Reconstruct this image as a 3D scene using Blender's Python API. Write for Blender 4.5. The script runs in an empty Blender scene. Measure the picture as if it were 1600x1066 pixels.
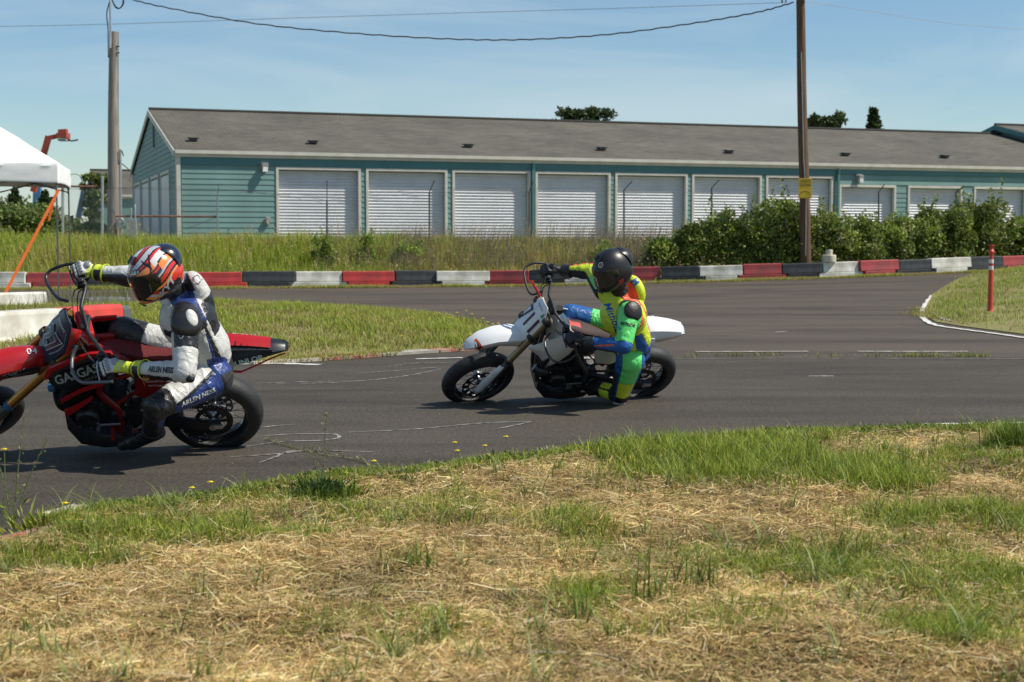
import bpy, bmesh, math, random
import numpy as np
from mathutils import Vector, Matrix
from mathutils.bvhtree import BVHTree
rng = np.random.default_rng(11)
random.seed(5)
R = math.radians
C = bpy.context.scene.collection
SC = bpy.context.scene

# ---------------- camera, sky, sun, exposure ----------------
FOC, CZ, TILT = 2300.0, 1.29, math.atan(154/2300)
cam = bpy.data.cameras.new('camera'); camo = bpy.data.objects.new('camera', cam); C.objects.link(camo)
camo.location = (0, 0, CZ); camo.rotation_euler = (math.pi/2 - TILT, 0, 0)
cam.sensor_width = 36; cam.lens = 36*FOC/1600; cam.clip_end = 4000; cam.clip_start = .1
cam.dof.use_dof = True; cam.dof.focus_distance = 9.9; cam.dof.aperture_fstop = 5.0
SC.camera = camo
W = bpy.data.worlds.new('World'); SC.world = W; W.use_nodes = True
SUN_AZ, SUN_EL = R(97), R(52.5)
nt = W.node_tree; nt.nodes.clear()
sky = nt.nodes.new('ShaderNodeTexSky'); sky.sky_type = 'NISHITA'; sky.sun_disc = False
sky.sun_elevation = SUN_EL; sky.sun_rotation = SUN_AZ; sky.altitude = 100; sky.air_density = 1.0; sky.dust_density = .35; sky.ozone_density = 1.3
tc = nt.nodes.new('ShaderNodeTexCoord'); mp = nt.nodes.new('ShaderNodeMapping'); mp.inputs['Scale'].default_value = (1.6, 1.6, 9)
mp.inputs['Rotation'].default_value = (0, R(-5), 0)
no = nt.nodes.new('ShaderNodeTexNoise'); no.inputs['Scale'].default_value = 1.9; no.inputs['Detail'].default_value = 7; no.inputs['Roughness'].default_value = .55; no.inputs['Distortion'].default_value = .6
cr = nt.nodes.new('ShaderNodeValToRGB'); cr.color_ramp.elements[0].position = .44; cr.color_ramp.elements[1].position = .72
cr.color_ramp.elements[0].color = (.0, .0, .0, 1); cr.color_ramp.elements[1].color = (.6, .6, .6, 1)
mx = nt.nodes.new('ShaderNodeMix'); mx.data_type = 'RGBA'; mx.inputs['B'].default_value = (5.2, 6.2, 6.7, 1)
hs = nt.nodes.new('ShaderNodeHueSaturation'); hs.inputs['Saturation'].default_value = 1.12
tn = nt.nodes.new('ShaderNodeMix'); tn.data_type = 'RGBA'; tn.blend_type = 'MULTIPLY'; tn.inputs['Factor'].default_value = 1; tn.inputs['B'].default_value = (.87, .95, .985, 1)
bg = nt.nodes.new('ShaderNodeBackground'); bg.inputs['Strength'].default_value = .108
out = nt.nodes.new('ShaderNodeOutputWorld')
for a, b in ((tc.outputs['Generated'], mp.inputs[0]), (mp.outputs[0], no.inputs['Vector']), (no.outputs['Fac'], cr.inputs[0]), (cr.outputs[0], mx.inputs['Factor']),
             (sky.outputs[0], hs.inputs['Color']), (hs.outputs[0], tn.inputs['A']), (tn.outputs['Result'], mx.inputs['A']), (mx.outputs['Result'], bg.inputs[0]), (bg.outputs[0], out.inputs[0])):
    nt.links.new(a, b)
sl = bpy.data.lights.new('sun', 'SUN'); sl.energy = 5.0; sl.angle = R(.53); sl.color = (1, .94, .82)
so = bpy.data.objects.new('sun', sl); C.objects.link(so)
sd = Vector((math.sin(SUN_AZ)*math.cos(SUN_EL), math.cos(SUN_AZ)*math.cos(SUN_EL), math.sin(SUN_EL)))
so.rotation_euler = sd.to_track_quat('Z', 'Y').to_euler()
SC.view_settings.view_transform = 'Standard'; SC.view_settings.look = 'None'; SC.view_settings.exposure = 0.08; SC.view_settings.gamma = 1
SC.render.engine = 'CYCLES'; SC.cycles.max_bounces = 6; SC.cycles.transparent_max_bounces = 12

# ---------------- helpers ----------------
V3 = lambda *a: np.array(a, float)
def ray(px, py):
    a = (px-800)/FOC; b = -(py-533)/FOC
    return V3(a, math.cos(TILT)+b*math.sin(TILT), -math.sin(TILT)+b*math.cos(TILT))
def P(px, py, Y):                                   # point seen at a pixel at depth Y
    d = ray(px, py); return V3(0, 0, CZ)+d*Y/d[1]
def G(px, py, h=0):                                 # point seen at a pixel on height h
    d = ray(px, py); return V3(0, 0, CZ)+d*(h-CZ)/d[2]
def tag(o, label=None, cat=None, group=None, kind=None):
    if label: o['label'] = label
    if cat: o['category'] = cat
    if group: o['group'] = group
    if kind: o['kind'] = kind
    return o
def empty(name, loc=(0, 0, 0), rz=0, label=None, cat=None, group=None):
    o = bpy.data.objects.new(name, None); C.objects.link(o); o.location = loc; o.rotation_euler = (0, 0, rz)
    o.empty_display_size = .2
    return tag(o, label, cat, group)
def link(name, me, parent=None):
    o = bpy.data.objects.new(name, me); C.objects.link(o)
    if parent is not None: o.parent = parent
    return o
def norm(v):
    v = np.array(v, float); n = np.linalg.norm(v, axis=-1, keepdims=True); return v/np.maximum(n, 1e-9)
def basis(d):
    d = norm(d); a = V3(0, 0, 1) if abs(d[2]) < .9 else V3(1, 0, 0)
    x = norm(np.cross(a, d)); return x, np.cross(d, x), d

def mat(name, col, rough=.6, metal=0, var=.12, scale=4, bump=0, bscale=60, coat=0, sheen=0, trans=0, aniso=None, spec=None, var2=None):
    m = bpy.data.materials.new(name); m.use_nodes = True; n = m.node_tree; p = n.nodes['Principled BSDF']
    p.inputs['Roughness'].default_value = rough; p.inputs['Metallic'].default_value = metal
    if coat: p.inputs['Coat Weight'].default_value = coat; p.inputs['Coat Roughness'].default_value = .08
    if spec is not None: p.inputs['Specular IOR Level'].default_value = spec
    t = n.nodes.new('ShaderNodeTexCoord')
    no = n.nodes.new('ShaderNodeTexNoise'); no.inputs['Scale'].default_value = scale; no.inputs['Detail'].default_value = 6
    n.links.new(t.outputs['Object'], no.inputs['Vector'])
    if aniso:
        mp = n.nodes.new('ShaderNodeMapping'); mp.inputs['Scale'].default_value = aniso
        n.links.new(t.outputs['Object'], mp.inputs[0]); n.links.new(mp.outputs[0], no.inputs['Vector'])
    r = n.nodes.new('ShaderNodeValToRGB'); e = r.color_ramp.elements
    c = np.array(col[:3]); lo = c*(1-var); hi = np.minimum(c*(1+var), 1)
    if var2 is not None: lo = np.array(var2)
    e[0].position = .35; e[1].position = .65; e[0].color = (*lo, 1); e[1].color = (*hi, 1)
    n.links.new(no.outputs['Fac'], r.inputs[0]); n.links.new(r.outputs[0], p.inputs['Base Color'])
    if bump:
        nb = n.nodes.new('ShaderNodeTexNoise'); nb.inputs['Scale'].default_value = bscale; nb.inputs['Detail'].default_value = 4
        n.links.new(t.outputs['Object'], nb.inputs['Vector'])
        b = n.nodes.new('ShaderNodeBump'); b.inputs['Strength'].default_value = bump; b.inputs['Distance'].default_value = .01
        n.links.new(nb.outputs['Fac'], b.inputs['Height']); n.links.new(b.outputs[0], p.inputs['Normal'])
    return m
def leafmat(name, rough=.55, transl=.35):
    m = bpy.data.materials.new(name); m.use_nodes = True; n = m.node_tree; p = n.nodes['Principled BSDF']
    a = n.nodes.new('ShaderNodeAttribute'); a.attribute_name = 'Col'
    p.inputs['Roughness'].default_value = rough; p.inputs['Specular IOR Level'].default_value = .35
    tr = n.nodes.new('ShaderNodeBsdfTranslucent'); mx = n.nodes.new('ShaderNodeMixShader'); mx.inputs[0].default_value = transl
    n.links.new(a.outputs['Color'], p.inputs['Base Color']); n.links.new(a.outputs['Color'], tr.inputs[0])
    o = n.nodes['Material Output']
    n.links.new(p.outputs[0], mx.inputs[1]); n.links.new(tr.outputs[0], mx.inputs[2]); n.links.new(mx.outputs[0], o.inputs[0])
    return m

def npmesh(name, verts, faces, col=None, smooth=False, mats=None, mi=None):
    """faces: list of int arrays (n,k). col: per-vertex colour."""
    me = bpy.data.meshes.new(name)
    verts = np.asarray(verts, np.float32); me.vertices.add(len(verts)); me.vertices.foreach_set('co', verts.ravel())
    loops = np.concatenate([f.ravel() for f in faces]).astype(np.int32)
    tot = np.concatenate([np.full(len(f), f.shape[1]) for f in faces]).astype(np.int32)
    st = np.concatenate([[0], np.cumsum(tot)[:-1]]).astype(np.int32)
    me.loops.add(len(loops)); me.loops.foreach_set('vertex_index', loops)
    me.polygons.add(len(tot)); me.polygons.foreach_set('loop_start', st); me.polygons.foreach_set('loop_total', tot)
    if smooth: me.polygons.foreach_set('use_smooth', np.ones(len(tot), bool))
    for m in (mats or []): me.materials.append(m)
    if mi is not None: me.polygons.foreach_set('material_index', np.asarray(mi, np.int32))
    me.update(calc_edges=True)
    if col is not None:
        at = me.color_attributes.new('Col', 'FLOAT_COLOR', 'POINT')
        c = np.ones((len(verts), 4), np.float32); c[:, :3] = col; at.data.foreach_set('color', c.ravel())
    return me

class MB:
    """collects simple shapes into one mesh"""
    def __init__(s): s.v = []; s.f = []; s.sm = []; s.mi = []; s.m = 0
    def add(s, vs, fs, smooth=False):
        o = len(s.v); s.v += [tuple(map(float, v)) for v in vs]; s.f += [tuple(i+o for i in f) for f in fs]
        s.sm += [smooth]*len(fs); s.mi += [s.m]*len(fs); return s
    def box(s, c, size, rot=None, taper=1):
        x, y, z = np.array(size)/2; vs = []
        for dz in (-z, z):
            k = taper if dz > 0 else 1
            for dx, dy in ((-x, -y), (x, -y), (x, y), (-x, y)): vs.append((dx*k, dy*k, dz))
        vs = np.array(vs)
        if rot is not None: vs = vs@np.array(rot).T
        return s.add(vs+np.array(c), [(3, 2, 1, 0), (4, 5, 6, 7), (0, 1, 5, 4), (1, 2, 6, 5), (2, 3, 7, 6), (3, 0, 4, 7)])
    def bar(s, a, b, w, h=None, up=(0, 0, 1)):
        a = np.array(a, float); b = np.array(b, float); d = b-a; L = np.linalg.norm(d); d = d/L; h = h or w
        up = np.array(up, float)
        if abs(d@up) > .98: up = V3(1, 0, 0)
        x = norm(np.cross(up, d)); y = np.cross(d, x); vs = []
        for p in (a, b):
            for i, j in ((-1, -1), (1, -1), (1, 1), (-1, 1)): vs.append(p+x*i*w/2+y*j*h/2)
        return s.add(vs, [(3, 2, 1, 0), (4, 5, 6, 7), (0, 1, 5, 4), (1, 2, 6, 5), (2, 3, 7, 6), (3, 0, 4, 7)])
    def tube(s, pts, r, n=8, caps=True, flat=None):
        pts = [np.array(p, float) for p in pts]; m = len(pts); rs = list(r) if hasattr(r, '__len__') else [r]*m
        vs = []; fs = []; px = None
        for i, p in enumerate(pts):
            d = norm(pts[min(i+1, m-1)]-pts[max(i-1, 0)])
            if px is None: x, y, _ = basis(d)
            else:
                x = norm(px-d*(px@d)); y = np.cross(d, x)
            px = x
            for k in range(n):
                a = 2*math.pi*k/n; vs.append(p+(x*math.cos(a)+y*math.sin(a))*rs[i])
        for i in range(m-1):
            for k in range(n): fs.append((i*n+k, i*n+(k+1) % n, (i+1)*n+(k+1) % n, (i+1)*n+k))
        if caps: fs.append(tuple(range(n))[::-1]); fs.append(tuple(range((m-1)*n, m*n)))
        return s.add(vs, fs, True)
    def cyl(s, a, b, r, r2=None, n=16): return s.tube([a, b], [r, r if r2 is None else r2], n)
    def lathe(s, prof, c=(0, 0, 0), ax=(0, 0, 1), n=24, closed=False, ph=0):
        x, y, d = basis(ax); c = np.array(c, float); m = len(prof); vs = []; fs = []
        for k in range(n):
            a = 2*math.pi*k/n+ph; e = x*math.cos(a)+y*math.sin(a)
            for r_, h in prof: vs.append(c+e*r_+d*h)
        for k in range(n):
            k2 = (k+1) % n
            for i in range(m if closed else m-1):
                j = (i+1) % m; fs.append((k*m+i, k2*m+i, k2*m+j, k*m+j))
        return s.add(vs, fs, True)
    def ell(s, c, axes, n=14, m=9):
        vs = []; fs = []; A = [np.array(a, float) for a in axes]; c = np.array(c, float)
        for i in range(m+1):
            t = math.pi*i/m
            for k in range(n):
                a = 2*math.pi*k/n; vs.append(c+A[0]*math.sin(t)*math.cos(a)+A[1]*math.sin(t)*math.sin(a)+A[2]*math.cos(t))
        for i in range(m):
            for k in range(n): fs.append((i*n+k, (i+1)*n+k, (i+1)*n+(k+1) % n, i*n+(k+1) % n))
        return s.add(vs, fs, True)
    def grid(s, fn, nu, nv, smooth=True, closeu=False):
        vs = [fn(i/(nu if closeu else nu-1), j/(nv-1)) for i in range(nu) for j in range(nv)]; fs = []
        for i in range(nu if closeu else nu-1):
            for j in range(nv-1): fs.append((i*nv+j, ((i+1) % nu)*nv+j, ((i+1) % nu)*nv+j+1, i*nv+j+1))
        return s.add(vs, fs, smooth)
    def mesh(s, name, mats, sharp=35):
        me = bpy.data.meshes.new(name); me.from_pydata(s.v, [], s.f)
        for m in (mats if isinstance(mats, (list, tuple)) else [mats]): me.materials.append(m)
        me.polygons.foreach_set('use_smooth', s.sm); me.polygons.foreach_set('material_index', s.mi)
        me.update(); bm = bmesh.new(); bm.from_mesh(me); bmesh.ops.recalc_face_normals(bm, faces=bm.faces)
        for e in bm.edges:
            if len(e.link_faces) == 2 and e.calc_face_angle(0) > R(sharp): e.smooth = False
        bm.to_mesh(me); bm.free(); return me
    def build(s, name, mats, parent=None, bevel=0, seg=2):
        o = link(name, s.mesh(name, mats), parent)
        if bevel:
            b = o.modifiers.new('bevel', 'BEVEL'); b.width = bevel; b.segments = seg; b.limit_method = 'ANGLE'; b.angle_limit = R(30); b.harden_normals = False
        return o
def copy_tree(o, parent=None):
    c = o.copy(); C.objects.link(c)
    if parent is not None: c.parent = parent
    for ch in list(o.children): copy_tree(ch, c)
    return c
def fillpoly(pts, maxlen):
    """triangulated, refined 2D polygon -> (verts Nx2, tris)"""
    bm = bmesh.new(); vs = [bm.verts.new((p[0], p[1], 0)) for p in pts]
    es = [bm.edges.new((vs[i], vs[(i+1) % len(vs)])) for i in range(len(vs))]
    bmesh.ops.triangle_fill(bm, use_beauty=True, use_dissolve=False, edges=es)
    for _ in range(7):
        L = [e for e in bm.edges if e.calc_length() > maxlen]
        if not L: break
        bmesh.ops.subdivide_edges(bm, edges=L, cuts=1)
        bmesh.ops.triangulate(bm, faces=[f for f in bm.faces if len(f.verts) > 3])
        bmesh.ops.beautify_fill(bm, faces=bm.faces[:], edges=[e for e in bm.edges if len(e.link_faces) == 2])
    bm.verts.ensure_lookup_table(); v = np.array([(q.co.x, q.co.y) for q in bm.verts]); bm.verts.index_update()
    t = np.array([[q.index for q in f.verts] for f in bm.faces])
    be = [(e.verts[0].index, e.verts[1].index) for e in bm.edges if len(e.link_faces) == 1]
    bm.free()
    a = v[t[:, 1]]-v[t[:, 0]]; b = v[t[:, 2]]-v[t[:, 0]]; fl = (a[:, 0]*b[:, 1]-a[:, 1]*b[:, 0]) < 0; t[fl] = t[fl][:, ::-1]
    return v, t, be
def inpoly(x, y, poly):
    c = np.zeros(len(x), bool); n = len(poly)
    for i in range(n):
        x1, y1 = poly[i][:2]; x2, y2 = poly[(i+1) % n][:2]
        if y1 == y2: continue
        k = ((y1 > y) != (y2 > y)) & (x < (x2-x1)*(y-y1)/(y2-y1)+x1); c ^= k
    return c
def distpoly(v, poly, closed=True):
    d = np.full(len(v), 1e9); n = len(poly)
    for i in range(n if closed else n-1):
        a = np.array(poly[i][:2], float); b = np.array(poly[(i+1) % n][:2], float); e = b-a
        t = np.clip(((v-a)@e)/max(e@e, 1e-12), 0, 1); d = np.minimum(d, np.linalg.norm(v-a-t[:, None]*e, axis=1))
    return d
def curve(pts, n=6):
    """Catmull-Rom through points"""
    pts = [np.array(p, float) for p in pts]; q = [2*pts[0]-pts[1]]+pts+[2*pts[-1]-pts[-2]]; o = []
    for i in range(1, len(q)-2):
        for k in range(n):
            t = k/n; a, b, c, d = q[i-1:i+3]
            o.append(.5*((2*b)+(-a+c)*t+(2*a-5*b+4*c-d)*t*t+(-a+3*b-3*c+d)*t**3))
    o.append(pts[-1]); return o
def hashn(p, s):                                    # cheap smooth noise, numpy
    p = np.asarray(p, float)*s; o = np.zeros(len(p))
    for k, (a, b, c, ph) in enumerate(((1, .3, .7, 0), (-.6, 1.1, .2, 2), (.4, -.9, 1.2, 4), (1.7, 1.3, -.8, 1), (-1.9, .8, 1.6, 5))):
        z = p[:, 2] if p.shape[1] > 2 else 0
        o += np.sin(a*p[:, 0]+b*p[:, 1]+c*z+ph+1.3*np.sin(.7*p[:, 1]*a-.9*p[:, 0]*b+ph*2))
    return o/5
SS = lambda x, a, b: np.clip((x-a)/(b-a), 0, 1)**2*(3-2*np.clip((x-a)/(b-a), 0, 1))
FONT = None
def text_mesh(body, size, thick=0, shear=0, bold=0, sx=1.0):
    cu = bpy.data.curves.new('t', 'FONT'); cu.body = body; cu.size = size; cu.align_x = 'CENTER'; cu.align_y = 'CENTER'; cu.shear = shear; cu.offset = bold
    cu.resolution_u = 2
    o = bpy.data.objects.new('t', cu); C.objects.link(o); dg = bpy.context.evaluated_depsgraph_get()
    me = bpy.data.meshes.new_from_object(o.evaluated_get(dg)); bpy.data.objects.remove(o)
    v = np.array([q.co[:] for q in me.vertices]); v[:, 0] *= sx; f = [tuple(p.vertices) for p in me.polygons]; return v, f
def text_on(name, body, size, o, xd, yd, m, parent, target=None, off=.003, shear=0, bold=0, sx=1.0, reach=.15, maxlen=None):
    """lettering laid on a surface; target = (bvh) it is wrapped onto"""
    v, f = text_mesh(body, size, 0, shear, bold, sx); xd = norm(xd); n = norm(np.cross(xd, norm(yd))); yd = np.cross(n, xd); o = np.array(o, float)
    bm = bmesh.new(); vs = [bm.verts.new(q) for q in v]
    for q in f:
        try: bm.faces.new([vs[i] for i in q])
        except ValueError: pass
    if target is not None:
        for _ in range(3):
            L = [e for e in bm.edges if e.calc_length() > (maxlen or size*.25)]
            if not L: break
            bmesh.ops.subdivide_edges(bm, edges=L, cuts=1); bmesh.ops.triangulate(bm, faces=[q for q in bm.faces if len(q.verts) > 3])
    for q in bm.verts:
        p = o+xd*q.co.x+yd*q.co.y
        if target is not None:
            h = target.ray_cast(Vector(p+n*reach), Vector(-n), reach*2.2)
            if h[0] is not None: p = np.array(h[0])
        q.co = Vector(p+n*off)
    me = bpy.data.meshes.new(name); bm.to_mesh(me); bm.free(); me.materials.append(m)
    return link(name, me, parent)
def bvh_of(o):
    return BVHTree.FromPolygons([v.co[:] for v in o.data.vertices], [tuple(p.vertices) for p in o.data.polygons])
# ---------------- terrain ----------------
BAR = [(-60, 40.2), (-14.3, 41), (-9, 41.6), (-1.2, 43.6), (5.9, 43), (9.6, 43.4), (13.3, 45), (16, 46.2), (30, 52)]
bx_, by_ = np.array(BAR).T
def barY(x): return np.interp(x, bx_, by_)
def H(x, y):
    x = np.asarray(x, float); y = np.asarray(y, float)
    rise = .027*np.clip(x, 0, 22)*SS(y, 26, 42)
    d = y-barY(x); e = SS(d, .6, 5.0)
    return rise*(1-e)+e*1.24
def dens(xs, ys):
    X, Y = np.meshgrid(xs, ys, indexing='ij'); return X, Y
ground_m = mat('ground_soil_grass', (.12, .13, .045), .95, var=.3, scale=1.4, bump=.6, bscale=25, var2=(.16, .12, .06))
def sheet(name, xs, ys, zf, m, kind='structure'):
    X, Y = np.meshgrid(xs, ys, indexing='ij'); Z = zf(X, Y); n, k = X.shape
    i = np.arange(n*k).reshape(n, k); f = np.stack([i[:-1, :-1], i[1:, :-1], i[1:, 1:], i[:-1, 1:]], -1).reshape(-1, 4)
    o = link(name, npmesh(name, np.stack([X, Y, Z], -1).reshape(-1, 3), [f], smooth=True, mats=[m])); return tag(o, kind=kind)
xs = np.concatenate([[-2500, -800, -250, -120], np.arange(-60, 61, 1.5), [120, 250, 800, 2500]])
ys = np.concatenate([[-60, -20, 0, 8, 16, 22], np.arange(25, 60, .7), [64, 75, 100, 180, 400, 1000, 3000]])
sheet('ground', xs, ys, lambda x, y: H(x, y)-.03, ground_m)

# asphalt
def asphalt(name, c1, c2, stain):
    m = bpy.data.materials.new(name); m.use_nodes = True; n = m.node_tree; p = n.nodes['Principled BSDF']; p.inputs['Roughness'].default_value = .85
    p.inputs['Specular IOR Level'].default_value = .3
    t = n.nodes.new('ShaderNodeTexCoord')
    def noise(sc, det=5, mpv=None, rough=.6):
        q = n.nodes.new('ShaderNodeTexNoise'); q.inputs['Scale'].default_value = sc; q.inputs['Detail'].default_value = det; q.inputs['Roughness'].default_value = rough
        if mpv:
            w = n.nodes.new('ShaderNodeMapping'); w.inputs['Scale'].default_value = mpv; w.inputs['Rotation'].default_value = (0, 0, .06); n.links.new(t.outputs['Object'], w.inputs[0]); n.links.new(w.outputs[0], q.inputs['Vector'])
        else: n.links.new(t.outputs['Object'], q.inputs['Vector'])
        return q
    a = noise(.7); b = noise(48, 3, None, .75); s = noise(1.0, 6, (.16, .8, 1), .62); s.inputs['Distortion'].default_value = 1.1; v = n.nodes.new('ShaderNodeTexVoronoi'); v.inputs['Scale'].default_value = 75; n.links.new(t.outputs['Object'], v.inputs['Vector'])
    r1 = n.nodes.new('ShaderNodeMix'); r1.data_type = 'RGBA'; r1.inputs['A'].default_value = (*c1, 1); r1.inputs['B'].default_value = (*c2, 1); n.links.new(a.outputs['Fac'], r1.inputs['Factor'])
    rs = n.nodes.new('ShaderNodeValToRGB'); rs.color_ramp.elements[0].position = .44; rs.color_ramp.elements[1].position = .68; rs.color_ramp.elements[0].color = (1, 1, 1, 1); rs.color_ramp.elements[1].color = (stain, stain, stain, 1)
    n.links.new(s.outputs['Fac'], rs.inputs[0])
    m1 = n.nodes.new('ShaderNodeMix'); m1.data_type = 'RGBA'; m1.blend_type = 'MULTIPLY'; m1.inputs['Factor'].default_value = 1; n.links.new(r1.outputs['Result'], m1.inputs['A']); n.links.new(rs.outputs[0], m1.inputs['B'])
    rb = n.nodes.new('ShaderNodeValToRGB'); rb.color_ramp.elements[0].position = .32; rb.color_ramp.elements[1].position = .74; rb.color_ramp.elements[0].color = (.38, .38, .38, 1); rb.color_ramp.elements[1].color = (2.0, 1.9, 1.75, 1)
    n.links.new(b.outputs['Fac'], rb.inputs[0])
    m2 = n.nodes.new('ShaderNodeMix'); m2.data_type = 'RGBA'; m2.blend_type = 'MULTIPLY'; m2.inputs['Factor'].default_value = .9; n.links.new(m1.outputs['Result'], m2.inputs['A']); n.links.new(rb.outputs[0], m2.inputs['B'])
    # sparse pale stone chips
    rv = n.nodes.new('ShaderNodeValToRGB'); rv.color_ramp.elements[0].position = .10; rv.color_ramp.elements[1].position = .16; rv.color_ramp.elements[0].color = (.35, .35, .35, 1); rv.color_ramp.elements[1].color = (0, 0, 0, 1); n.links.new(v.outputs['Distance'], rv.inputs[0])
    m3 = n.nodes.new('ShaderNodeMix'); m3.data_type = 'RGBA'; m3.inputs['B'].default_value = (.3, .28, .25, 1); n.links.new(rv.outputs[0], m3.inputs['Factor']); n.links.new(m2.outputs['Result'], m3.inputs['A'])
    n.links.new(m3.outputs['Result'], p.inputs['Base Color'])
    bp = n.nodes.new('ShaderNodeBump'); bp.inputs['Strength'].default_value = .7; bp.inputs['Distance'].default_value = .006; n.links.new(b.outputs['Fac'], bp.inputs['Height']); n.links.new(bp.outputs[0], p.inputs['Normal'])
    return m
m_near = asphalt('asphalt_near', (.048, .041, .033), (.080, .069, .056), .58)
m_far = asphalt('asphalt_old', (.070, .057, .045), (.096, .079, .063), .55)
def drape(name, poly, h, m, maxlen=1.5, kind='structure', hf=None):
    v, t, be = fillpoly(poly, maxlen); z = H(v[:, 0], v[:, 1])+h
    if hf is not None: z = z+hf(v)
    o = link(name, npmesh(name, np.column_stack([v, z]), [t], smooth=True, mats=[m])); return tag(o, kind=kind)
# foreground edge of the track (photo pixels -> ground)
EDGE = [(-900, 1020), (-300, 925), (0, 860), (60, 832), (110, 812), (180, 799), (330, 786), (450, 759), (560, 745), (640, 744), (760, 725), (830, 722), (950, 707), (1100, 693), (1200, 684), (1400, 677), (1600, 673), (2000, 666), (3000, 660)]
EW = np.array([G(*e)[:2] for e in EDGE]); EW = EW[np.argsort(EW[:, 0])]
def edgeY(x): return np.interp(x, EW[:, 0], EW[:, 1])
joint = [(-3500, 590), (0, 583), (300, 572), (700, 562), (1050, 558), (1600, 559), (2600, 561), (4200, 564)]
JW = np.array([G(*e)[:2] for e in joint])
xe = np.linspace(-7, 22, 40)
drape('track_asphalt', [(-9, edgeY(-6)-.6), *[(x, edgeY(x)-.25) for x in xe], (26, JW[-1, 1]), *JW[::-1]], .004, m_near, 1.0)
farp = [*JW, (30, barY(26)-1.5), *[(x, barY(x)-(.9+.35*SS(x, -5, -12))) for x in np.linspace(26, -60, 40)]]
drape('old_asphalt', farp, .0, m_far, 1.5)
white_p = mat('road_paint_white', (.62, .60, .55), .7, var=.25, scale=9, bump=.3, bscale=80)
joint_m = mat('joint_dust', (.20, .175, .14), .9, var=.3, scale=7, var2=(.09, .075, .06))
white_f = mat('faded_paint_white', (.42, .40, .36), .8, var=.35, scale=14, bump=.3, bscale=80)
def stripe(name, pts, w, m, h=.009, n=8, taper=False):
    """painted line along ground points"""
    c = curve(pts, n); vs = []; fs = []
    for i, p in enumerate(c):
        d = norm(c[min(i+1, len(c)-1)]-c[max(i-1, 0)]); nn = V3(-d[1], d[0]); k = w/2*(1+.25*math.sin(i*1.7)+.15*math.sin(i*4.1))
        if taper: k *= max(.15, math.sin(math.pi*min(i+.6, len(c)-.6)/len(c)))**.5
        for s in (-1, 1): q = p[:2]+nn*k*s; vs.append((q[0], q[1], float(H(q[0], q[1]))+h))
    for i in range(len(c)-1): fs.append((2*i, 2*i+1, 2*i+3, 2*i+2))
    me = bpy.data.meshes.new(name); me.from_pydata(vs, [], [f[::-1] for f in fs]); me.materials.append(m); me.update()
    return tag(link(name, me), kind='structure')
def gl(pix): return [G(*p)[:2] for p in pix]
for pix, w, m in (([(1087, 550.5), (1170, 550.3), (1262, 550)], .08, white_f), ([(1340, 550), (1420, 550.2), (1512, 550)], .08, white_f),
                  ([(650, 562), (722, 560)], .08, white_p), ([(1264, 589), (1302, 589)], .05, white_f), ([(1212, 520), (1228, 519)], .06, white_f),
                  ([(1050, 561.5), (1300, 561), (1600, 562), (1800, 563)], .05, joint_m), ([(500, 571), (420, 569), (300, 573), (180, 580)], .12, white_p),
                  ([(1445, 664.5), (1520, 663.5), (1610, 662), (1800, 660)], .06, white_p), ([(830, 716), (900, 708), (1010, 695), (1100, 688)], .05, white_p)):
    stripe('painted_line', gl(pix), w, m)
chalk_m = mat('chalk_dust', (.32, .31, .29), .9, var=.2, scale=16, var2=(.06, .054, .05))
for pix in ([(430, 601), (520, 599), (600, 593), (660, 584), (690, 577)], [(400, 600), (470, 598), (560, 596)], [(555, 585), (620, 580), (700, 575), (770, 585)], [(360, 716), (420, 712), (490, 706), (585, 708)],
            [(330, 680), (420, 668), (460, 665)], [(545, 677), (650, 672), (750, 663), (832, 660)], [(832, 660), (810, 665), (770, 673)], [(380, 700), (440, 692), (500, 690), (528, 686), (520, 680), (455, 680), (400, 684)],
            [(405, 725), (430, 716), (452, 707), (500, 706)], [(600, 574), (660, 568), (740, 569)]):
    stripe('chalk_mark', gl(pix), .026, chalk_m, h=.008, taper=True)

# ---------------- islands ----------------
m_isl = mat('island_soil', (.15, .16, .035), .95, var=.35, scale=2.5, bump=.6, bscale=30, var2=(.22, .18, .07))
red_k = mat('kerb_red', (.36, .11, .09), .85, var=.35, scale=7, bump=.6, bscale=50, var2=(.30, .24, .17))
wht_k = mat('kerb_white', (.56, .51, .44), .85, var=.25, scale=7, bump=.6, bscale=50, var2=(.30, .25, .18))
con_k = mat('kerb_concrete', (.36, .33, .28), .9, var=.25, scale=10, bump=.5, bscale=60)
ISL_PX = [(-150, 575), (60, 572), (200, 575), (330, 573), (400, 569), (520, 562), (640, 553), (735, 547), (785, 540), (800, 531), (790, 522), (760, 508), (700, 497), (640, 490), (560, 486), (470, 481), (350, 479), (250, 481), (150, 486), (60, 487), (-200, 489)]
ISL = [G(*p)[:2] for p in ISL_PX]
ISR_PX = [(1443, 476), (1448, 486), (1462, 494), (1500, 500), (1550, 506), (1600, 512), (1700, 524), (1900, 540), (1900, 430), (1700, 426), (1600, 430), (1545, 437), (1490, 450), (1455, 462)]
ISR = [G(px, py, .1)[:2] for px, py in ISR_PX]
def isl_h(poly):
    return lambda v: .05*SS(distpoly(v, poly), 0, .5)+.12*SS(distpoly(v, poly), .3, 2.5)
drape('grass_island', ISL, .012, m_isl, .5, hf=isl_h(ISL))
drape('grass_island_right', ISR, .012, m_isl, .5, hf=isl_h(ISR))
stripe('painted_line', [G(px, py, .12)[:2] for px, py in [(1700, 528), (1600, 515), (1550, 508.5), (1500, 502.5), (1462, 497), (1445, 489), (1440, 479), (1446, 470), (1457, 461)]], .10, white_p, h=.014)
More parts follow.
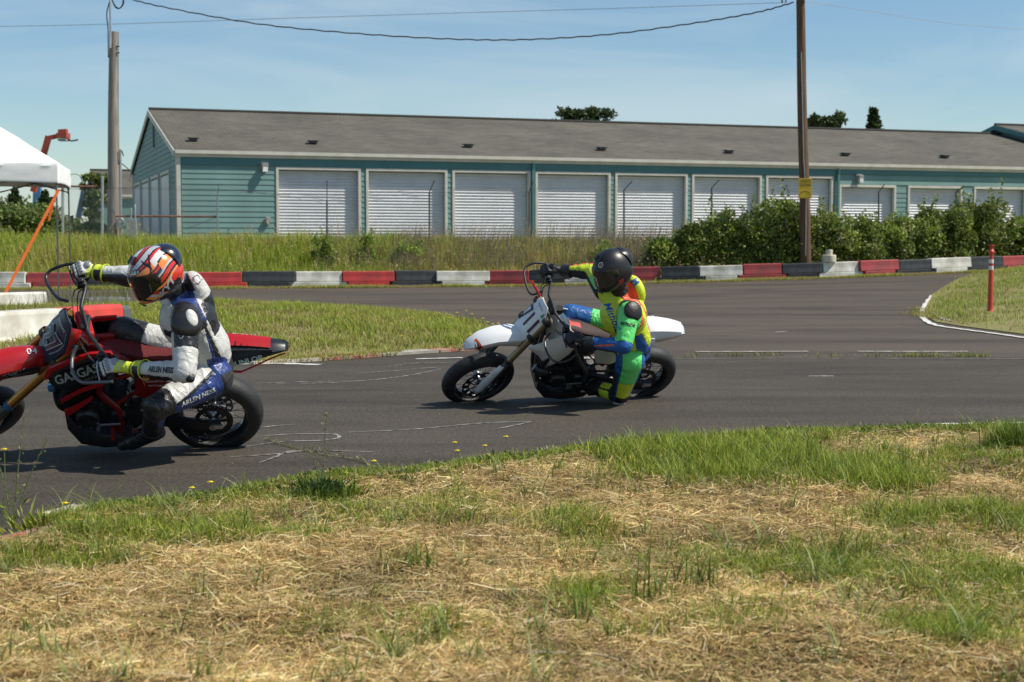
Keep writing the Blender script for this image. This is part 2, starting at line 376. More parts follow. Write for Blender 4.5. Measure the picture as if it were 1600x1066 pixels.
def kerb(pix, w, cols, seg=.9, h=.028, hh=0, inset=0):
    """kerb blocks along a line, each its own piece"""
    root = tag(empty('painted_kerb', (0, 0, 0)), kind='structure')
    c = curve([G(px, py, hh)[:2] for px, py in pix], 10); L = np.cumsum([0]+[np.linalg.norm(c[i+1]-c[i]) for i in range(len(c)-1)])
    ca = np.array(c); k = 0; s = 0
    while s < L[-1]-.1:
        e = min(s+seg, L[-1]); mb = MB(); a, b = s+.012, e-.012; vs = []
        for t in (a, (a+b)/2, b):
            p = V3(np.interp(t, L, ca[:, 0]), np.interp(t, L, ca[:, 1])); q = V3(np.interp(t+.05, L, ca[:, 0]), np.interp(t+.05, L, ca[:, 1])); d = norm(q-p) if t+.05 < L[-1] else d
            nn = V3(-d[1], d[0]); z = float(H(*p))
            for o_, z_ in ((0, .0), (0.0, .03), (w, h), (w, .0)):
                r_ = p+nn*(o_+inset); vs.append((r_[0], r_[1], z+z_+.004))
        fs = []
        for i in range(2):
            for j in range(4): fs.append((i*4+j, i*4+(j+1) % 4, i*4+4+(j+1) % 4, i*4+4+j))
        fs += [(0, 1, 2, 3), (11, 10, 9, 8)]; mb.add(vs, fs); mb.build('kerb_block', cols[k % len(cols)], root); k += 1; s = e
    return root
kerb([(395, 570.5), (520, 563.5), (640, 554.5), (735, 548.5), (780, 542)], .32, [wht_k, red_k, con_k, red_k, wht_k, red_k], .85)
kerb([(1448, 487), (1465, 495), (1500, 501), (1560, 507)], .35, [con_k, wht_k, red_k, wht_k, con_k], 1.0, hh=.08, inset=.1)
kerb([(-160, 893), (62, 834)], -.17, [red_k, red_k, red_k], .62, h=.07, inset=0)
kerb([(60, 814), (118, 797)], -.12, [wht_k], .4)

# ---------------- grass ----------------
m_blade = leafmat('grass_blades', .5, .35); m_hay = leafmat('dry_hay', .75, .15)
def blades(name, base, h, w, az, lean, col, m=None, curl=.6, tipc=1.25, segs=2):
    """grass blades: base Nx3, height h, width w, lean (0 upright..), az direction"""
    n = len(base); dx = np.cos(az); dy = np.sin(az); sx = -dy; sy = dx
    rows = []; cols = []
    for i in range(segs+1):
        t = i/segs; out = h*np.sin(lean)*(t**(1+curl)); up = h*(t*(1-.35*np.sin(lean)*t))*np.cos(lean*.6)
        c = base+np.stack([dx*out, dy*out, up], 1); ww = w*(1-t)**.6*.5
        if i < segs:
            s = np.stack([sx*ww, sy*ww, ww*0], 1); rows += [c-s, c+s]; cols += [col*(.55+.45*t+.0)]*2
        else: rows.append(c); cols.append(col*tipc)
    k = len(rows); v = np.stack(rows, 1).reshape(-1, 3); cc = np.stack(cols, 1).reshape(-1, 3); b = np.arange(n)*k
    q = np.concatenate([np.stack([b+2*i, b+2*i+1, b+2*i+3, b+2*i+2], 1) for i in range(segs-1)]) if segs > 1 else None
    tr = np.stack([b+2*segs-2, b+2*segs-1, b+2*segs], 1)
    me = npmesh(name, v, ([q] if q is not None else [])+[tr], col=np.clip(cc, 0, 1), mats=[m or m_blade]); return link(name, me)
def pal(cols, n, jit=.18):
    cols = np.array(cols, float); c = cols[rng.integers(0, len(cols), n)]; return c*(1+rng.normal(0, jit, (n, 1)))*(1+rng.normal(0, .05, (n, 3)))
GREENS = [(.18, .24, .016), (.25, .31, .022), (.32, .37, .04), (.12, .18, .02), (.40, .42, .08)]
DRY = [(.62, .455, .20), (.50, .345, .14), (.74, .58, .30), (.32, .20, .075), (.57, .41, .165)]
# foreground bank of mown grass
def fg_h(x, y):
    s = edgeY(x)-y
    return .015+.045*SS(s, 0, .5)+.045*hashn(np.stack([np.ravel(x), np.ravel(y)], 1), 2.6).reshape(np.shape(x))*SS(s, .1, 1)+.022*hashn(np.stack([np.ravel(x), np.ravel(y)], 1), 6.5).reshape(np.shape(x))*SS(s, .1, .6)
def patches(x, y, L):
    o = np.zeros(len(x))
    for px, py, rx, ry, a in L:
        g = G(px, py); sc = FOC/g[1]; wx = rx/sc; wy = ry*g[1]/ (FOC*CZ/g[1])
        o = np.maximum(o, a*np.exp(-(((x-g[0])/wx)**2+((y-g[1])/wy)**2)))
    return o
m_bank = mat('bank_soil', (.26, .18, .08), .95, var=.3, scale=6, bump=.8, bscale=40, var2=(.12, .11, .045))
ss_ = np.concatenate([np.linspace(0, 5.5, 90), [6.5, 8, 12, 20]])
xs_ = np.concatenate([[-60, -25, -12], np.linspace(-6.5, 9, 170), [14, 30, 60]])
X, S = np.meshgrid(xs_, ss_, indexing='ij'); Y = edgeY(X)-S; Z = fg_h(X, Y); Z[:, 0] = -.01
i = np.arange(X.size).reshape(X.shape); f = np.stack([i[:-1, :-1], i[:-1, 1:], i[1:, 1:], i[1:, :-1]], -1).reshape(-1, 4)
tag(link('grass_bank', npmesh('grass_bank', np.stack([X, Y, Z], -1).reshape(-1, 3), [f], smooth=True, mats=[m_bank])), kind='structure')
def fg_points(n, marg=1.0):
    """points spread in view over the bank, denser near the camera"""
    y = 1/(rng.uniform(1/10.6, 1/3.9, n)); x = rng.uniform(-1, 1, n)*y*.37*marg; k = y < edgeY(x)-.0; q0 = G(-20, 858); k &= ((x-q0[0])/.30)**2+((y-q0[1])/.20)**2 > 1; q1 = G(1560, 672); k &= ((x-q1[0])/.55)**2+((y-q1[1])/.22)**2 > 1; return x[k], y[k]
def green_amt(x, y):
    s = edgeY(x)-y
    g = .95*np.exp(-((s-.12)/.42)**2)*1.0
    g = np.maximum(g, patches(x, y, [(1150, 735, 260, 45, 1.15), (1330, 760, 110, 40, 1.0), (1010, 710, 120, 22, .9), (900, 850, 90, 35, .75), (250, 852, 330, 40, .8), (600, 825, 260, 40, .6),
        (1250, 905, 230, 50, .62), (1450, 930, 220, 75, .75), (1560, 740, 90, 45, .8), (1500, 830, 200, 40, .7), (950, 960, 120, 40, .65), (620, 1020, 160, 40, .6), (1480, 1030, 160, 40, .7), (40, 895, 180, 28, .8),
        (1100, 1000, 200, 40, .45), (1340, 1010, 120, 40, .5), (330, 800, 260, 22, .7)]))
    g = g*(.85+.6*hashn(np.stack([x, y], 1), 4.3))+.07+.16*hashn(np.stack([x, y], 1), 8)
    return np.clip(.02+SS(g, .12, .85), 0, 1)
# dry clippings lying flat
def straws(name, x, y, zf, L, w, tilt, col, m):
    n = len(x); az = rng.uniform(0, 2*np.pi, n); ti = rng.normal(0, tilt, n); d = np.stack([np.cos(az)*np.cos(ti), np.sin(az)*np.cos(ti), np.sin(ti)], 1)
    side = np.stack([-np.sin(az), np.cos(az), rng.normal(0, .5, n)], 1)*w[:, None]/2; c = np.stack([x, y, zf], 1); b = np.stack([rng.normal(0, .18, n)*L, rng.normal(0, .18, n)*L, -np.abs(rng.normal(0, .1, n))*L], 1)
    v = np.stack([c-d*L[:, None]/2+b-side, c-d*L[:, None]/2+b+side, c+side, c-side, c+d*L[:, None]/2+b*.6+side*.6, c+d*L[:, None]/2+b*.6-side*.6], 1).reshape(-1, 3)
    k = np.arange(n)*6; q = np.concatenate([np.stack([k, k+1, k+2, k+3], 1), np.stack([k+3, k+2, k+4, k+5], 1)])
    return link(name, npmesh(name, v, [q], col=np.clip(np.repeat(col, 6, 0), 0, 1), mats=[m]))
x, y = fg_points(330000); g = green_amt(x, y); k = rng.random(len(x)) > g*.75; x, y = x[k], y[k]; n = len(x)
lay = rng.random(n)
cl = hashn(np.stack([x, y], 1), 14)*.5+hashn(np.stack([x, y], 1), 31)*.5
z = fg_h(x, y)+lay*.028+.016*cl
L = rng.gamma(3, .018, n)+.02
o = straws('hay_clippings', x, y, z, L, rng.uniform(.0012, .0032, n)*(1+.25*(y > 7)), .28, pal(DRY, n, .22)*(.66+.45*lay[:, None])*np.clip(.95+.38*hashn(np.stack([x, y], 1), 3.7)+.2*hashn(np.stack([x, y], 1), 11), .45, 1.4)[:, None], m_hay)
tag(o, 'matted straw-coloured dry grass clippings lying over the near bank', 'dry grass', kind='stuff')
x, y = fg_points(900); n = len(x)
o = straws('hay_clippings', x, y, fg_h(x, y)+.035, rng.uniform(.07, .17, n), rng.uniform(.002, .004, n), .2, pal([(.6, .5, .32), (.52, .42, .24)], n, .1), m_hay)
tag(o, 'long pale straws scattered over the dry near bank', 'dry grass', kind='stuff')
# green blades
x, y = fg_points(290000); g = green_amt(x, y); k = rng.random(len(x)) < g**1.25*.95+.02; x, y, g = x[k], y[k], g[k]; n = len(x)
tall = patches(x, y, [(1150, 735, 240, 38, 1.0), (1330, 760, 110, 40, 1), (1585, 705, 50, 20, .8), (1010, 710, 120, 22, .8), (900, 850, 80, 30, .55), (1500, 830, 160, 30, .4)])
h = (.035+.05*rng.random(n))+tall*rng.uniform(.04, .15, n)
az = rng.uniform(0, 2*np.pi, n); az = np.where(rng.random(n) < .45, rng.normal(.2, .7, n), az)
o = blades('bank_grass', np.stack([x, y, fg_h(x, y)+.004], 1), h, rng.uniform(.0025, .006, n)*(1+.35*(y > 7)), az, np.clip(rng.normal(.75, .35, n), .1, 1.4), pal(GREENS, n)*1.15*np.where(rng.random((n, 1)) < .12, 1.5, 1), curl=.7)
tag(o, 'green grass blades growing through the dry clippings on the near bank', 'grass', kind='stuff')
# bigger loose tufts
cx, cy = fg_points(360); k = (rng.random(len(cx)) < .25+green_amt(cx, cy)*.8); cx, cy = cx[k], cy[k]
n = 16*len(cx); x = np.repeat(cx, 16)+rng.normal(0, .022, n); y = np.repeat(cy, 16)+rng.normal(0, .022, n)
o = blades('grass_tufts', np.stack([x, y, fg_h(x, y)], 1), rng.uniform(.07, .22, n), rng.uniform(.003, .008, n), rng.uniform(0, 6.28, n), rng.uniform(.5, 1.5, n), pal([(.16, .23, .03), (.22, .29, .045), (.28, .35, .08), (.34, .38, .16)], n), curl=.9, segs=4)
tag(o, 'loose tufts of longer green grass scattered over the near bank', 'grass', kind='stuff')
# low broad-leaved weeds along the asphalt edge
def leaves(name, c, nrm_, L, w, col, m, parent=None, fold=.25):
    """diamond leaves, folded on the mid-rib: c Nx3, nrm_ direction of growth Nx3"""
    n = len(c); d = norm(nrm_); a = norm(rng.normal(0, 1, (n, 3))); s = norm(np.cross(d, a)); u = np.cross(s, d)
    t = c+d*L[:, None]; mid = c+d*L[:, None]*.45; Lf = mid+s*w[:, None]*.5+u*w[:, None]*fold; Rt = mid-s*w[:, None]*.5+u*w[:, None]*fold
    v = np.stack([c, Rt, t, Lf], 1).reshape(-1, 3); k = np.arange(n)*4; tr = np.concatenate([np.stack([k, k+1, k+2], 1), np.stack([k, k+2, k+3], 1)])
    return link(name, npmesh(name, v, [tr], col=np.clip(np.repeat(col, 4, 0), 0, 1), mats=[m]), parent)
m_leaf = leafmat('leaf', .5, .3)
n = 42000; x = rng.uniform(-1.98, 3.9, n); s = np.abs(rng.normal(.05, .20, n))-.05; cl = hashn(np.stack([x, s*3], 1), 4.5); k = rng.random(n) < .5+.75*cl; x, s = x[k], s[k]; y = edgeY(x)-s; n = len(x)
d = np.stack([rng.normal(0, 1, n), rng.normal(0, 1, n), rng.uniform(.05, .9, n)], 1)
o = leaves('edge_weeds', np.stack([x, y, np.maximum(fg_h(x, y), .006)+rng.uniform(0, .05, n)*(.4+cl[k])], 1), d, rng.uniform(.015, .045, n), rng.uniform(.008, .02, n), pal([(.08, .14, .025), (.12, .18, .03), (.17, .22, .05), (.22, .24, .08), (.34, .28, .13)], n), m_leaf)
tag(o, 'low leafy weeds creeping along the near edge of the asphalt', 'weeds', kind='stuff')
# island grass
def poly_pts(poly, n):
    a = np.array(poly); x = rng.uniform(max(a[:, 0].min(), -9.5), min(a[:, 0].max(), 24), n); y = rng.uniform(a[:, 1].min(), a[:, 1].max(), n); k = inpoly(x, y, poly); return x[k], y[k]
for nm, poly, N, lb in (('island_grass', ISL, 170000, 'green mown grass on the island between the two track sections'), ('island_grass', ISR, 230000, 'yellowing grass on the right hand island beside the red marker post')):
    x, y = poly_pts(poly, N); v = np.stack([x, y], 1); dd = distpoly(v, poly); g = .62+.75*hashn(v, 1.5)+.4*hashn(v, 4); k = rng.random(len(x)) < np.clip(g*.8+.25, .12, 1)*SS(dd, -.02, .22); x, y, dd, g = x[k], y[k], dd[k], g[k]; n = len(x)
    z = H(x, y)+.012+.05*SS(dd, 0, .5)+.12*SS(dd, .3, 2.5)
    col = np.where((rng.random(n) < np.clip(.62-g*.55, .05, .8))[:, None], pal(DRY, n)*.8, pal(GREENS, n)*1.25)
    o = blades(nm, np.stack([x, y, z], 1), rng.uniform(.05, .13, n)*(.7+.6*g), rng.uniform(.006, .012, n), rng.uniform(0, 6.28, n), rng.uniform(.2, 1.2, n), col, segs=2)
    tag(o, lb, 'grass', kind='stuff')
# verge before the barriers
n = 60000; x = rng.uniform(-17, 19, n); y = barY(x)-rng.uniform(.1, 1.0, n)*(1+.4*SS(x, -5, -12)); v = np.stack([x, y], 1); g = .5+.6*hashn(v, 1.1)+.3*hashn(v, 5)
col = np.where((rng.random(n) < np.clip(.8-g*.7, .1, .85))[:, None], pal(DRY, n)*.8, pal(GREENS, n)*1.3)
o = blades('verge_grass', np.stack([x, y, H(x, y)-.01], 1), rng.uniform(.05, .15, n)*(.6+.7*g), rng.uniform(.008, .016, n), rng.uniform(0, 6.28, n), rng.uniform(.2, 1, n), col)
tag(o, 'short grass verge at the foot of the red white and black barriers', 'grass', kind='stuff')
# tall field grass between barriers and building
n = 150000; x = rng.uniform(-24, 19, n); t = rng.random(n)**.8; y = barY(x)+.5+t*4.8; v = np.stack([x, y], 1); g = hashn(v, .9)*.6+hashn(v, 2.7)*.4
tallk = .5+.5*np.clip(g, -1, 1); hb = np.interp(x, [-24, -14, -9, -3, 2, 5, 19], [.85, .75, .68, .64, .60, .5, .3])
warm = np.clip(.30+.5*hashn(v, .55)+.30*SS(x, -6, 3)-.2*t, .03, .85)
col = np.where((rng.random(n) < warm)[:, None], pal([(.62, .52, .17), (.52, .36, .12), (.70, .58, .25), (.46, .25, .10)], n), pal([(.32, .42, .03), (.44, .52, .05), (.54, .58, .10), (.20, .30, .025)], n))
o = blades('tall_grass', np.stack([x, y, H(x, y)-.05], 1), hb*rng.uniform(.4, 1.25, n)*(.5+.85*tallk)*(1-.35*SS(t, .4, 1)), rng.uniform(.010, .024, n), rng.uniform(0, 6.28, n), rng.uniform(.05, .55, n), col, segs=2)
tag(o, 'tall yellow green field grass behind the barrier row', 'grass', kind='stuff')
# dry seed stalks
n = 9000; x = np.concatenate([rng.uniform(-6, 5, n//2), rng.normal(-3.2, .35, n//8), rng.normal(-.6, .7, n//8), rng.normal(3.4, 1, n-n//2-2*(n//8))]); n = len(x); y = barY(x)+rng.uniform(1.5, 4.5, n)
o = blades('dry_stalks', np.stack([x, y, H(x, y)], 1), rng.uniform(.5, 1.3, n), rng.uniform(.006, .016, n), rng.normal(.3, .5, n), rng.uniform(.1, .6, n), pal([(.42, .34, .24), (.36, .28, .2), (.5, .42, .3)], n), m_hay)
tag(o, 'bleached dry stalks standing before the roller doors', 'dry grass', kind='stuff')
# near-left tall weeds around the second barrier group
n = 16000; x = rng.uniform(-9, -4.5, n); y = rng.uniform(18.3, 40, n); v = np.stack([x, y], 1)
k = (~inpoly(x, y, [(-3.5, 19), (-5.2, 26), (-7, 33), (-10.5, 33), (-12, 26)][:0] or [(0, 0), (0, 0), (0, 0)])) & (x < -.262*y+.55*hashn(v, .8)) & (rng.random(n) < .35+.6*hashn(v, 1.2)); x, y = x[k], y[k]; n = len(x)
o = blades('tall_weeds', np.stack([x, y, H(x, y)], 1), rng.uniform(.15, .6, n), rng.uniform(.006, .014, n), rng.uniform(0, 6.28, n), rng.uniform(.1, .6, n), pal([(.16, .19, .05), (.24, .24, .08), (.34, .3, .14), (.12, .16, .04)], n))
tag(o, 'tall seeding grass growing round the near white and red barriers', 'grass', kind='stuff')

# grass and dirt creeping over the kerb of the island
for pl_, nn_, off_ in (([(395, 570), (520, 563), (640, 554), (735, 548), (780, 541)], 9000, .16), ([(1446, 484), (1465, 494), (1500, 500), (1560, 507), (1640, 516)], 5000, .25)):
    c_ = np.array(curve(gl(pl_), 8)); u_ = rng.uniform(0, len(c_)-1.01, nn_); i_ = u_.astype(int); p_ = c_[i_]+(c_[i_+1]-c_[i_])*(u_-i_)[:, None]; dd_ = norm(c_[np.minimum(i_+1, len(c_)-1)]-c_[i_]); nr_ = np.stack([-dd_[:, 1], dd_[:, 0]], 1)*(1 if off_ == .16 else -1)
    p_ = p_+nr_*(rng.normal(off_, .13, nn_))[:, None]; k_ = (hashn(p_, 2.3)*.6+hashn(p_, 6)*.5) > -.05+.0*u_; p_ = p_[k_]; m_ = len(p_)
    o = blades('kerb_grass', np.column_stack([p_, H(p_[:, 0], p_[:, 1])+.02]), rng.uniform(.02, .07, m_), rng.uniform(.006, .012, m_), rng.uniform(0, 6.28, m_), rng.uniform(.3, 1.4, m_), np.where(rng.random((m_, 1)) < .45, pal(DRY, m_)*.8, pal(GREENS, m_)*1.1)); tag(o, 'grass and dry litter creeping over the worn red and white kerb', 'grass', kind='stuff')
# patch of long grass beside the track at the right, and broad tufts
for px_, py_, rx_, n_, h_ in ((1585, 712, .14, 700, .22), (1605, 704, .2, 500, .2), (502, 782, .13, 500, .15), (1020, 955, .06, 26, .30), (1100, 935, .10, 60, .22), (905, 985, .06, 30, .2), (640, 905, .1, 60, .16), (1330, 880, .1, 80, .16)):
    g_ = G(px_, py_, .03); q_ = rng.normal(0, rx_*.55, (n_, 2))+g_[:2]; o = blades('long_grass_tuft', np.column_stack([q_, fg_h(q_[:, 0], q_[:, 1])]), rng.uniform(.4, 1, n_)*h_, rng.uniform(.004, .009, n_), rng.uniform(0, 6.28, n_), rng.uniform(.1, 1.1, n_), pal([(.12, .19, .02), (.18, .26, .03), (.26, .33, .05)], n_), curl=.8, segs=4); tag(o, 'longer green grass standing in tufts on the near bank', 'grass', kind='stuff')

# grit swept to the edge of the asphalt
n = 4000; x = rng.uniform(-3.4, 4.2, n); y = edgeY(x)+np.abs(rng.normal(0, .16, n))-.03; x[:300] = rng.uniform(-4, 6, 300); y[:300] = rng.uniform(8.5, 17, 300); r_ = rng.uniform(.002, .005, n)
tet = np.array([(1, 0, -.3), (-.5, .87, -.3), (-.5, -.87, -.3), (.1, 0, .9)]); a_ = rng.uniform(0, 6.28, n); c_, s_ = np.cos(a_), np.sin(a_)
v = np.stack([np.stack([(c_*t[0]-s_*t[1])*r_+x, (s_*t[0]+c_*t[1])*r_+y, t[2]*r_+.006+.002], 1) for t in tet], 1).reshape(-1, 3); k = np.arange(n)*4
o = link('grit', npmesh('grit', v, [np.concatenate([np.stack([k, k+1, k+3], 1), np.stack([k+1, k+2, k+3], 1), np.stack([k+2, k, k+3], 1)])], col=np.repeat(pal([(.3, .27, .22), (.16, .14, .11), (.24, .21, .17)], n), 4, 0), mats=[m_hay])); tag(o, 'loose grit and small stones along the near edge of the asphalt', 'gravel', kind='stuff')

# broad weeds, docks and seed heads mixed into the field strip
n = 26000; x = rng.uniform(-24, 8, n); t = rng.random(n)**1.2; y = barY(x)+.45+t*4; v_ = np.stack([x, y], 1); cl = hashn(v_, 1.7)*.6+hashn(v_, 4.1)*.5; k = cl > .0; x, y, t, cl = x[k], y[k], t[k], cl[k]; n = len(x)
o = leaves('field_weeds', np.stack([x, y, H(x, y)+rng.random(n)**.8*(.25+.75*cl)*.85], 1), rng.normal(0, 1, (n, 3))+[0, 0, .7], rng.uniform(.04, .12, n), rng.uniform(.015, .05, n), pal([(.20, .30, .03), (.30, .38, .05), (.14, .22, .025), (.42, .44, .12)], n), m_leaf); tag(o, 'leafy weeds in clumps among the tall field grass', 'weeds', kind='stuff')
n = 1500; x = rng.uniform(-22, 7, n); y = barY(x)+rng.uniform(.6, 4.4, n); hh = rng.uniform(.55, 1.15, n)*(.8+.4*hashn(np.stack([x, y], 1), .8)); b_ = np.stack([x, y, H(x, y)], 1)
o = blades('seed_stems', b_, hh, np.full(n, .008), rng.uniform(0, 6.28, n), rng.uniform(.02, .25, n), pal([(.5, .42, .2), (.36, .2, .1), (.42, .4, .15)], n), m_hay, segs=2); tag(o, 'thin seeding stems standing above the field grass', 'dry grass', kind='stuff')
kx = np.repeat(np.arange(n), 8); f_ = rng.uniform(.72, 1.0, len(kx)); c_ = b_[kx]+np.stack([rng.normal(0, .02, len(kx)), rng.normal(0, .02, len(kx)), hh[kx]*f_*.93], 1)
o = leaves('seed_heads', c_, rng.normal(0, .5, (len(kx), 3))+[0, 0, 1], np.full(len(kx), .05), np.full(len(kx), .016), pal([(.5, .40, .2), (.40, .2, .1), (.56, .5, .26)], len(kx)), m_hay); tag(o, 'tan and rusty seed heads over the field strip', 'dry grass', kind='stuff')
# ---------------- storage building ----------------
teal = mat('teal_siding', (.165, .285, .265), .6, var=.10, scale=1.2, bump=.15, bscale=30)
teal_trim = mat('teal_trim', (.07, .19, .195), .6, var=.06, scale=2)
cream = mat('cream_trim', (.60, .57, .50), .6, var=.08, scale=3)
door_m = mat('roller_door_metal', (.64, .65, .68), .45, var=.05, scale=2, metal=.0)
shingle = bpy.data.materials.new('roof_shingles'); shingle.use_nodes = True
def shingle_nodes(m):
    n = m.node_tree; p = n.nodes['Principled BSDF']; p.inputs['Roughness'].default_value = .95; t = n.nodes.new('ShaderNodeTexCoord')
    b = n.nodes.new('ShaderNodeTexBrick'); b.inputs['Scale'].default_value = 1; b.inputs['Brick Width'].default_value = .33; b.inputs['Row Height'].default_value = .14; b.inputs['Mortar Size'].default_value = .01
    b.inputs['Color1'].default_value = (.092, .084, .066, 1); b.inputs['Color2'].default_value = (.138, .126, .10, 1); b.inputs['Mortar'].default_value = (.04, .038, .033, 1)
    n.links.new(t.outputs['UV'], b.inputs['Vector']); no = n.nodes.new('ShaderNodeTexNoise'); no.inputs['Scale'].default_value = .5; no.inputs['Detail'].default_value = 6; n.links.new(t.outputs['UV'], no.inputs['Vector'])
    r = n.nodes.new('ShaderNodeValToRGB'); r.color_ramp.elements[0].color = (.8, .8, .8, 1); r.color_ramp.elements[1].color = (1.2, 1.2, 1.18, 1); r.color_ramp.elements[0].position = .3; r.color_ramp.elements[1].position = .7; n.links.new(no.outputs['Fac'], r.inputs[0])
    mx = n.nodes.new('ShaderNodeMix'); mx.data_type = 'RGBA'; mx.blend_type = 'MULTIPLY'; mx.inputs['Factor'].default_value = 1; n.links.new(b.outputs['Color'], mx.inputs['A']); n.links.new(r.outputs[0], mx.inputs['B']); n.links.new(mx.outputs['Result'], p.inputs['Base Color'])
    bp = n.nodes.new('ShaderNodeBump'); bp.inputs['Strength'].default_value = .8; bp.inputs['Distance'].default_value = .02; n.links.new(b.outputs['Fac'], bp.inputs['Height']); bp.invert = True; n.links.new(bp.outputs[0], p.inputs['Normal'])
shingle_nodes(shingle)
BANG = R(19.4); BO = V3(-10.74, 47.5, 1.25)
bld = empty('storage_building', BO, BANG, 'long teal storage building with a row of white roller doors under a grey shingle roof', 'building')
cb, sb = math.cos(BANG), math.sin(BANG)
def onwall(px, py=300, off=0):                      # photo column -> distance along the front wall
    d = ray(px, py); k = d[0]/d[1]                  # X = k Y ; X=BO+u c + off*s ; Y = BO + u s - off*c
    return (k*(BO[1]-off*cb)-BO[0]-off*sb)/(cb-k*sb)
EH, RH, DEP, LEN = 2.90, 4.84, 16.0, 37.8
DOORS = [(435, 562, 2.43), (577, 697, 2.43), (710, 825, 2.43), (840, 951, 2.43), (964, 1072, 2.43), (1084, 1186, 2.43), (1200, 1298, 2.43), (1314, 1398, 2.12), (1421, 1500, 2.12), (1522, 1604, 2.12)]
dd_ = [(onwall(a), onwall(b), h) for a, b, h in DOORS]; pitch = (dd_[5][0]-dd_[0][0])/5; wd = np.mean([b-a for a, b, _ in dd_[:7]])
D = [(dd_[0][0]+i*pitch, dd_[0][0]+i*pitch+wd, h) for i, (_, _, h) in enumerate(DOORS[:7])]
w2 = np.mean([b-a for a, b, _ in dd_[7:9]]); p2 = dd_[8][0]-dd_[7][0]
D += [(dd_[7][0]+i*p2, dd_[7][0]+i*p2+w2, 2.12) for i in range(5)]
print('doors', wd, pitch, w2, p2, D[0], D[7], D[-1])
T = .5                                              # wall thickness / door recess .42
mb = MB()                                           # wall core behind the boards
x = 0
for a, b, h in D+[(LEN, LEN, 0)]:
    if a-x > .01: mb.box(((x+a)/2, .25, 1.45-.2), (a-x, .46, EH+.4-.02))
    if b > a: mb.box(((a+b)/2, .25, (h+EH)/2), (b-a, .46, EH-h-.02))
    x = b
mb.box((LEN/2, DEP-.2, 1.3), (LEN, .3, EH+.3)); mb.build('wall', teal, bld)
mb = MB(); mb.add([(0.0, .02, -.3), (0.0, DEP, -.3), (0, DEP, EH), (0, DEP/2, RH-.08), (0, .02, EH), (.25, .02, -.3), (.25, DEP, -.3), (.25, DEP, EH), (.25, DEP/2, RH-.08), (.25, .02, EH)],
    [(0, 1, 2, 3, 4), (5, 9, 8, 7, 6), (0, 5, 6, 1), (1, 6, 7, 2), (2, 7, 8, 3), (3, 8, 9, 4), (4, 9, 5, 0)])
mb.build('gable_wall', teal, bld)
# gable siding boards
nb = 0; EXP = .175; me_cache = {}
z = -.1
while z < RH-.25:
    lo = 0.0; hi = DEP
    if z+EXP > EH: k = (z+EXP-EH)/(RH-EH)*DEP/2; lo, hi = k, DEP-k
    if hi-lo > .4:
        mb = MB(); mb.add([(-.004, lo+.02, z+EXP), (-.022, lo+.02, z), (-.022, hi-.02, z), (-.004, hi-.02, z+EXP), (0, lo+.02, z), (0, hi-.02, z)], [(0, 1, 2, 3), (1, 4, 5, 2)])
        mb.build('siding_board', teal, bld)
    z += EXP
# roller doors in the gable wall (long side unit doors seen edge-on as pale ribs)
for k in range(4):
    y0 = 2.0+k*3.4; mb = MB(); mb.box((-.03, y0+1.2, 1.15), (.03, 2.4, 2.3)); mb.build('side_door', cream if k == 9 else door_m, bld)
    mb = MB(); mb.box((-.035, y0-.07, 1.17), (.06, .12, 2.36)).box((-.035, y0+2.47, 1.17), (.06, .12, 2.36)).box((-.035, y0+1.2, 2.41), (.06, 2.66, .12)); mb.build('side_door_frame', cream, bld)
# front siding boards
def board(L):
    k = round(L, 3)
    if k not in me_cache:
        mb = MB(); mb.add([(0, -.006, EXP), (0, -.024, 0), (L, -.024, 0), (L, -.006, EXP), (0, 0, 0), (L, 0, 0), (0, 0, EXP), (L, 0, EXP)], [(0, 1, 2, 3), (1, 4, 5, 2), (0, 6, 4, 1), (3, 2, 5, 7)]); me_cache[k] = mb.mesh('siding_board', teal)
    return me_cache[k]
def boards(x0, x1, z0, z1):
    z = z0
    while z < z1-.05:
        o = link('siding_board', board(x1-x0), bld); o.location = (x0, .02, z); z += EXP
fr = .09
boards(.13, D[0][0]-fr, .0, 2.43+.09)
for i in range(6): boards(D[i][1]+fr, D[i+1][0]-fr, 0, 2.43)
xs2 = onwall(1308)
boards(D[6][1]+fr, xs2-.06, 0, 2.43)
boards(xs2+.06, D[7][0]-fr, 0, 2.12)
for i in range(7, 11): boards(D[i][1]+fr, D[i+1][0]-fr, 0, 2.12)
boards(D[11][1]+fr, LEN, 0, 2.12)
boards(xs2+.06, LEN, 2.23, 2.56)
mb = MB(); mb.box((xs2/2, -.012, 2.70), (xs2, .045, .34)); mb.box(((xs2+LEN)/2, -.010, 2.74), (LEN-xs2, .045, .28)); mb.build('frieze_board', teal_trim, bld)
mb = MB(); mb.box((.03, -.012, 1.25), (.13, .07, 3.3)); mb.box((-.026, .06, 1.25), (.05, .13, 3.3)); mb.build('corner_trim', cream, bld)
for i, (a, b, h) in enumerate(D):
    mb = MB(); z = h; vs = []; n = int(h/.1)*4
    for j in range(n+1):
        zz = h*(1-j/n); yy = .19+.022*math.cos(j/4*2*math.pi); vs += [(a, yy, zz), (b, yy, zz)]
    mb.add(vs, [(2*j, 2*j+1, 2*j+3, 2*j+2) for j in range(n)], True)
    o = mb.build('roller_door', door_m, bld)
    mb = MB(); mb.box((a-fr/2+.01, .04, h/2), (fr, .14, h)).box((b+fr/2-.01, .04, h/2), (fr, .14, h)).box(((a+b)/2, .04, h+fr/2), (b-a+2*fr-.02, .14, fr)); mb.build('door_frame', cream, bld, .006, 1)
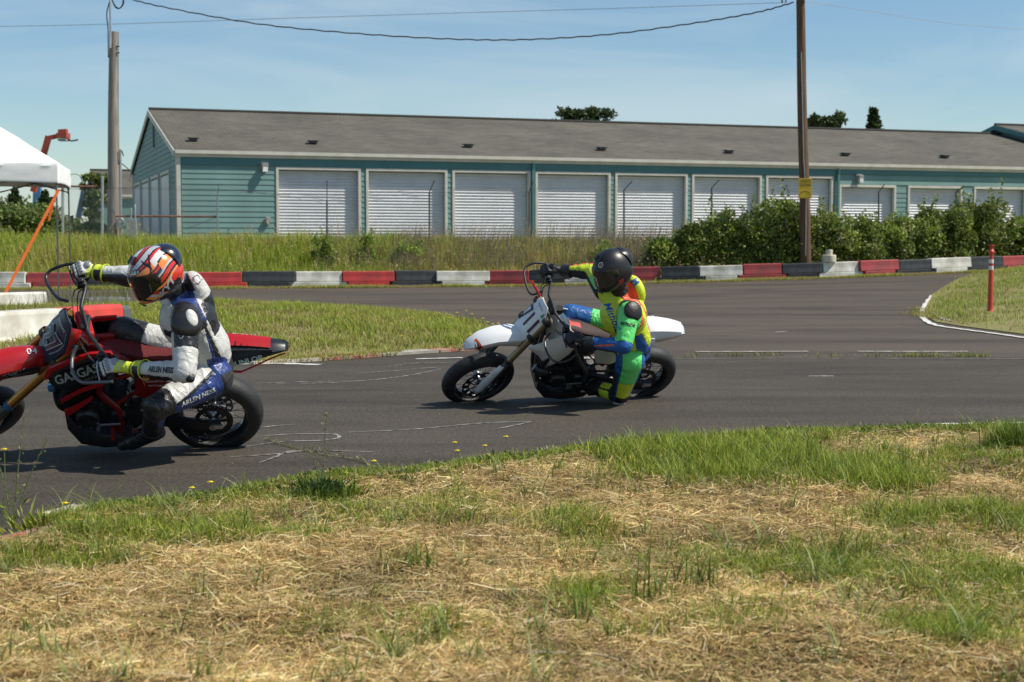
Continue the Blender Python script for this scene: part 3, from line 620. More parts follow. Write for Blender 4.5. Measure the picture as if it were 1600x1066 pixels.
# roof
def roof(root, L0, L1, eh, rh, dep, ov=.10, name='roof', mo=shingle, edge=cream):
    th = .09; sl = math.atan2(rh-eh, dep/2); oy = ov; oz = ov*math.tan(sl)
    for s in (0, 1):
        q = [(L0, -oy, eh-oz+.12), (L1, -oy, eh-oz+.12), (L1, dep/2, rh+.12), (L0, dep/2, rh+.12)]
        if s: q = [(a, dep-b, c) for a, b, c in q][::-1]
        v = q+[(a, b, c-th) for a, b, c in q]
        me = bpy.data.meshes.new(name); me.from_pydata(v, [], [(0, 1, 2, 3), (7, 6, 5, 4), (0, 4, 5, 1), (1, 5, 6, 2), (3, 2, 6, 7), (0, 3, 7, 4)]); me.materials.append(mo); me.update()
        uv = me.uv_layers.new(); cs = 1/math.cos(sl)
        for l in me.loops: c = me.vertices[l.vertex_index].co; uv.data[l.index].uv = (c.x, c.y*cs)
        link(name, me, root)
    mb = MB()
    for s in (-1, 1):
        y0, y1 = (-oy, dep/2) if s < 0 else (dep+oy, dep/2)
        mb.bar((L0-.02, y0, eh-oz), (L0-.02, y1, rh+.0), .04, .2)
    mb.build('rake_board', edge, root)
    mb = MB(); mb.box(((L0+L1)/2, -oy-.05, eh-oz+.06), (L1-L0, .10, .11)); mb.box(((L0+L1)/2, -oy-.005, eh-oz-.04), (L1-L0, .02, .10)); mb.build('gutter', cream, root)
    mb = MB(); mb.box(((L0+L1)/2, -oy/2, eh-oz-.09), (L1-L0, oy, .02)); mb.build('soffit', teal_trim if edge is not cream else cream, root)
    mb = MB(); mb.tube([(L0, dep/2, rh+.14), (L1, dep/2, rh+.14)], .07, 6); mb.build('ridge_cap', mo, root)
roof(bld, -.08, LEN, EH, RH, DEP, ov=.07)
vent = mat('roof_vent_metal', (.09, .085, .08), .6)
for px in (302, 489, 732, 940, 1139, 1321, 1476):
    y = 1.55; u = onwall(px, 235, -y); z = EH+y*(RH-EH)/(DEP/2)+.13
    mb = MB(); mb.box((u, y, z+.04), (.26, .26, .08)).box((u, y-.02, z+.095), (.38, .36, .03)); mb.build('roof_vent', vent, bld, .01, 1)
lampm = mat('lamp_housing', (.30, .29, .27), .5, var=.1); glassm = mat('lamp_glass', (.75, .75, .72), .3)
for px, h in ((413, 2.55), (1341, 2.50)):
    u = onwall(px); mb = MB(); mb.box((u, -.12, h), (.2, .2, .14)); mb.box((u, -.04, h), (.26, .07, .24)); o = mb.build('wall_lamp', lampm, bld, .01); mb = MB(); mb.box((u, -.16, h-.14), (.17, .15, .15), taper=.9); mb.build('lamp_lens', glassm, o, .01)
u = onwall(418); mb = MB(); mb.box((u, -.07, .78), (.16, .1, .18)).box((u-.02, -.1, .66), (.08, .08, .08)); mb.build('outlet_box', lampm, bld, .01)
for px in (832, 1308):
    u = onwall(px); mb = MB(); mb.box((u, -.07, 1.25), (.10, .08, 2.75)); mb.bar((u, -.07, 2.6), (u, -.11, 2.80), .1, .08); mb.build('downspout', teal_trim, bld, .008)
mb = MB(); mb.box((-.03, DEP/2-1.1, 3.95), (.05, .35, .9)); mb.build('gable_vent', vent, bld)
# stepped-up end section at the far right
b2 = empty('storage_building', BO+V3(cb*LEN, sb*LEN, 0), BANG, 'taller end section of the teal storage building with its dark eave above the first roof', 'building')
mb = MB(); mb.box((15, DEP/2, 1.6), (30, DEP-.1, 3.5)); mb.add([(0.02, .05, EH+.4), (.02, DEP-.05, EH+.4), (.02, DEP/2, RH+.4), (.3, .05, EH+.4), (.3, DEP-.05, EH+.4), (.3, DEP/2, RH+.4)], [(0, 1, 2), (3, 5, 4), (0, 3, 4, 1), (1, 4, 5, 2), (2, 5, 3, 0)]); mb.build('wall', teal, b2)
roof(b2, -.3, 30, EH+.42, RH+.42, DEP, edge=teal_trim)
# building behind, left of the near one
b3 = empty('storage_building', (-21.5, 77, 1.2), BANG, 'second storage building standing farther back to the left with grey roof', 'building')
mb = MB(); mb.box((2.75, 4, 1.2), (5.5, 8, 2.6)); mb.add([(0.02, .05, 2.5), (.02, 7.95, 2.5), (.02, 4, 3.9), (.3, .05, 2.5), (.3, 7.95, 2.5), (.3, 4, 3.9)], [(0, 1, 2), (3, 5, 4), (0, 3, 4, 1), (1, 4, 5, 2), (2, 5, 3, 0)]); mb.build('wall', teal, b3)
roof(b3, -.2, 5.7, 2.5, 3.9, 8)
mb = MB(); mb.box((3.2, -.04, 1.1), (2.2, .06, 2.0)); mb.build('roller_door', door_m, b3)

# ---------------- utility poles and cables ----------------
wood_r = mat('pole_wood_brown', (.13, .075, .042), .9, var=.35, scale=3, aniso=(9, 9, .6), bump=.5, bscale=30)
wood_g = mat('pole_wood_grey', (.27, .235, .20), .9, var=.3, scale=3, aniso=(9, 9, .5), bump=.5, bscale=30)
galv = mat('galvanised', (.45, .46, .46), .45, metal=.6, var=.12, scale=8)
blackm = mat('black_rubber', (.02, .02, .021), .6)
YR = 44.35; base = P(1259, 410, YR); top = P(1249, -60, YR)
pr = empty('utility_pole', base, 0, 'brown wooden utility pole standing in the bramble hedge', 'utility pole')
d = top-base; d[1] = 0
mb = MB(); mb.tube([d*k+V3(.012*math.sin(k*9), 0, 0) for k in np.linspace(-.06, 1.15, 12)], np.linspace(.165, .12, 12), 16); mb.build('pole', wood_r, pr)
mb = MB(); mb.tube([V3(-.04, -.17, .2), V3(-.05, -.165, 1.9), d*.35+V3(-.03, -.17, 0), d*.7+V3(-.03, -.155, 0)], .012, 6); mb.build('ground_wire', galv, pr)
mb = MB(); q = P(1222, 4, YR)-base; mb.tube([q+V3(0, 0, .5), q+V3(.0, 0, -.02)], .022, 6); mb.tube([q+V3(.13, 0, .5), q+V3(.11, 0, 0)], .018, 6); mb.tube([q+V3(-.05, 0, .3), d*.91], .03, 6); mb.build('bracket', blackm, pr)
mb = MB(); mb.bar(d*.93+V3(-.7, -.16, 0), d*.93+V3(.55, -.16, 0), .1, .12); mb.build('crossarm', wood_r, pr)
sy = mat('sign_yellow', (.62, .42, .02), .5, var=.12, scale=6); sblk = mat('sign_print', (.03, .03, .03), .6)
sp = P(1258, 294.5, YR-.19); sg = empty('warning_sign', sp, 0, 'small yellow warning sign fixed to the brown utility pole', 'sign')
mb = MB(); mb.box((0, 0, 0), (.40, .012, .60)); mb.build('panel', sy, sg, .004)
for z, w in ((.255, .36), (.16, .34), (-.275, .36)): mb = MB(); mb.box((0, -.009, z), (w, .003, .008)); mb.build('printed_line', sblk, sg)
mb = MB()
for k in range(9): a = math.pi*(.18+.64*k/8); mb.box((.17*math.cos(a)*1.0, -.009, -.25+.17*math.sin(a)), (.05, .003, .012), rot=[[math.cos(a-math.pi/2), 0, -math.sin(a-math.pi/2)], [0, 1, 0], [math.sin(a-math.pi/2), 0, math.cos(a-math.pi/2)]])
mb.build('printed_arc', sblk, sg)['kind'] = 'stuff'
text_on('lettering', 'WARNING', .075, (0, -.0085, .205), (1, 0, 0), (0, 0, 1), sblk, sg, sx=.85)
text_on('lettering', 'CAUTION', .085, (0, -.0085, .085), (1, 0, 0), (0, 0, 1), sblk, sg, sx=.85, bold=.002, shear=.2)
YL = 46.3; base = P(177, 380, YL); top = P(178, 50, YL); d = top-base
pl = empty('utility_pole', base, 0, 'weathered grey wooden pole topped by a thin metal mast left of the building', 'utility pole'); d[1] = 0
mb = MB(); mb.tube([d*k+V3(.01*math.sin(k*7), 0, 0) for k in np.linspace(-.1, 1, 12)], np.linspace(.215, .14, 12), 16); mb.build('pole', wood_g, pl)
mt = P(171, -70, YL-.1)-base; mlo = P(172, 60, YL-.2)-base
mb = MB(); mb.tube([mlo+V3(0, 0, -.3), mlo+V3(0, .08, .3), mt], .035, 8); mb.build('mast', galv, pl)
mb = MB(); mb.tube(curve([mlo+V3(-.05, -.05, -.6), mlo+V3(-.06, 0, .3), mlo+V3(-.09, 0, .75), mlo+V3(0, 0, 1.1)], 5), .018, 6)
for k in range(2): mb.tube(curve([P(173, -5, YL)-base, P(180, 9+2*k, YL)-base, P(187, 13, YL)-base, P(193-k, 5, YL)-base, P(192, -12, YL)-base], 6), .018, 6)
mb.tube([d*.93+V3(.1, -.1, 0), d*.93+V3(.2, -.1, 0)], .02, 6); mb.tube([d*.90+V3(.1, -.1, 0), d*.9+V3(.2, -.1, 0)], .02, 6)
mb.build('drip_loop', blackm, pl)
mb = MB(); mb.tube([P(188, 236, YL)-base, P(189, 385, YL)-base], .04, 8); mb.build('conduit', galv, pl)
mb = MB(); mb.tube(curve([P(186, 234, YL-.1)-base, P(190, 236, YL-.1)-base, P(193, 244, YL-.1)-base], 4), .018, 6); mb.tube([P(187, 253, YL-.1)-base, P(212, 274, YL+3)-base], .015, 5); mb.build('service_drop', blackm, pl)
mb = MB(); mb.box(P(189, 350, YL-.25)-base, (.24, .18, .3)); mb.lathe([(0, -.1), (.1, -.1), (.1, .05), (0, .05)], P(189, 345, YL-.35)-base, (0, 1, 0), 14); mb.build('meter_box', galv, pl, .01)
mb = MB(); mb.box(P(208, 358, YL-.3)-base, (.24, .2, .62)); mb.tube([P(205, 345, YL-.3)-base, P(205, 325, YL-.3)-base], .03, 6); mb.tube([P(211, 345, YL-.3)-base, P(211, 320, YL-.3)-base], .03, 6); mb.build('junction_cabinet', galv, pl, .01)
def cable(lb, pix, Ys, r, m, n=10, wig=0):
    pts = curve([P(px, py, Y) for (px, py), Y in zip(pix, Ys)], n)
    if wig: pts = [p+V3(0, math.sin(i*1.9)*wig, math.cos(i*1.9)*wig) for i, p in enumerate(pts)]
    mb = MB(); mb.tube(pts, r, 6); o = mb.build('overhead_cable', m); tag(o, lb, 'cable')
def lerp(a, b, n): return [a+(b-a)*i/(n-1) for i in range(n)]
cable('thick twisted black cable sagging between the two wooden poles', [(192, -4), (260, 12), (400, 37), (550, 52), (700, 61), (820, 62), (950, 54), (1080, 37), (1180, 20), (1240, 4)], lerp(YL, YR, 10), .02, blackm, 14, .012)
wm = mat('wire_grey', (.16, .15, .17), .5)
cable('thin faint wire running level across the sky behind the poles', [(-80, 43), (170, 38), (500, 27), (800, 18), (1000, 12), (1230, 4)], lerp(62, 60, 6), .010, wm)
cable('thin faint wire dropping to the right of the brown pole', [(1255, 2), (1350, 16), (1480, 36), (1600, 46), (1750, 56)], lerp(YR, 47, 5), .005, wm)

# ---------------- fence ----------------
fence = empty('chain_link_fence', (-9, 45.9, 1.2), 0, 'rusting chain link fence with angled barbed wire arms before the building', 'fence'); FO = V3(-9, 45.9, 1.2)
rust = mat('rusty_pipe', (.20, .10, .065), .8, var=.4, scale=9); fpost = mat('fence_post', (.10, .095, .09), .6)
FP = [(340, 372, 306, 342, 286), (511, 400, 312, 511, 282), (671, 400, 300, 679, 282), (827, 400, 300, 833, 284), (975, 400, 297, 988, 283), (1112, 400, 294, 1124, 281), (1253, 400, 300, 1262, 285), (1373, 400, 300, 1382, 288), (1494, 400, 300, 1506, 290), (1615, 400, 302, 1626, 292)]
FY = lambda px: np.interp(px, [0, 340, 1600], [46, 46.2, 51.5])
for i, (px, yb, yt, ax, ay) in enumerate(FP):
    Y = FY(px); a = P(px, yb, Y)-FO; b = P(px, yt, Y)-FO; c = P(ax, ay, Y-.12)-FO
    mb = MB(); mb.tube([a, b], .03, 8); mb.tube([b, c], .017, 6); mb.build('post', galv if i == 0 else fpost, fence)
for px, y0, y1 in ((160, 275, 400), (98, 290, 400)):
    Y = 46; mb = MB(); mb.tube([P(px, y1, Y)-FO, P(px, y0, Y)-FO], .045, 8); mb.build('post', galv, fence)
mb = MB(); mb.tube([P(180, 338, 46)-FO, P(338, 338.5, 46.2)-FO], .03, 8); mb.tube([P(100, 291, 46)-FO, P(160, 292, 46)-FO], .03, 8); mb.build('top_rail', rust, fence)
mb = MB(); mb.tube([P(338, 340, 46.2)-FO, P(290, 358, 46.1)-FO], .008, 5)
for dz in (0, 6, 12): mb.tube([P(100, 296-dz*.4, 46)-FO, P(340, 290+dz*.8, 46.1)-FO, *[P(px, yt-dz*.9+6, FY(px))-FO for px, _, yt, _, _ in FP[1:]]], .004, 4)
mb.tube(curve([P(x_, y_, 46)-FO for x_, y_ in ((103, 283), (108, 275), (116, 272), (124, 275), (130, 285), (137, 289), (144, 280), (150, 274), (158, 271))], 5), .01, 5)
o = mb.build('barbed_wire', fpost, fence); o['kind'] = 'stuff'
mb = MB()                                            # chain link mesh: real diagonal wires
def link_panel(pxa, pxb, zt, cell):
    A = P(pxa, 379, FY(pxa)); B = P(pxb, 379, FY(pxb)); L = np.linalg.norm((B-A)[:2]); e = norm((B-A)*[1, 1, 0]); z0 = 1.25; Hh = zt
    vs = []; fs = []; n = int((L+Hh)/cell)
    for s in (1, -1):
        for k in range(n):
            x0 = k*cell-Hh if s > 0 else k*cell; t0 = 0; t1 = Hh
            a = max(0, -x0) if s > 0 else max(0, x0-L); b = min(Hh, L-x0) if s > 0 else min(Hh, x0)
            if b <= a: continue
            p = A+e*(x0+s*a); q = A+e*(x0+s*b); w = .0035; p = V3(p[0], p[1], z0+a); q = V3(q[0], q[1], z0+b); sd = norm(q-p); up = np.cross(sd, V3(e[1], -e[0], 0))*w/2
            i = len(vs); vs += [p-up-FO, p+up-FO, q+up-FO, q-up-FO]; fs.append((i, i+1, i+2, i+3))
    mb.add(vs, fs)
link_panel(98, 340, 1.75, .075)
o = mb.build('wire_mesh', galv, fence); o['kind'] = 'stuff'
mb = MB(); mb.build if 0 else None

# ---------------- plastic barriers ----------------
bar_w = mat('barrier_white', (.72, .70, .64), .55, var=.10, scale=3, var2=(.50, .47, .40), bump=.25, bscale=9)
bar_r = mat('barrier_red', (.52, .035, .035), .5, var=.10, scale=4, var2=(.34, .04, .04), bump=.25, bscale=9)
bar_rf = mat('barrier_red_faded', (.42, .045, .05), .6, var=.10, scale=4, var2=(.26, .06, .06), bump=.25, bscale=9)
bar_k = mat('barrier_black', (.018, .021, .026), .5, var=.3, scale=5, var2=(.05, .05, .05), bump=.25, bscale=9)
def barrier_mesh(L, h, m, step):
    """long body with a foot that steps out at one end and is cut back at the other"""
    mb = MB(); g = .012; d0, d1, st = .17, .13, .14*1.0
    def block(x0, x1, z0, z1, w0, w1):
        nx = 7; vs = []
        for i in range(nx):
            t = i/(nx-1); x = x0+(x1-x0)*t; wv = .004*math.sin(i*2.1)
            for z, w in ((z0, w0), ((z0+z1)/2, (w0+w1)/2-.008), (z1, w1)):
                vs += [(x, -w-wv, z), (x, w+wv, z)]
        fs = []
        for i in range(nx-1):
            a = i*6; b = a+6
            fs += [(a, b, b+2, a+2), (a+2, b+2, b+4, a+4), (a+1, a+3, b+3, b+1), (a+3, a+5, b+5, b+3), (a+4, b+4, b+5, a+5), (a, a+1, b+1, b)]
        e = (nx-1)*6; fs += [(0, 2, 3, 1), (2, 4, 5, 3), (e, e+1, e+3, e+2), (e+2, e+3, e+5, e+4)]; mb.add(vs, fs)
    l0 = -L/2+g; l1 = L/2-g
    a, b = {'out': (l0-st, l1+st), 'in': (l0+st+.02, l1-st-.02), 'flat': (l0, l1)}[step]
    block(a, b, 0, h*.36, d0, d0-.01); block(l0, l1, h*.36+.002, h, d0-.012, d1)
    return mb.mesh('barrier', m)
BP = [(-140, -40, 'k'), (-40, 42, 'w'), (42, 128, 'r'), (128, 212, 'k'), (212, 296, 'w'), (296, 378, 'r'), (378, 461, 'k'), (461, 534, 'w'), (534, 616, 'r'), (616, 681, 'k'), (681, 765, 'w'), (765, 828, 'r'), (828, 890, 'k'), (890, 955, 'w'), (955, 1033, 'r'), (1033, 1092, 'k'), (1092, 1160, 'w'), (1160, 1220, 'r'), (1220, 1283, 'k'), (1283, 1339, 'w'), (1339, 1401, 'r'), (1401, 1451, 'k'), (1451, 1513, 'w'), (1513, 1562, 'k'), (1562, 1630, 'r'), (1630, 1690, 'k'), (1690, 1750, 'w')]
tops = lambda px: np.interp(px, [-140, 0, 300, 740, 1115, 1310, 1480, 1600, 1750], [428, 427, 425, 423, 416, 411, 406, 403.5, 400])
def bary_px(px):                                     # barrier line point along a photo column
    k = ray(px, 430); k = k[0]/k[1]; Y = 43.0
    for _ in range(30): Y = .5*Y+.5*float(barY(k*Y))
    return V3(k*Y, Y, 0)
names = {'w': 'white', 'r': 'red', 'k': 'black'}
where = {}
bm_cache = {}
seenlist = []
for i, (a, b, c) in enumerate(BP):
    A = bary_px(a); B = bary_px(b); L = np.linalg.norm(B-A); M = (A+B)/2; d = B-A; hz = .47+.012*math.sin(i*2.3)
    z = float(H(M[0], M[1]-.3)); slope = (float(H(B[0], B[1]-.3))-float(H(A[0], A[1]-.3)))/L
    m = {'w': bar_w, 'k': bar_k, 'r': bar_r if a < 740 and a > 200 else bar_rf}[c]
    o = link('plastic_barrier', barrier_mesh(L, hz, m, 'out' if i % 2 else 'in'))
    o.location = (M[0], M[1]+.04*math.sin(i*3.7), z-.01); o.rotation_euler = (0, -math.atan(slope), math.atan2(d[1], d[0])+.02*math.sin(i*5.1))
    bv = o.modifiers.new('bevel', 'BEVEL'); bv.width = .018; bv.segments = 2; bv.limit_method = 'ANGLE'
    o['category'] = 'barrier'; o['group'] = 'interlocking barriers along the far edge of the track'
    seenlist.append((o, (a+b)/2, names[c]))
def blab(px, c):
    spots = [(-90, 'beyond the left end of the row, partly out of the picture'), (1, 'under the white canopy at the left end of the row'), (85, 'behind the raised handlebar of the red motorcycle'), (170, 'hidden behind the gloved hand and sleeve of the first rider'), (254, 'hidden behind the orange helmet of the first rider'),
             (337, 'just right of the orange helmet'), (419, 'between the bright red one and the first fully visible white one'), (497, 'nearest right of the orange helmet'), (575, 'in the middle stretch between the two riders'), (648, 'midway between the riders, between red and white'), (723, 'left of the handlebar of the white motorcycle'), (796, 'touching the handguard'),
             (859, 'behind the black gloves of the second rider'), (922, 'behind the outstretched sleeve of the second rider'), (994, 'directly right of the black helmet'), (1062, 'second to the right of the black helmet'), (1126, 'third to the right of the black helmet'), (1190, 'left of the brown utility pole'), (1251, 'at the foot of the brown utility pole'),
             (1311, 'carrying the pale bucket'), (1370, 'right of the one carrying the pale bucket'), (1426, 'left of the last fully visible white one'), (1482, 'last fully visible one of its colour before the marker post'), (1537, 'behind the red marker post'), (1596, 'at the right edge of the picture'), (1660, 'out past the right edge'), (1720, 'out past the right edge, last')]
    s = min(spots, key=lambda q: abs(q[0]-px)); return f'{c} plastic barrier {s[1]}'
for o, px, c in seenlist: o['label'] = blab(px, c)
# pale bucket on a barrier
q = bary_px(1295); zt = float(H(q[0], q[1]-.3))+.46
bk = empty('bucket', (q[0], q[1], zt), 0, 'pale round bucket with smaller cap standing on a white barrier by the pole', 'bucket')
mb = MB(); mb.lathe([(0, 0), (.20, 0), (.205, .02), (.205, .2), (.19, .215), (0, .215)], n=24); mb.build('body', mat('pale_plastic', (.62, .57, .44), .6), bk)
mb = MB(); mb.lathe([(0, .215), (.10, .217), (.105, .34), (.09, .37), (0, .37)], n=20); mb.build('cap', mat('pale_cap', (.55, .5, .38), .6), bk)
# nearer barrier group at the left
def near_barrier(pa, pb, ya, yb, h, m, lb, d=.22, name='plastic_barrier', z0=0):
    A = G(pa, ya, z0); B = G(pb, yb, z0); L = np.linalg.norm(B-A); dirx = norm(B-A); M = (A+B)/2; mb = MB(); nx = 9; vs = []
    for i in range(nx):
        x = -L/2+.01+(L-.02)*i/(nx-1); wv = .006*math.sin(i*1.9)
        for z, w in ((0, d), (h*.3, d-.01), (h*.34, d-.05), (h*.9, d-.08), (h, d-.10)): vs += [(x, -w-wv, z), (x, w, z)]
    fs = []; c = 10
    for i in range(nx-1):
        a = i*c; b = a+c
        for j in range(4): fs += [(a+2*j, b+2*j, b+2*j+2, a+2*j+2), (a+2*j+1, a+2*j+3, b+2*j+3, b+2*j+1)]
        fs += [(a+8, b+8, b+9, a+9), (a, a+1, b+1, b)]
    e = (nx-1)*c
    for j in range(4): fs += [(2*j, 2*j+2, 2*j+3, 2*j+1), (e+2*j, e+2*j+1, e+2*j+3, e+2*j+2)]
    mb.add(vs, fs); o = mb.build(name, m, None, .012); o.location = M+dirx*0+V3(-dirx[1], dirx[0], 0)*d; o.rotation_euler = (0, 0, math.atan2(dirx[1], dirx[0]))
    tag(o, lb, 'barrier', 'barriers standing on the grass behind the red motorcycle'); return o
bar_r2 = mat('barrier_red_near', (.62, .06, .045), .55, var=.12, scale=2.5, bump=.15, bscale=9)
near_barrier(-60, 113, 556, 541, .47, bar_w, 'long white plastic barrier behind the number plate of the red motorcycle')
near_barrier(114, 202, 541, 530, .47, bar_r2, 'bright red plastic barrier behind the handlebar of the red motorcycle')
near_barrier(203, 214, 530, 528, .44, mat('barrier_grey_end', (.10, .105, .11), .7), 'short dark grey end block beside the bright red barrier')
near_barrier(-50, 77, 488, 484, .34, bar_w, 'dirty white barrier farther back below the orange strap')
o = near_barrier(140, 208, 480, 478, .17, mat('slab_grey', (.14, .14, .15), .8), 'low grey kerb slab lying beyond the bright red barrier', d=.5)

# ---------------- canopy ----------------
cv = mat('canopy_fabric', (.80, .80, .78), .7, var=.04, scale=2, bump=.35, bscale=2.2); cframe = mat('canopy_frame', (.16, .155, .15), .5, metal=.4)
co = P(94, 474, 31.2); co[2] = 0; cano = empty('canopy_tent', co, R(12), 'white pop-up canopy tent with steel legs at the left edge', 'canopy tent')
zv = P(97, 291, 31.2)[2]; zc = P(97, 255, 31.2)[2]
S_ = 3.05
def inner(u, v):                                     # top fabric u,v 0..1 over the square, from corner (0,0) going -x and +y
    x = -u*S_; y = v*S_; r = max(abs(u-.5), abs(v-.5))*2; z = zc+(1-r)**.92*.97-.05*math.sin(math.pi*min(1, (1-r)*1.6))*(1-abs(abs(u-.5)-abs(v-.5))*2)
    return (x, y, z)
mb = MB(); mb.grid(inner, 25, 25); o = mb.build('roof_fabric', cv, cano)
mb = MB(); pr_ = []
for k in range(0, 129):
    t = k/128*4; s_ = int(t) % 4; a = t-int(t); x, y = [(-a*S_, 0), (-S_, a*S_), (-S_+a*S_, S_), (0, S_-a*S_)][s_]
    nn = [(0, -1), (-1, 0), (0, 1), (1, 0)][s_]; sag = .03*math.sin(math.pi*a)
    rip = .008*math.sin(a*21)
    pr_.append([(x+nn[0]*q_, y+nn[1]*q_, z) for q_, z in ((0, zc), (.02+rip, zc-.06), (.012-rip, zc-.15), (.03+rip*.5, zc-.24), (.018, zc-.36+sag), (.026, zc-.40+sag), (.018, zc-.42+sag))])
vs = [p for c in pr_ for p in c]; m_ = 7; fs = [(i*m_+j, (i+1)*m_+j, (i+1)*m_+j+1, i*m_+j+1) for i in range(128) for j in range(m_-1)]
mb.add(vs, fs, True); mb.build('valance', cv, cano)
for x, y in ((-.03, .03), (-S_+.03, .03), (-S_+.03, S_-.03), (-.03, S_-.03)):
    mb = MB(); mb.box((x, y, zc/2), (.035, .035, zc)); mb.box((x, y, 1.15), (.045, .045, .08)); mb.box((x, y, .01), (.09, .09, .02)); mb.build('leg', cframe, cano, .003)
mb = MB()
for a, b in (((-.03, .03), (-S_+.03, .03)), ((-S_+.03, .03), (-S_+.03, S_-.03)), ((-S_+.03, S_-.03), (-.03, S_-.03)), ((-.03, S_-.03), (-.03, .03))):
    a = V3(*a, 0); b = V3(*b, 0); z1 = zc-.12; z2 = zc-.52; m2 = (a+b)/2
    for p, q in ((a, m2), (m2, b)): mb.bar(p+V3(0, 0, z1), q+V3(0, 0, z2), .02, .03); mb.bar(p+V3(0, 0, z2), q+V3(0, 0, z1), .02, .03)
mb.build('truss_bar', cframe, cano)
orange = mat('orange_strap', (.75, .14, .02), .6, var=.08)
st = P(92, 296, 31.0); en = P(2, 470, 29.3)
strap = empty('tie_down_strap', en, 0, 'orange ratchet strap running from the canopy corner down to the ground', 'strap')
mb = MB(); mb.bar(st-en, V3(0, 0, 0), .07, .006, up=(.3, 1, .2)); mb.build('webbing', orange, strap)
mb = MB(); mb.bar(P(86, 305, 30.9)-en, P(76, 345, 30.6)-en, .045, .006, up=(.3, 1, .2)); mb.build('loose_end', orange, strap)
mb = MB(); mb.box(P(83, 312, 30.9)-en, (.08, .05, .12)); mb.build('ratchet', blackm, strap)

# ---------------- machines beyond the field ----------------
redm = mat('lift_red', (.40, .07, .04), .6, var=.15); bluem = mat('lift_blue', (.05, .11, .18), .6); greym = mat('lift_grey', (.3, .3, .3), .6)
def machine(lb, Y, base_px, arms, m, cat, extra=None, r=.25):
    o0 = P(*base_px, Y); o0[2] = 1.25; rt = empty('boom_lift', o0, 0, lb, cat)
    mb = MB(); mb.box((0, 0, .95), (3.2, 2.2, .9)); mb.build('chassis', m, rt, .1)
    for x in (-1.1, 1.1):
        for y in (-1.1, 1.1): mb = MB(); mb.lathe([(0, -.2), (.5, -.2), (.55, 0), (.5, .2), (0, .2)], (x, y, .55), (0, 1, 0), 14); mb.build('wheel', blackm, rt)
    for a, b, w in arms: mb = MB(); mb.bar(P(*a, Y)-o0, P(*b, Y)-o0, w, w*1.2); mb.build('boom', m, rt)
    if extra: extra(rt, o0)
    return rt
def ex1(rt, o0):
    Y = 110; q = lambda *p: P(*p, Y)-o0
    mb = MB(); mb.bar(q(91, 212), q(107, 212), 1.0, .35); mb.bar(q(92, 206), q(105, 205), .5, .3); mb.bar(q(98, 206), q(108, 219), .18); mb.build('carriage', redm, rt); mb = MB(); mb.bar(q(93, 219), q(106, 219), .9, .15); mb.build('platform', greym, rt)
    mb = MB(); mb.tube([q(107, 219), q(112, 220.5), q(122, 218.5)], .06, 5); mb.build('fork', blackm, rt)
machine('red telehandler boom reaching up above the white canopy', 110, (44, 380), [((52, 300), (76, 213), .34), ((75, 216), (93, 212), .26)], redm, 'telehandler', ex1)
def ex2(rt, o0):
    Y = 120; q = lambda *p: P(*p, Y)-o0
    mb = MB(); mb.tube([q(137, 318), q(150, 319)], .12, 6); mb.tube([q(143, 300), q(146, 318)], .06, 5); mb.box(q(142, 302), (.45, .5, .3)); mb.build('basket', bluem, rt)
machine('small dark blue boom lift standing between the canopy and the grey pole', 120, (122, 378), [((120, 352), (131, 298), .32), ((131, 298), (137, 318), .26), ((120, 378), (120, 350), .5)], bluem, 'boom lift', ex2)
machine('faded blue boom seen under the canopy edge behind the bushes', 125, (57, 378), [((57, 345), (59, 288), .5)], mat('lift_light_blue', (.08, .22, .38), .6), 'boom lift')

# ---------------- red marker post ----------------
mp0 = G(1547, 486, .17); dl = empty('marker_post', mp0, 0, 'red plastic marker post with a white band on the right hand grass', 'marker post')
hp = (486-381)*mp0[1]/FOC*.985; redp = mat('post_red', (.50, .05, .03), .5, var=.15, scale=5)
mb = MB(); r0 = .042; mb.lathe([(0, 0), (.06, 0), (.05, .02), (r0*1.05, .05), (r0*.85, hp*.72)], n=16); mb.lathe([(r0*.85, hp*.72), (r0*.7, hp*.8), (r0*.6, hp*.84), (r0*1.2, hp*.87), (r0*1.2, hp*.9), (r0*.6, hp*.93), (r0*.6, hp*.97), (r0*1.1, hp*.98), (r0*1.1, hp), (0, hp)], n=16); mb.build('tube', redp, dl)
for a, b, m in ((.72, .78, bar_w), (.62, .68, bar_w)): mb = MB(); mb.lathe([(r0*.93, hp*a), (r0*.91, hp*b)], n=16); mb.build('reflective_band', m, dl)

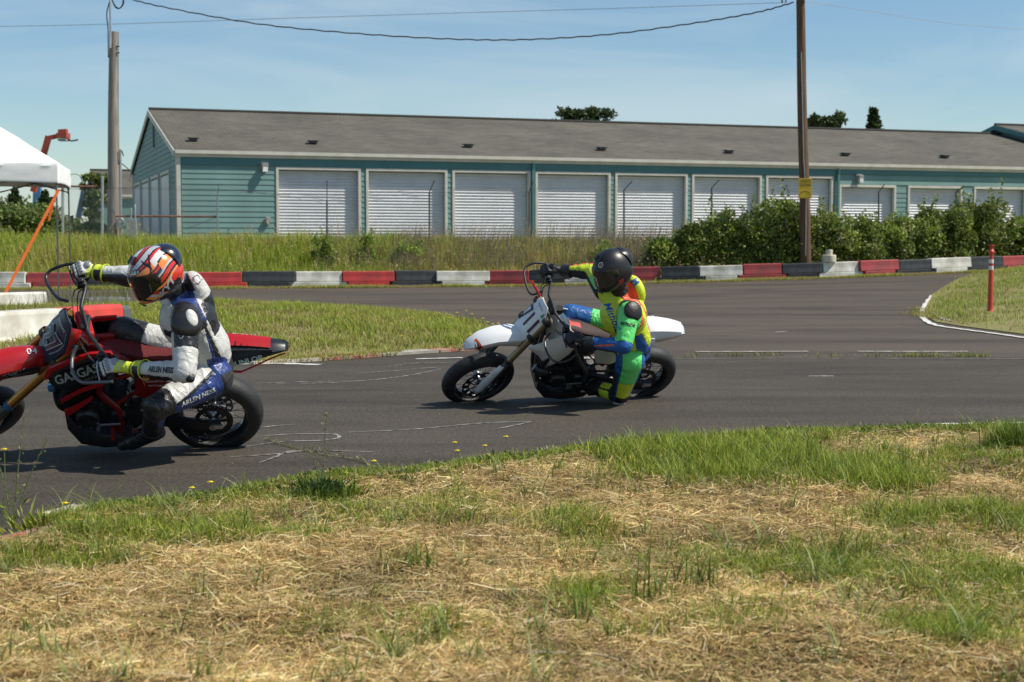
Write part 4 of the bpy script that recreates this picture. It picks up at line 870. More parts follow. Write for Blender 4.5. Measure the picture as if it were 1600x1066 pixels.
# ---------------- bushes and trees ----------------
def bush(name, lb, cat, c, rx, ry, h, n, cols, leaf=(.05, .11), white=0, group=None, stems=14, z0=None):
    root = empty(name, (c[0], c[1], z0 if z0 is not None else float(H(c[0], c[1]))-.05), 0, lb, cat, group)
    k = max(14, int(n/240)); zz_ = rng.random(k)**.75; cc = np.stack([rng.uniform(-1, 1, k)*rx*(1.05-.5*zz_), rng.normal(0, .35, k)*ry, (.10+.74*zz_)*h], 1); cr_ = rng.uniform(.17, .34, k)*min(rx, h*.8)
    i = rng.integers(0, k, n); d = norm(rng.normal(0, 1, (n, 3))); rr = rng.uniform(.55, 1.08, n)**.6; p = cc[i]+d*(cr_[i]*rr)[:, None]*[1.1, 1, .95]
    p = np.concatenate([p, np.stack([rng.normal(0, .45, n//4)*rx, rng.normal(0, .4, n//4)*ry, rng.uniform(.02, .5, n//4)*h], 1)]); d = np.concatenate([d, norm(rng.normal(0, 1, (n//4, 3)))])
    p[:, 2] = np.maximum(p[:, 2], .02); m = len(p); tone = np.concatenate([.7+.65*rng.random(k)[i], np.full(n//4, .8)])[:, None]*rng.uniform(.88, 1.22)
    col = pal(cols, m, .16)*tone
    L = rng.uniform(*leaf, m); ob = leaves('foliage', p, d*.7+rng.normal(0, .6, (m, 3))+[0, 0, .1], L, L*.68, col, m_leaf, root)
    # arching shoots at the top
    ns = stems*2; mb = MB(); sp_, sd_ = [], []
    for _ in range(ns):
        a = cc[rng.integers(0, k)]*[1, 1, .9]; b = a+[rng.normal(0, .2)*rx, rng.normal(0, .15), rng.uniform(.15, .45)*h]; m_ = (a+b)/2+V3(rng.normal(0, .04), 0, .05); pts = curve([a, m_, b], 4); mb.tube(pts, np.linspace(.008, .003, len(pts)), 4)
        for q in pts[2:]:
            for _ in range(4): sp_.append(q+rng.normal(0, .02, 3)); sd_.append(rng.normal(0, 1, 3)+[0, 0, .3])
    for _ in range(5): a = V3(rng.normal(0, .12)*rx, rng.normal(0, .1), 0); mb.tube([a, a+V3(rng.normal(0, .3)*rx, 0, h*.4), cc[rng.integers(0, k)]], [.02, .014, .006], 5)
    mb.build('stem', wood_g, root)
    sp_ = np.array(sp_); Ls = rng.uniform(*leaf, len(sp_)); leaves('shoot_leaves', sp_, np.array(sd_), Ls, Ls*.6, pal(cols, len(sp_))*1.15, m_leaf, root)
    if white:
        j = rng.choice(n, white); pc = p[j]*[1.03, 1.03, 1.03]; pc = np.repeat(pc, 9, 0)+rng.normal(0, .035, (white*9, 3)); leaves('blossoms', pc, rng.normal(0, 1, pc.shape), np.full(len(pc), .035), np.full(len(pc), .03), np.full((len(pc), 3), .62)*[1, .98, .93], m_leaf, root)
    return root
BR = [(.12, .17, .02), (.18, .24, .03), (.25, .31, .05), (.08, .12, .018), (.36, .40, .10), (.32, .33, .15), (.22, .28, .04)]
hp_ = [(1052, .72, 376, 0), (1105, .85, 350, 1), (1160, .95, 327, 2), (1218, .95, 312, 3), (1275, .75, 334, 4), (1325, .85, 340, 5), (1372, .7, 352, 6), (1420, .85, 345, 7), (1470, .8, 326, 8), (1530, .8, 312, 9), (1590, .8, 342, 10), (1650, .9, 330, 11)]
dsc = ['low left end of the bramble hedge merging into the dry grass', 'bramble bush before the fifth roller door', 'bramble bush rising under the sixth roller door', 'tallest bramble bush left of the utility pole', 'bramble bush directly behind the utility pole', 'bramble bush behind the pale bucket', 'lower bramble bush under the first short roller door', 'bramble bush with pale blossom right of the short door',
       'bramble bush between two short roller doors', 'tall leafy bramble bush behind the red marker post', 'bramble bush at the right edge', 'bramble bush past the right edge']
for px, r_, ytop, k in hp_:
    q = bary_px(px); Y = q[1]+2.0; X = q[0]*Y/q[1]; z0 = float(H(X, Y-1.0))-.12; h = (379-ytop)/FOC*Y+CZ-z0
    bush('bramble_bush', dsc[k], 'bush', (X, Y), r_*1.33, .8, h*1.05, 12000, BR, leaf=(.06, .125), white=(60 if k in (3, 5, 7, 8, 10) else 26), group='bramble bushes forming the hedge', z0=z0, stems=20)
GR = [(.20, .29, .03), (.27, .35, .05), (.34, .40, .08), (.15, .22, .03)]
for px, r_, ytop, lb in ((505, .42, 358, 'bright green bush sprouting before the first roller door'), (572, .30, 357, 'thin leafy bush between the first and second roller doors'), (640, .5, 372, 'low loose green bush below the second roller door'), (940, .4, 372, 'small green shrub above the black helmet')):
    q = bary_px(px); Y = q[1]+2.4; X = q[0]*Y/q[1]; z0 = float(H(X, Y))-.1; h = (379-ytop)/FOC*Y+CZ-z0
    bush('field_bush', lb, 'bush', (X, Y), r_, .4, max(h, .4)*.9, 1300, GR, leaf=(.04, .09), z0=z0, stems=10)
def tree(lb, px, ytop, Y, w, kind, n=5000, cols=None, cat='tree'):
    b = P(px, 379, Y); b[2] = 1.2; top = P(px, ytop, Y)[2]-1.2; root = empty('conifer_tree' if kind == 'fir' else 'broadleaf_tree' if kind == 'leaf' else 'pine_tree', b, 0, lb, cat, 'trees and bushes beyond the field')
    mb = MB(); mb.tube([(0, 0, -.2), (.1, 0, top*.5), (0, 0, top*.93)], [w*.05+.08, w*.04+.04, .03], 8)
    if kind == 'fir':
        t = rng.random(n)**.7; lay = np.round(t*top/.55)*.55/top; zz = np.clip(.15+.85*lay, 0, 1.0)*top; rad = w*(1.05-zz/top)*(.35+.65*rng.random(n))*(.75+.5*rng.random(n)); az = rng.uniform(0, 6.28, n); p = np.stack([np.cos(az)*rad, np.sin(az)*rad, zz-rad*.25+rng.normal(0, .07, n)], 1)
    else:
        k = 26; cc = np.stack([rng.normal(0, .42, k)*w, rng.normal(0, .4, k)*w, (rng.uniform(.25, .93, k) if kind == 'leaf' else rng.uniform(.6, .97, k))*top], 1); cc[:6, 2] = top*rng.uniform(.85, .96, 6); crr = rng.uniform(.14, .3, k)*w*(1 if kind == 'leaf' else .85)
        for q in cc[::2]: mb.tube([(0, 0, q[2]*.6), (q[0]*.5, q[1]*.5, q[2]*.85), tuple(q)], [w*.03, w*.02, .02], 5)
        i = rng.integers(0, k, n); d = norm(rng.normal(0, 1, (n, 3))); p = cc[i]+d*(crr[i]*rng.uniform(.3, 1.1, n))[:, None]*[1.15, 1.15, .7]
    mb.build('trunk', wood_g, root); L = rng.uniform(.12, .3, n)*(Y/80)
    leaves('crown', p, rng.normal(0, 1, (n, 3)), L, L*.6, pal(cols or [(.035, .06, .02), (.05, .08, .025), (.07, .10, .03)], n), m_leaf, root)
tree('wide dark pine crown showing above the middle of the roof ridge', 918, 168, 105, 2.3, 'pine', 6000)
tree('lumpy dark pine crown just right of the brown pole', 1293, 174, 105, 1.6, 'pine', 5000)
tree('dark pine top partly hidden by the brown pole', 1268, 184, 108, .9, 'pine', 2200)
tree('pointed fir top above the right part of the ridge', 1362, 172, 105, 2.6, 'fir', 8000)
LV = [(.12, .17, .03), (.17, .23, .045), (.08, .12, .025), (.22, .26, .07)]
for px, yt, Y, w, kd, lb in ((25, 300, 92, 1.9, 'fir', 'dark fir standing behind the bushes under the canopy'), (72, 303, 95, 1.6, 'fir', 'second dark fir under the canopy corner, right of the first'), (-15, 322, 64, 2.4, 'leaf', 'rounded green tree at the left edge beneath the canopy'), (22, 330, 60, 1.8, 'leaf', 'pale green bushy tree left of the orange strap'), (52, 322, 62, 1.7, 'leaf', 'yellowish green tree crossed by the orange strap'),
    (85, 345, 60, 1.3, 'leaf', 'low green tree behind the canopy leg'), (148, 268, 74, 1.0, 'leaf', 'small dark tree leaning against the far grey roof'), (113, 360, 58, 1.2, 'leaf', 'low bush between canopy leg and grey pole'), (140, 352, 60, .9, 'leaf', 'grey green bush at the foot of the grey pole')):
    tree(lb, px, yt, Y, w, kd, 3600 if kd == 'leaf' else 2600, LV if kd == 'leaf' else None, 'tree')
n = 9000; t = rng.random(n); p = np.stack([rng.uniform(-70, 60, n), rng.uniform(120, 150, n), 1+rng.random(n)*(2.2+1.8*hashn(np.stack([np.arange(n)*0., np.arange(n)*0.], 1), 1))], 1); p[:, 2] = 1+rng.random(n)*(2.4+1.5*np.sin(p[:, 0]*.35)+.8*np.sin(p[:, 0]*1.1))
o = leaves('distant_treeline', p, rng.normal(0, 1, (n, 3)), rng.uniform(.5, 1.1, n), rng.uniform(.4, .8, n), pal([(.05, .075, .03), (.07, .10, .04)], n), m_leaf); tag(o, 'low hazy treeline far beyond the field', 'trees', kind='stuff')

# ---------------- wild flowers and weeds ----------------
yel = mat('petal_yellow', (.80, .62, .02), .6, var=.08); stemm = mat('flower_stem', (.12, .16, .05), .7)
def flower(px, py, bpy_, lb, grp, size=.017, h=None, isl=False):
    g = G(px, bpy_, .06); top = P(px+rng.uniform(-1, 1), py, g[1]); base = V3(g[0]+rng.uniform(-.02, .02), g[1], float(H(g[0], g[1]))+.0)
    rt = empty('yellow_wildflower', base, 0, lb, 'flower', grp); d = top-base
    mb = MB(); mb.tube(curve([(0, 0, 0), d*.5+V3(.01, 0, 0), d], 4), .0022 if not isl else .003, 5); mb.build('stem', stemm, rt)
    mb = MB(); vs = [d]; fs = []; n = 14
    for k in range(n):
        a = 2*math.pi*k/n; vs.append(d+V3(math.cos(a), math.sin(a), .25)*size*(1 if k % 2 else .8)); fs.append((0, 1+k, 1+(k+1) % n))
    mb.add(vs, fs); mb.lathe([(0, -.004), (size*.55, 0), (size*.5, size*.4), (0, size*.45)], d, (0, 0, 1), 10); mb.build('flower_head', yel, rt)
for px, py, by, lb in ((7, 703, 812, 'tall yellow wildflower beside the front wheel of the red motorcycle'), (103, 787, 812, 'yellow wildflower beside the white painted edge at lower left'), (300, 763, 785, 'left one of a pair of yellow wildflowers at the asphalt edge'), (328, 754, 784, 'right one of a pair of yellow wildflowers at the asphalt edge'),
    (584, 721, 745, 'small yellow wildflower on the track edge right of the dark weed clump'), (710, 692, 722, 'yellow wildflower left in the trio at the track edge'), (715, 705, 724, 'short yellow bud low in the trio at the track edge'), (757, 697, 718, 'largest yellow wildflower in the middle of the trio'), (790, 683, 716, 'rightmost yellow wildflower on a leaning stem above the track edge')):
    flower(px, py, by, lb, 'yellow wildflowers along the near asphalt edge', .017 if by > 700 else .012)
for px, py, by in ((728, 486, 505), (737, 491, 508), (714, 489, 506), (755, 498, 512), (762, 504, 518), (770, 507, 520), (789, 509, 527), (779, 506, 524), (735, 523, 535), (700, 497, 508), (686, 489, 500), (627, 525, 536), (762, 515, 526)):
    flower(px, py, by, 'tiny yellow wildflower at the tip of the island before the white motorcycle', 'tiny yellow wildflowers on the island tip', .028, isl=True)
for px, py, by in ((1465, 462, 478), (1478, 458, 474), (1487, 451, 468), (1497, 445, 462), (1500, 437, 458), (1452, 470, 480), (1506, 440, 458), (1493, 433, 455)):
    flower(px, py, by, 'tiny yellow wildflower on the corner of the right hand island', 'tiny yellow wildflowers on the right island', .03, isl=True)
def weed(px, by, h, lb, n=140, w=.16, L=(.05, .13), cols=GREENS, stalk=None):
    g = G(px, by, .05); rt = empty('weed_plant', (g[0], g[1], .02), 0, lb, 'plant')
    az = rng.uniform(0, 6.28, n); r_ = np.abs(rng.normal(0, w*.5, n)); p = np.stack([np.cos(az)*r_, np.sin(az)*r_, rng.uniform(0, .55, n)*h], 1); d = np.stack([np.cos(az)*.8, np.sin(az)*.8, rng.uniform(.3, 1.6, n)], 1); Lr = rng.uniform(*L, n)
    leaves('leaves', p, d, Lr, Lr*.22, pal(cols, n), m_leaf, rt)
    if stalk:
        for sx, sh in stalk:
            mb = MB(); pts = curve([(0, 0, 0), (sx*.4, .01, sh*.5), (sx, 0, sh)], 5); mb.tube(pts, np.linspace(.004, .0015, len(pts)), 5); mb.build('stalk', stemm, rt)
            q = np.array(pts[3:]); q = np.repeat(q, 3, 0)+rng.normal(0, .006, (len(q)*3, 3)); leaves('bud', q, rng.normal(0, 1, q.shape)+[0, 0, .6], np.full(len(q), .022), np.full(len(q), .007), pal([(.2, .24, .08), (.26, .28, .12)], len(q)), m_leaf, rt)['kind'] = 'stuff'
weed(502, 778, .17, 'dark green weed clump with a tall stalk at the track edge', 900, .17, (.02, .06), [(.06, .11, .035), (.08, .13, .04), (.05, .09, .03)], [(.03, .44), (-.05, .28)])
weed(540, 772, .09, 'lower green rosette right beside the dark weed clump', 420, .16, (.02, .05))
weed(985, 697, .12, 'pale grey-green weed at the edge line under the white motorcycle', 170, .15, (.03, .07), [(.16, .2, .11), (.2, .24, .14)])
weed(60, 825, .12, 'round-leaved weed over the red kerb corner', 160, .2, (.04, .07))
weed(20, 815, .3, 'spindly seeding weed at the lower left track edge', 20, .1, (.03, .05), GREENS, [(-.1, .42), (.16, .4), (.06, .5), (-.2, .3)])
def runner(pix, lb):
    pts = curve([G(px, py, .012) for px, py in pix], 8); mb = MB(); o0 = pts[0]; rt = empty('creeping_runner', o0, 0, lb, 'plant'); mb.tube([p-o0 for p in pts], .003, 5); mb.build('stem', mat('runner_dry', (.42, .36, .18), .8), rt)
    q = np.repeat(np.array(pts)-o0, 4, 0); q = q+rng.normal(0, .012, q.shape); leaves('leaves', q, rng.normal(0, 1, q.shape)+[0, 0, .5], rng.uniform(.01, .03, len(q)), rng.uniform(.006, .015, len(q)), pal([(.2, .24, .07), (.36, .34, .16), (.3, .3, .1)], len(q)), m_leaf, rt)
runner([(590, 733), (560, 719), (500, 709), (450, 697), (415, 686)], 'dry creeping runner lying out over the asphalt')
for px, py, k in ((1142, 557, 60), (1200, 556, 30), (1375, 558, 30), (1440, 558, 140), (1510, 558, 120), (1050, 560, 30), (1300, 558, 25)):
    g = G(px, py); n = k; o = blades('crack_weed', np.stack([rng.normal(0, .16, n), rng.normal(0, .03, n), np.full(n, .0)], 1), rng.uniform(.03, .1, n), rng.uniform(.006, .012, n), rng.uniform(0, 6.28, n), rng.uniform(.3, 1.2, n), pal(GREENS, n)); o.location = (g[0], g[1], .004)
    tag(o, {1142: 'grass tuft in the joint behind the white motorcycle', 1200: 'small grass sprig in the joint under the first white dash', 1375: 'thin grass sprig left of the larger joint tufts', 1440: 'largest grass tuft growing in the asphalt joint', 1510: 'right tuft growing in the asphalt joint near the dash end', 1050: 'faint sprig in the joint beside the rear tyre', 1300: 'sprig in the joint between the two white dashes'}[px], 'weed', 'weeds growing in the asphalt joint')
# ---------------- motorcycles ----------------
tyre_m = mat('tyre_rubber', (.018, .018, .018), .62, var=.3, scale=14, bump=.25, bscale=60)
rim_m = mat('rim_black', (.02, .02, .022), .28, metal=.4); spoke_m = mat('spoke_steel', (.25, .25, .26), .3, metal=.9)
alu = mat('aluminium', (.52, .52, .53), .35, metal=.9, var=.1, scale=20); alud = mat('engine_metal', (.05, .05, .053), .45, metal=.7, var=.35, scale=22, bump=.2)
blackp = mat('black_plastic', (.018, .018, .019), .38, var=.2); blackg = mat('black_gloss', (.012, .012, .013), .18)
gold = mat('fork_gold', (.48, .24, .06), .28, metal=.85, var=.12); goldd = mat('fork_bronze', (.36, .30, .18), .3, metal=.85)
chain_m = mat('chain', (.07, .06, .05), .4, metal=.8); discm = mat('disc_steel', (.22, .22, .23), .3, metal=.95); red_anod = mat('anodised_red', (.6, .03, .03), .25, metal=.5)
whitep = mat('white_plastic', (.72, .73, .74), .28, var=.05, scale=6, coat=.3); redpl = mat('red_plastic', (.40, .010, .012), .28, var=.08, scale=6, coat=.3)
redd = mat('red_frame', (.22, .009, .010), .35, var=.1); navy = mat('navy_graphic', (.016, .035, .065), .35, var=.1); steelb = mat('steel_blue_graphic', (.12, .17, .21), .4)
decal_w = mat('decal_white', (.72, .74, .76), .4, var=.03); decal_k = mat('decal_black', (.015, .015, .017), .35); decal_b = mat('decal_pale_blue', (.45, .68, .78), .4); orangep = mat('decal_orange', (.75, .13, .02), .4)
blue_an = mat('blue_fork_seal', (.03, .12, .28), .35); greylens = mat('grey_tube', (.13, .14, .145), .4, metal=.5)

class Frame:
    def __init__(s, r, fr, lean):
        o = G(*r); d = G(*fr)-o; s.o = o; s.wb = np.linalg.norm(d); F = d/s.wb; l0 = V3(-F[1], F[0], 0); z = V3(0, 0, 1); c, n = math.cos(R(lean)), math.sin(R(lean))
        s.F, s.U, s.L = F, c*z+n*l0, c*l0-n*z
    def w(s, u, w, v): return s.o+s.F*u+s.L*w+s.U*v
    def M(s): return Matrix([[s.F[i], s.L[i], s.U[i], s.o[i]] for i in range(3)]+[[0, 0, 0, 1]])
B1 = Frame((339, 697), (-47, 703), 38); B2 = Frame((985, 619), (732, 627), 45)

def panel(name, poly, w, m, parent, th=.006, bulge=.0, rad=.06, maxlen=.035, side=1, wf=None):
    """moulded plastic panel: outline in the side plane (u,v), offset w, pillowed outwards"""
    poly = [tuple(p) for p in poly]; v, t, be = fillpoly(poly, maxlen); dd = distpoly(v, poly); off = bulge*(1-np.exp(-dd/rad)); ww = w+off*side
    if wf is not None: ww = ww+np.array([wf(a, b) for a, b in v])
    a = np.column_stack([v[:, 0], ww, v[:, 1]]); b = a-[0, th*side, 0]; n = len(v); fs = [tuple(q) for q in t]+[tuple(q[::-1]+n) for q in t]
    for i, j in be: fs.append((i, j, j+n, i+n))
    mb = MB(); mb.add(np.concatenate([a, b]), fs, True); return mb.build(name, m, parent)
def loft(mb, secs, close=True, caps=True):
    """secs: list of closed rings with the same count"""
    n = len(secs[0]); vs = [p for s in secs for p in s]; fs = []
    for i in range(len(secs)-1):
        for k in range(n if close else n-1): fs.append((i*n+k, i*n+(k+1) % n, (i+1)*n+(k+1) % n, (i+1)*n+k))
    if caps: fs.append(tuple(range(n))[::-1]); fs.append(tuple(range((len(secs)-1)*n, len(secs)*n)))
    mb.add(vs, fs, True); return mb
def wheel(root, u, r, tw, name, disc_side, disc_r, stag=0, rimr=.214, rot=None):
    c = V3(u, 0, r); tf = rot or (lambda p: p)
    wr = bpy.data.objects.new(name, None); C.objects.link(wr); wr.parent = root; wr.location = (u, 0, r)
    if rot is not None: wr.location = tuple(tf(V3(u, 0, r))); wr.rotation_euler = (0, 0, 0)
    rr = r-rimr; prof = []
    for k in range(17):
        a = math.pi*(-.12+1.24*k/16); prof.append((rimr+.004+rr*max(0, math.sin(a))**.62*.99, -tw/2*math.cos(a)))
    prof = [(rimr-.002, -tw*.30)]+prof+[(rimr-.002, tw*.30)]
    mb = MB(); mb.lathe(prof, (0, 0, 0), (0, 1, 0), 64); mb.build('tyre', tyre_m, wr)
    mb = MB(); mb.lathe([(rimr+.006, -tw*.31), (rimr-.006, -tw*.31), (rimr-.012, -tw*.22), (rimr-.026, -tw*.12), (rimr-.026, tw*.12), (rimr-.012, tw*.22), (rimr-.006, tw*.31), (rimr+.006, tw*.31), (rimr-.004, 0)], (0, 0, 0), (0, 1, 0), 64, closed=True); mb.build('rim', rim_m, wr)
    mb = MB(); mb.lathe([(0, -.055), (.022, -.055), (.034, -.045), (.034, -.03), (.02, -.02), (.02, .02), (.034, .03), (.034, .045), (.022, .055), (0, .055)], (0, 0, 0), (0, 1, 0), 20); mb.build('hub', alu, wr)
    ms = None
    for k in range(32):
        s = 1 if k % 2 else -1; a = 2*math.pi*k/32; da = (1 if (k//2) % 2 else -1)*.55
        mb = MB(); mb.tube([(.033*math.cos(a-da), s*.036, .033*math.sin(a-da)), ((rimr-.024)*math.cos(a), s*.008, (rimr-.024)*math.sin(a))], .0019, 5); mb.build('spoke', spoke_m, wr)
    # brake disc with cut-outs
    w0 = disc_side*.062; mb = MB(); N = 60
    for (ra, rb, hole) in ((disc_r*.62, disc_r*.70, 0), (disc_r*.70, disc_r*.90, 1), (disc_r*.90, disc_r, 0)):
        for k in range(N):
            if hole and k % 5 in (1, 2): continue
            a0, a1 = 2*math.pi*k/N, 2*math.pi*(k+1)/N; wv = lambda a, r_: r_*(1+.02*math.sin(a*12)) if r_ > disc_r*.95 else r_
            q = [(wv(a_, r_)*math.cos(a_), w0, wv(a_, r_)*math.sin(a_)) for a_, r_ in ((a0, ra), (a0, rb), (a1, rb), (a1, ra))]; mb.add(q+[(x, y+.0045, z) for x, y, z in q], [(0, 1, 2, 3), (7, 6, 5, 4), (0, 4, 5, 1), (1, 5, 6, 2), (2, 6, 7, 3), (3, 7, 4, 0)])
    for k in range(8): a = 2*math.pi*k/8; mb.bar((.03*math.cos(a), w0+.002, .03*math.sin(a)), (disc_r*.66*math.cos(a+.35), w0+.002, disc_r*.66*math.sin(a+.35)), .012, .005, up=(0, 1, 0))
    mb.build('brake_disc', discm, wr)
    return wr
def sleeve(mb, a, b, segs):
    a = np.array(a, float); b = np.array(b, float); mb.tube([a+(b-a)*t for t, r in segs], [r for t, r in segs], 16); return mb

def motorcycle(fr, lb, S):
    root = bpy.data.objects.new('motorcycle', None); C.objects.link(root); root.matrix_world = fr.M(); tag(root, lb, 'motorcycle', 'racing motorcycles on the track')
    wb = fr.wb; ax = S['axle']; tr = .30; st = R(S['steer'])
    TH0 = V3(*S['clamp']); adir = norm(TH0-V3(ax[0], 0, ax[1]))         # steering axis
    def turn(p):                                    # steering turned about the axis
        if abs(st) < 1e-6: return np.array(p, float)
        p = np.array(p, float)-TH0; k = adir; c, s = math.cos(st), math.sin(st)
        return TH0+p*c+np.cross(k, p)*s+k*(k@p)*(1-c)
    front = []                                      # objects turned with the steering
    # wheels
    fw = wheel(root, ax[0], tr, .118, 'wheel', 1, .155); fw.location = (ax[0], 0, ax[1]); front.append(fw)
    rw = wheel(root, 0, .302, .152, 'wheel', -1, .115)
    # sprocket and chain
    mb = MB(); N = 44; prof = []
    mb.lathe([(.085, .072), (.10, .072), (.112, .072), (.112, .078), (.085, .078)], (0, 0, .302), (0, 1, 0), 44, closed=True)
    for k in range(6): a = 2*math.pi*k/6; mb.bar((.03*math.cos(a), .075, .302+.03*math.sin(a)), (.09*math.cos(a), .075, .302+.09*math.sin(a)), .02, .006, up=(0, 1, 0))
    mb.build('sprocket', alud, root)
    pv = S['pivot']; pts = []
    fs_ = V3(pv[0]+.07, .075, pv[1]+.03)
    for k in range(13): a = R(90+180*k/12); pts.append(V3(.115*math.cos(a), .075, .302+.115*math.sin(a)))
    loop = pts[::1]; loop = [V3(fs_[0]-0, .075, fs_[2]+.035)]+loop+[V3(fs_[0], .075, fs_[2]-.035)]+[fs_+V3(.035*math.cos(a), 0, .035*math.sin(a)) for a in (R(-60), 0, R(60))]+[V3(fs_[0], .075, fs_[2]+.035)]
    cp = np.array(loop); L = np.cumsum([0]+[np.linalg.norm(cp[i+1]-cp[i]) for i in range(len(cp)-1)]); mb = MB()
    for s in np.arange(0, L[-1]-.008, .0159):
        a = V3(*[np.interp(s, L, cp[:, i]) for i in range(3)]); b = V3(*[np.interp(s+.0135, L, cp[:, i]) for i in range(3)]); mb.bar(a-[0, 0, 0], b, .014, .014, up=(0, 1, 0))
    o = mb.build('drive_chain', chain_m, root); o['kind'] = 'stuff'
    # swingarm
    mb = MB()
    for s in (1, -1):
        A = [(pv[0], s*.085, pv[1]), (pv[0]*.6, s*.105, pv[1]*.6+.302*.4+.01), (.06, s*.112, .305), (-.05, s*.112, .302)]
        secs = []
        for (u, w, v), hh in zip(A, (.055, .045, .035, .028)):
            secs.append([(u, w+a*.016, v+b*hh) for a, b in ((-1, -.9), (0, -1), (1, -.9), (1.05, 0), (1, .9), (0, 1), (-1, .9), (-1.05, 0))])
        loft(mb, secs)
    mb.bar((pv[0]-.07, -.09, pv[1]), (pv[0]-.07, .09, pv[1]), .06, .07); mb.build('swingarm', blackp if S['dark_arm'] else alud, root)
    mb = MB(); mb.cyl((-.0, -.14, .302), (0, .14, .302), .013); mb.cyl((0, .12, .302), (0, .14, .302), .022, n=6); mb.box((-.03, .128, .302), (.06, .012, .03)); mb.build('axle', alu, root)
    mb = MB(); mb.box((.08, -.075, .34), (.10, .05, .06)); mb.build('rear_caliper', blackp, root, .008)
    mb = MB(); mb.box((.11, .078, .215), (.10, .03, .06)); mb.build('chain_guide', blackp, root, .006)
    # frame
    hd = V3(S['clamp'][0]-.05, 0, S['clamp'][2]-.12); mb = MB()
    for s in (1, -1):
        mb.tube(curve([hd+[0, s*.02, 0], (hd[0]-.18, s*.10, hd[2]-.07), (pv[0]+.12, s*.115, .62), (pv[0]+.02, s*.115, pv[1]+.08), (pv[0]+.03, s*.09, .24)], 6), .021, 10)
        mb.tube(curve([hd+[.0, s*.02, -.06], (hd[0]+.0, s*.05, .60), (hd[0]-.07, s*.08, .30), (hd[0]-.25, s*.09, .20), (pv[0]+.04, s*.09, .22)], 6), .017, 10)
        mb.tube([(pv[0]+.10, s*.10, .66), (.12, s*.07, S['seat_v']-.06)], .014, 8); mb.tube([(pv[0]+.04, s*.11, pv[1]+.12), (.14, s*.07, S['seat_v']-.09)], .014, 8)
    mb.tube([hd+[-.02, 0, -.08], hd+[.02, 0, .06]], .032, 12); mb.build('frame', S['frame_m'], root)
    # engine
    ec = V3(*S['engine']); mb = MB()
    mb.box(ec, (.34, .20, .22)).box(ec+[.03, 0, .16], (.17, .17, .14), rot=[[.97, 0, .24], [0, 1, 0], [-.24, 0, .97]]).box(ec+[.07, 0, .29], (.19, .19, .13), rot=[[.97, 0, .24], [0, 1, 0], [-.24, 0, .97]]); mb.build('engine_block', alud, root, .02)
    for k in range(6): mb = MB(); mb.box(ec+[.03+.008*k, 0, .11+.02*k], (.19, .19, .006), rot=[[.97, 0, .24], [0, 1, 0], [-.24, 0, .97]]); mb.build('cooling_fin', alud, root)
    mb = MB(); mb.lathe([(0, .03), (.055, .03), (.068, .02), (.075, 0), (.075, -.03)], ec+[.07, .115, -.02], (0, 1, 0), 28); mb.build('flywheel_cover', alud, root)
    mb = MB(); mb.lathe([(0, .018), (.035, .018), (.045, .008), (.05, -.02)], ec+[-.11, .11, -.01], (0, 1, 0), 20); mb.build('sprocket_cover', alud, root)
    mb = MB(); mb.lathe([(0, .03), (.07, .03), (.085, .02), (.09, -.02)], ec+[-.04, -.115, -.01], (0, -1, 0), 28); mb.build('clutch_cover', alud, root)
    mb = MB()
    for k in range(6): a = 2*math.pi*k/6+.3; q = ec+[.07+.062*math.cos(a), .135, -.02+.062*math.sin(a)]; mb.cyl(q, q+V3(0, .012, 0), .006, n=6)
    for q in ((-.16, .105, .08), (.14, .105, .07), (-.02, .105, .085), (.15, .105, -.08)): mb.cyl(ec+q, ec+q+V3(0, .01, 0), .007, n=6)
    o = mb.build('bolt', alu, root); o['kind'] = 'stuff'
    mb = MB(); mb.tube(curve([ec+[.12, .05, .30], ec+[.22, .09, .24], ec+[.23, .08, .05], ec+[.14, -.02, -.10]], 6), .02, 10); mb.build('exhaust_header', alud, root)
    sil = S['silencer']; mb = MB(); mb.tube(curve([ec+[.1, -.12, .28], ec+[-.15, -.14, .22], V3(sil[0]+.2, -.14, sil[1]-.06)], 5), .022, 10); sleeve(mb, (sil[0]+.2, -.145, sil[1]-.06), (sil[0]-.14, -.15, sil[1]+.03), ((0, .03), (.08, .05), (.9, .05), (1, .035))); mb.build('silencer', alud, root)
    mb = MB(); mb.tube(curve([ec+[-.02, .07, .3], ec+[-.12, .1, .34], ec+[-.17, .06, .42]], 5), .024, 8); mb.tube(curve([ec+[.15, .085, .14], ec+[.2, .11, .3], ec+[.2, .1, .38]], 5), .014, 8); mb.tube(curve([ec+[.0, .11, .12], ec+[.06, .12, .24], ec+[-.1, .12, .36]], 6), .006, 6); mb.tube(curve([ec+[-.14, .1, .07], ec+[-.2, .12, .2], ec+[-.05, .12, .33], ec+[.12, .12, .4]], 6), .006, 6); mb.build('hose', blackm, root)
    # skid plate / lower cowl
    mb = MB(); secs = []
    for u, v, wd_, hh in S['skid']:
        secs.append([(u, -wd_, v+hh), (u, -wd_, v+.02), (u, -wd_*.6, v), (u, wd_*.6, v), (u, wd_, v+.02), (u, wd_, v+hh)])
    loft(mb, secs, close=False, caps=False); o = mb.build('skid_plate', S['skid_m'], root); sd_ = o.modifiers.new('solid', 'SOLIDIFY'); sd_.thickness = .004
    # radiators with fins
    for s in (1, -1):
        mb = MB(); rc = V3(S['rad'][0], s*.13, S['rad'][1]); mb.box(rc, (.035, .10, .24), rot=[[.93, 0, -.36], [0, 1, 0], [.36, 0, .93]]); mb.build('radiator', alud, root, .006)
        for k in range(9): mb = MB(); z = -.10+.025*k; mb.box(rc+V3(.022-.36*z, 0, z*.93), (.012, .105, .004)); mb.build('radiator_fin', blackp, root)
    mb = MB(); c_ = V3(*S['shock']); mb.tube([c_, c_+V3(.06, 0, .30)], .02, 10)
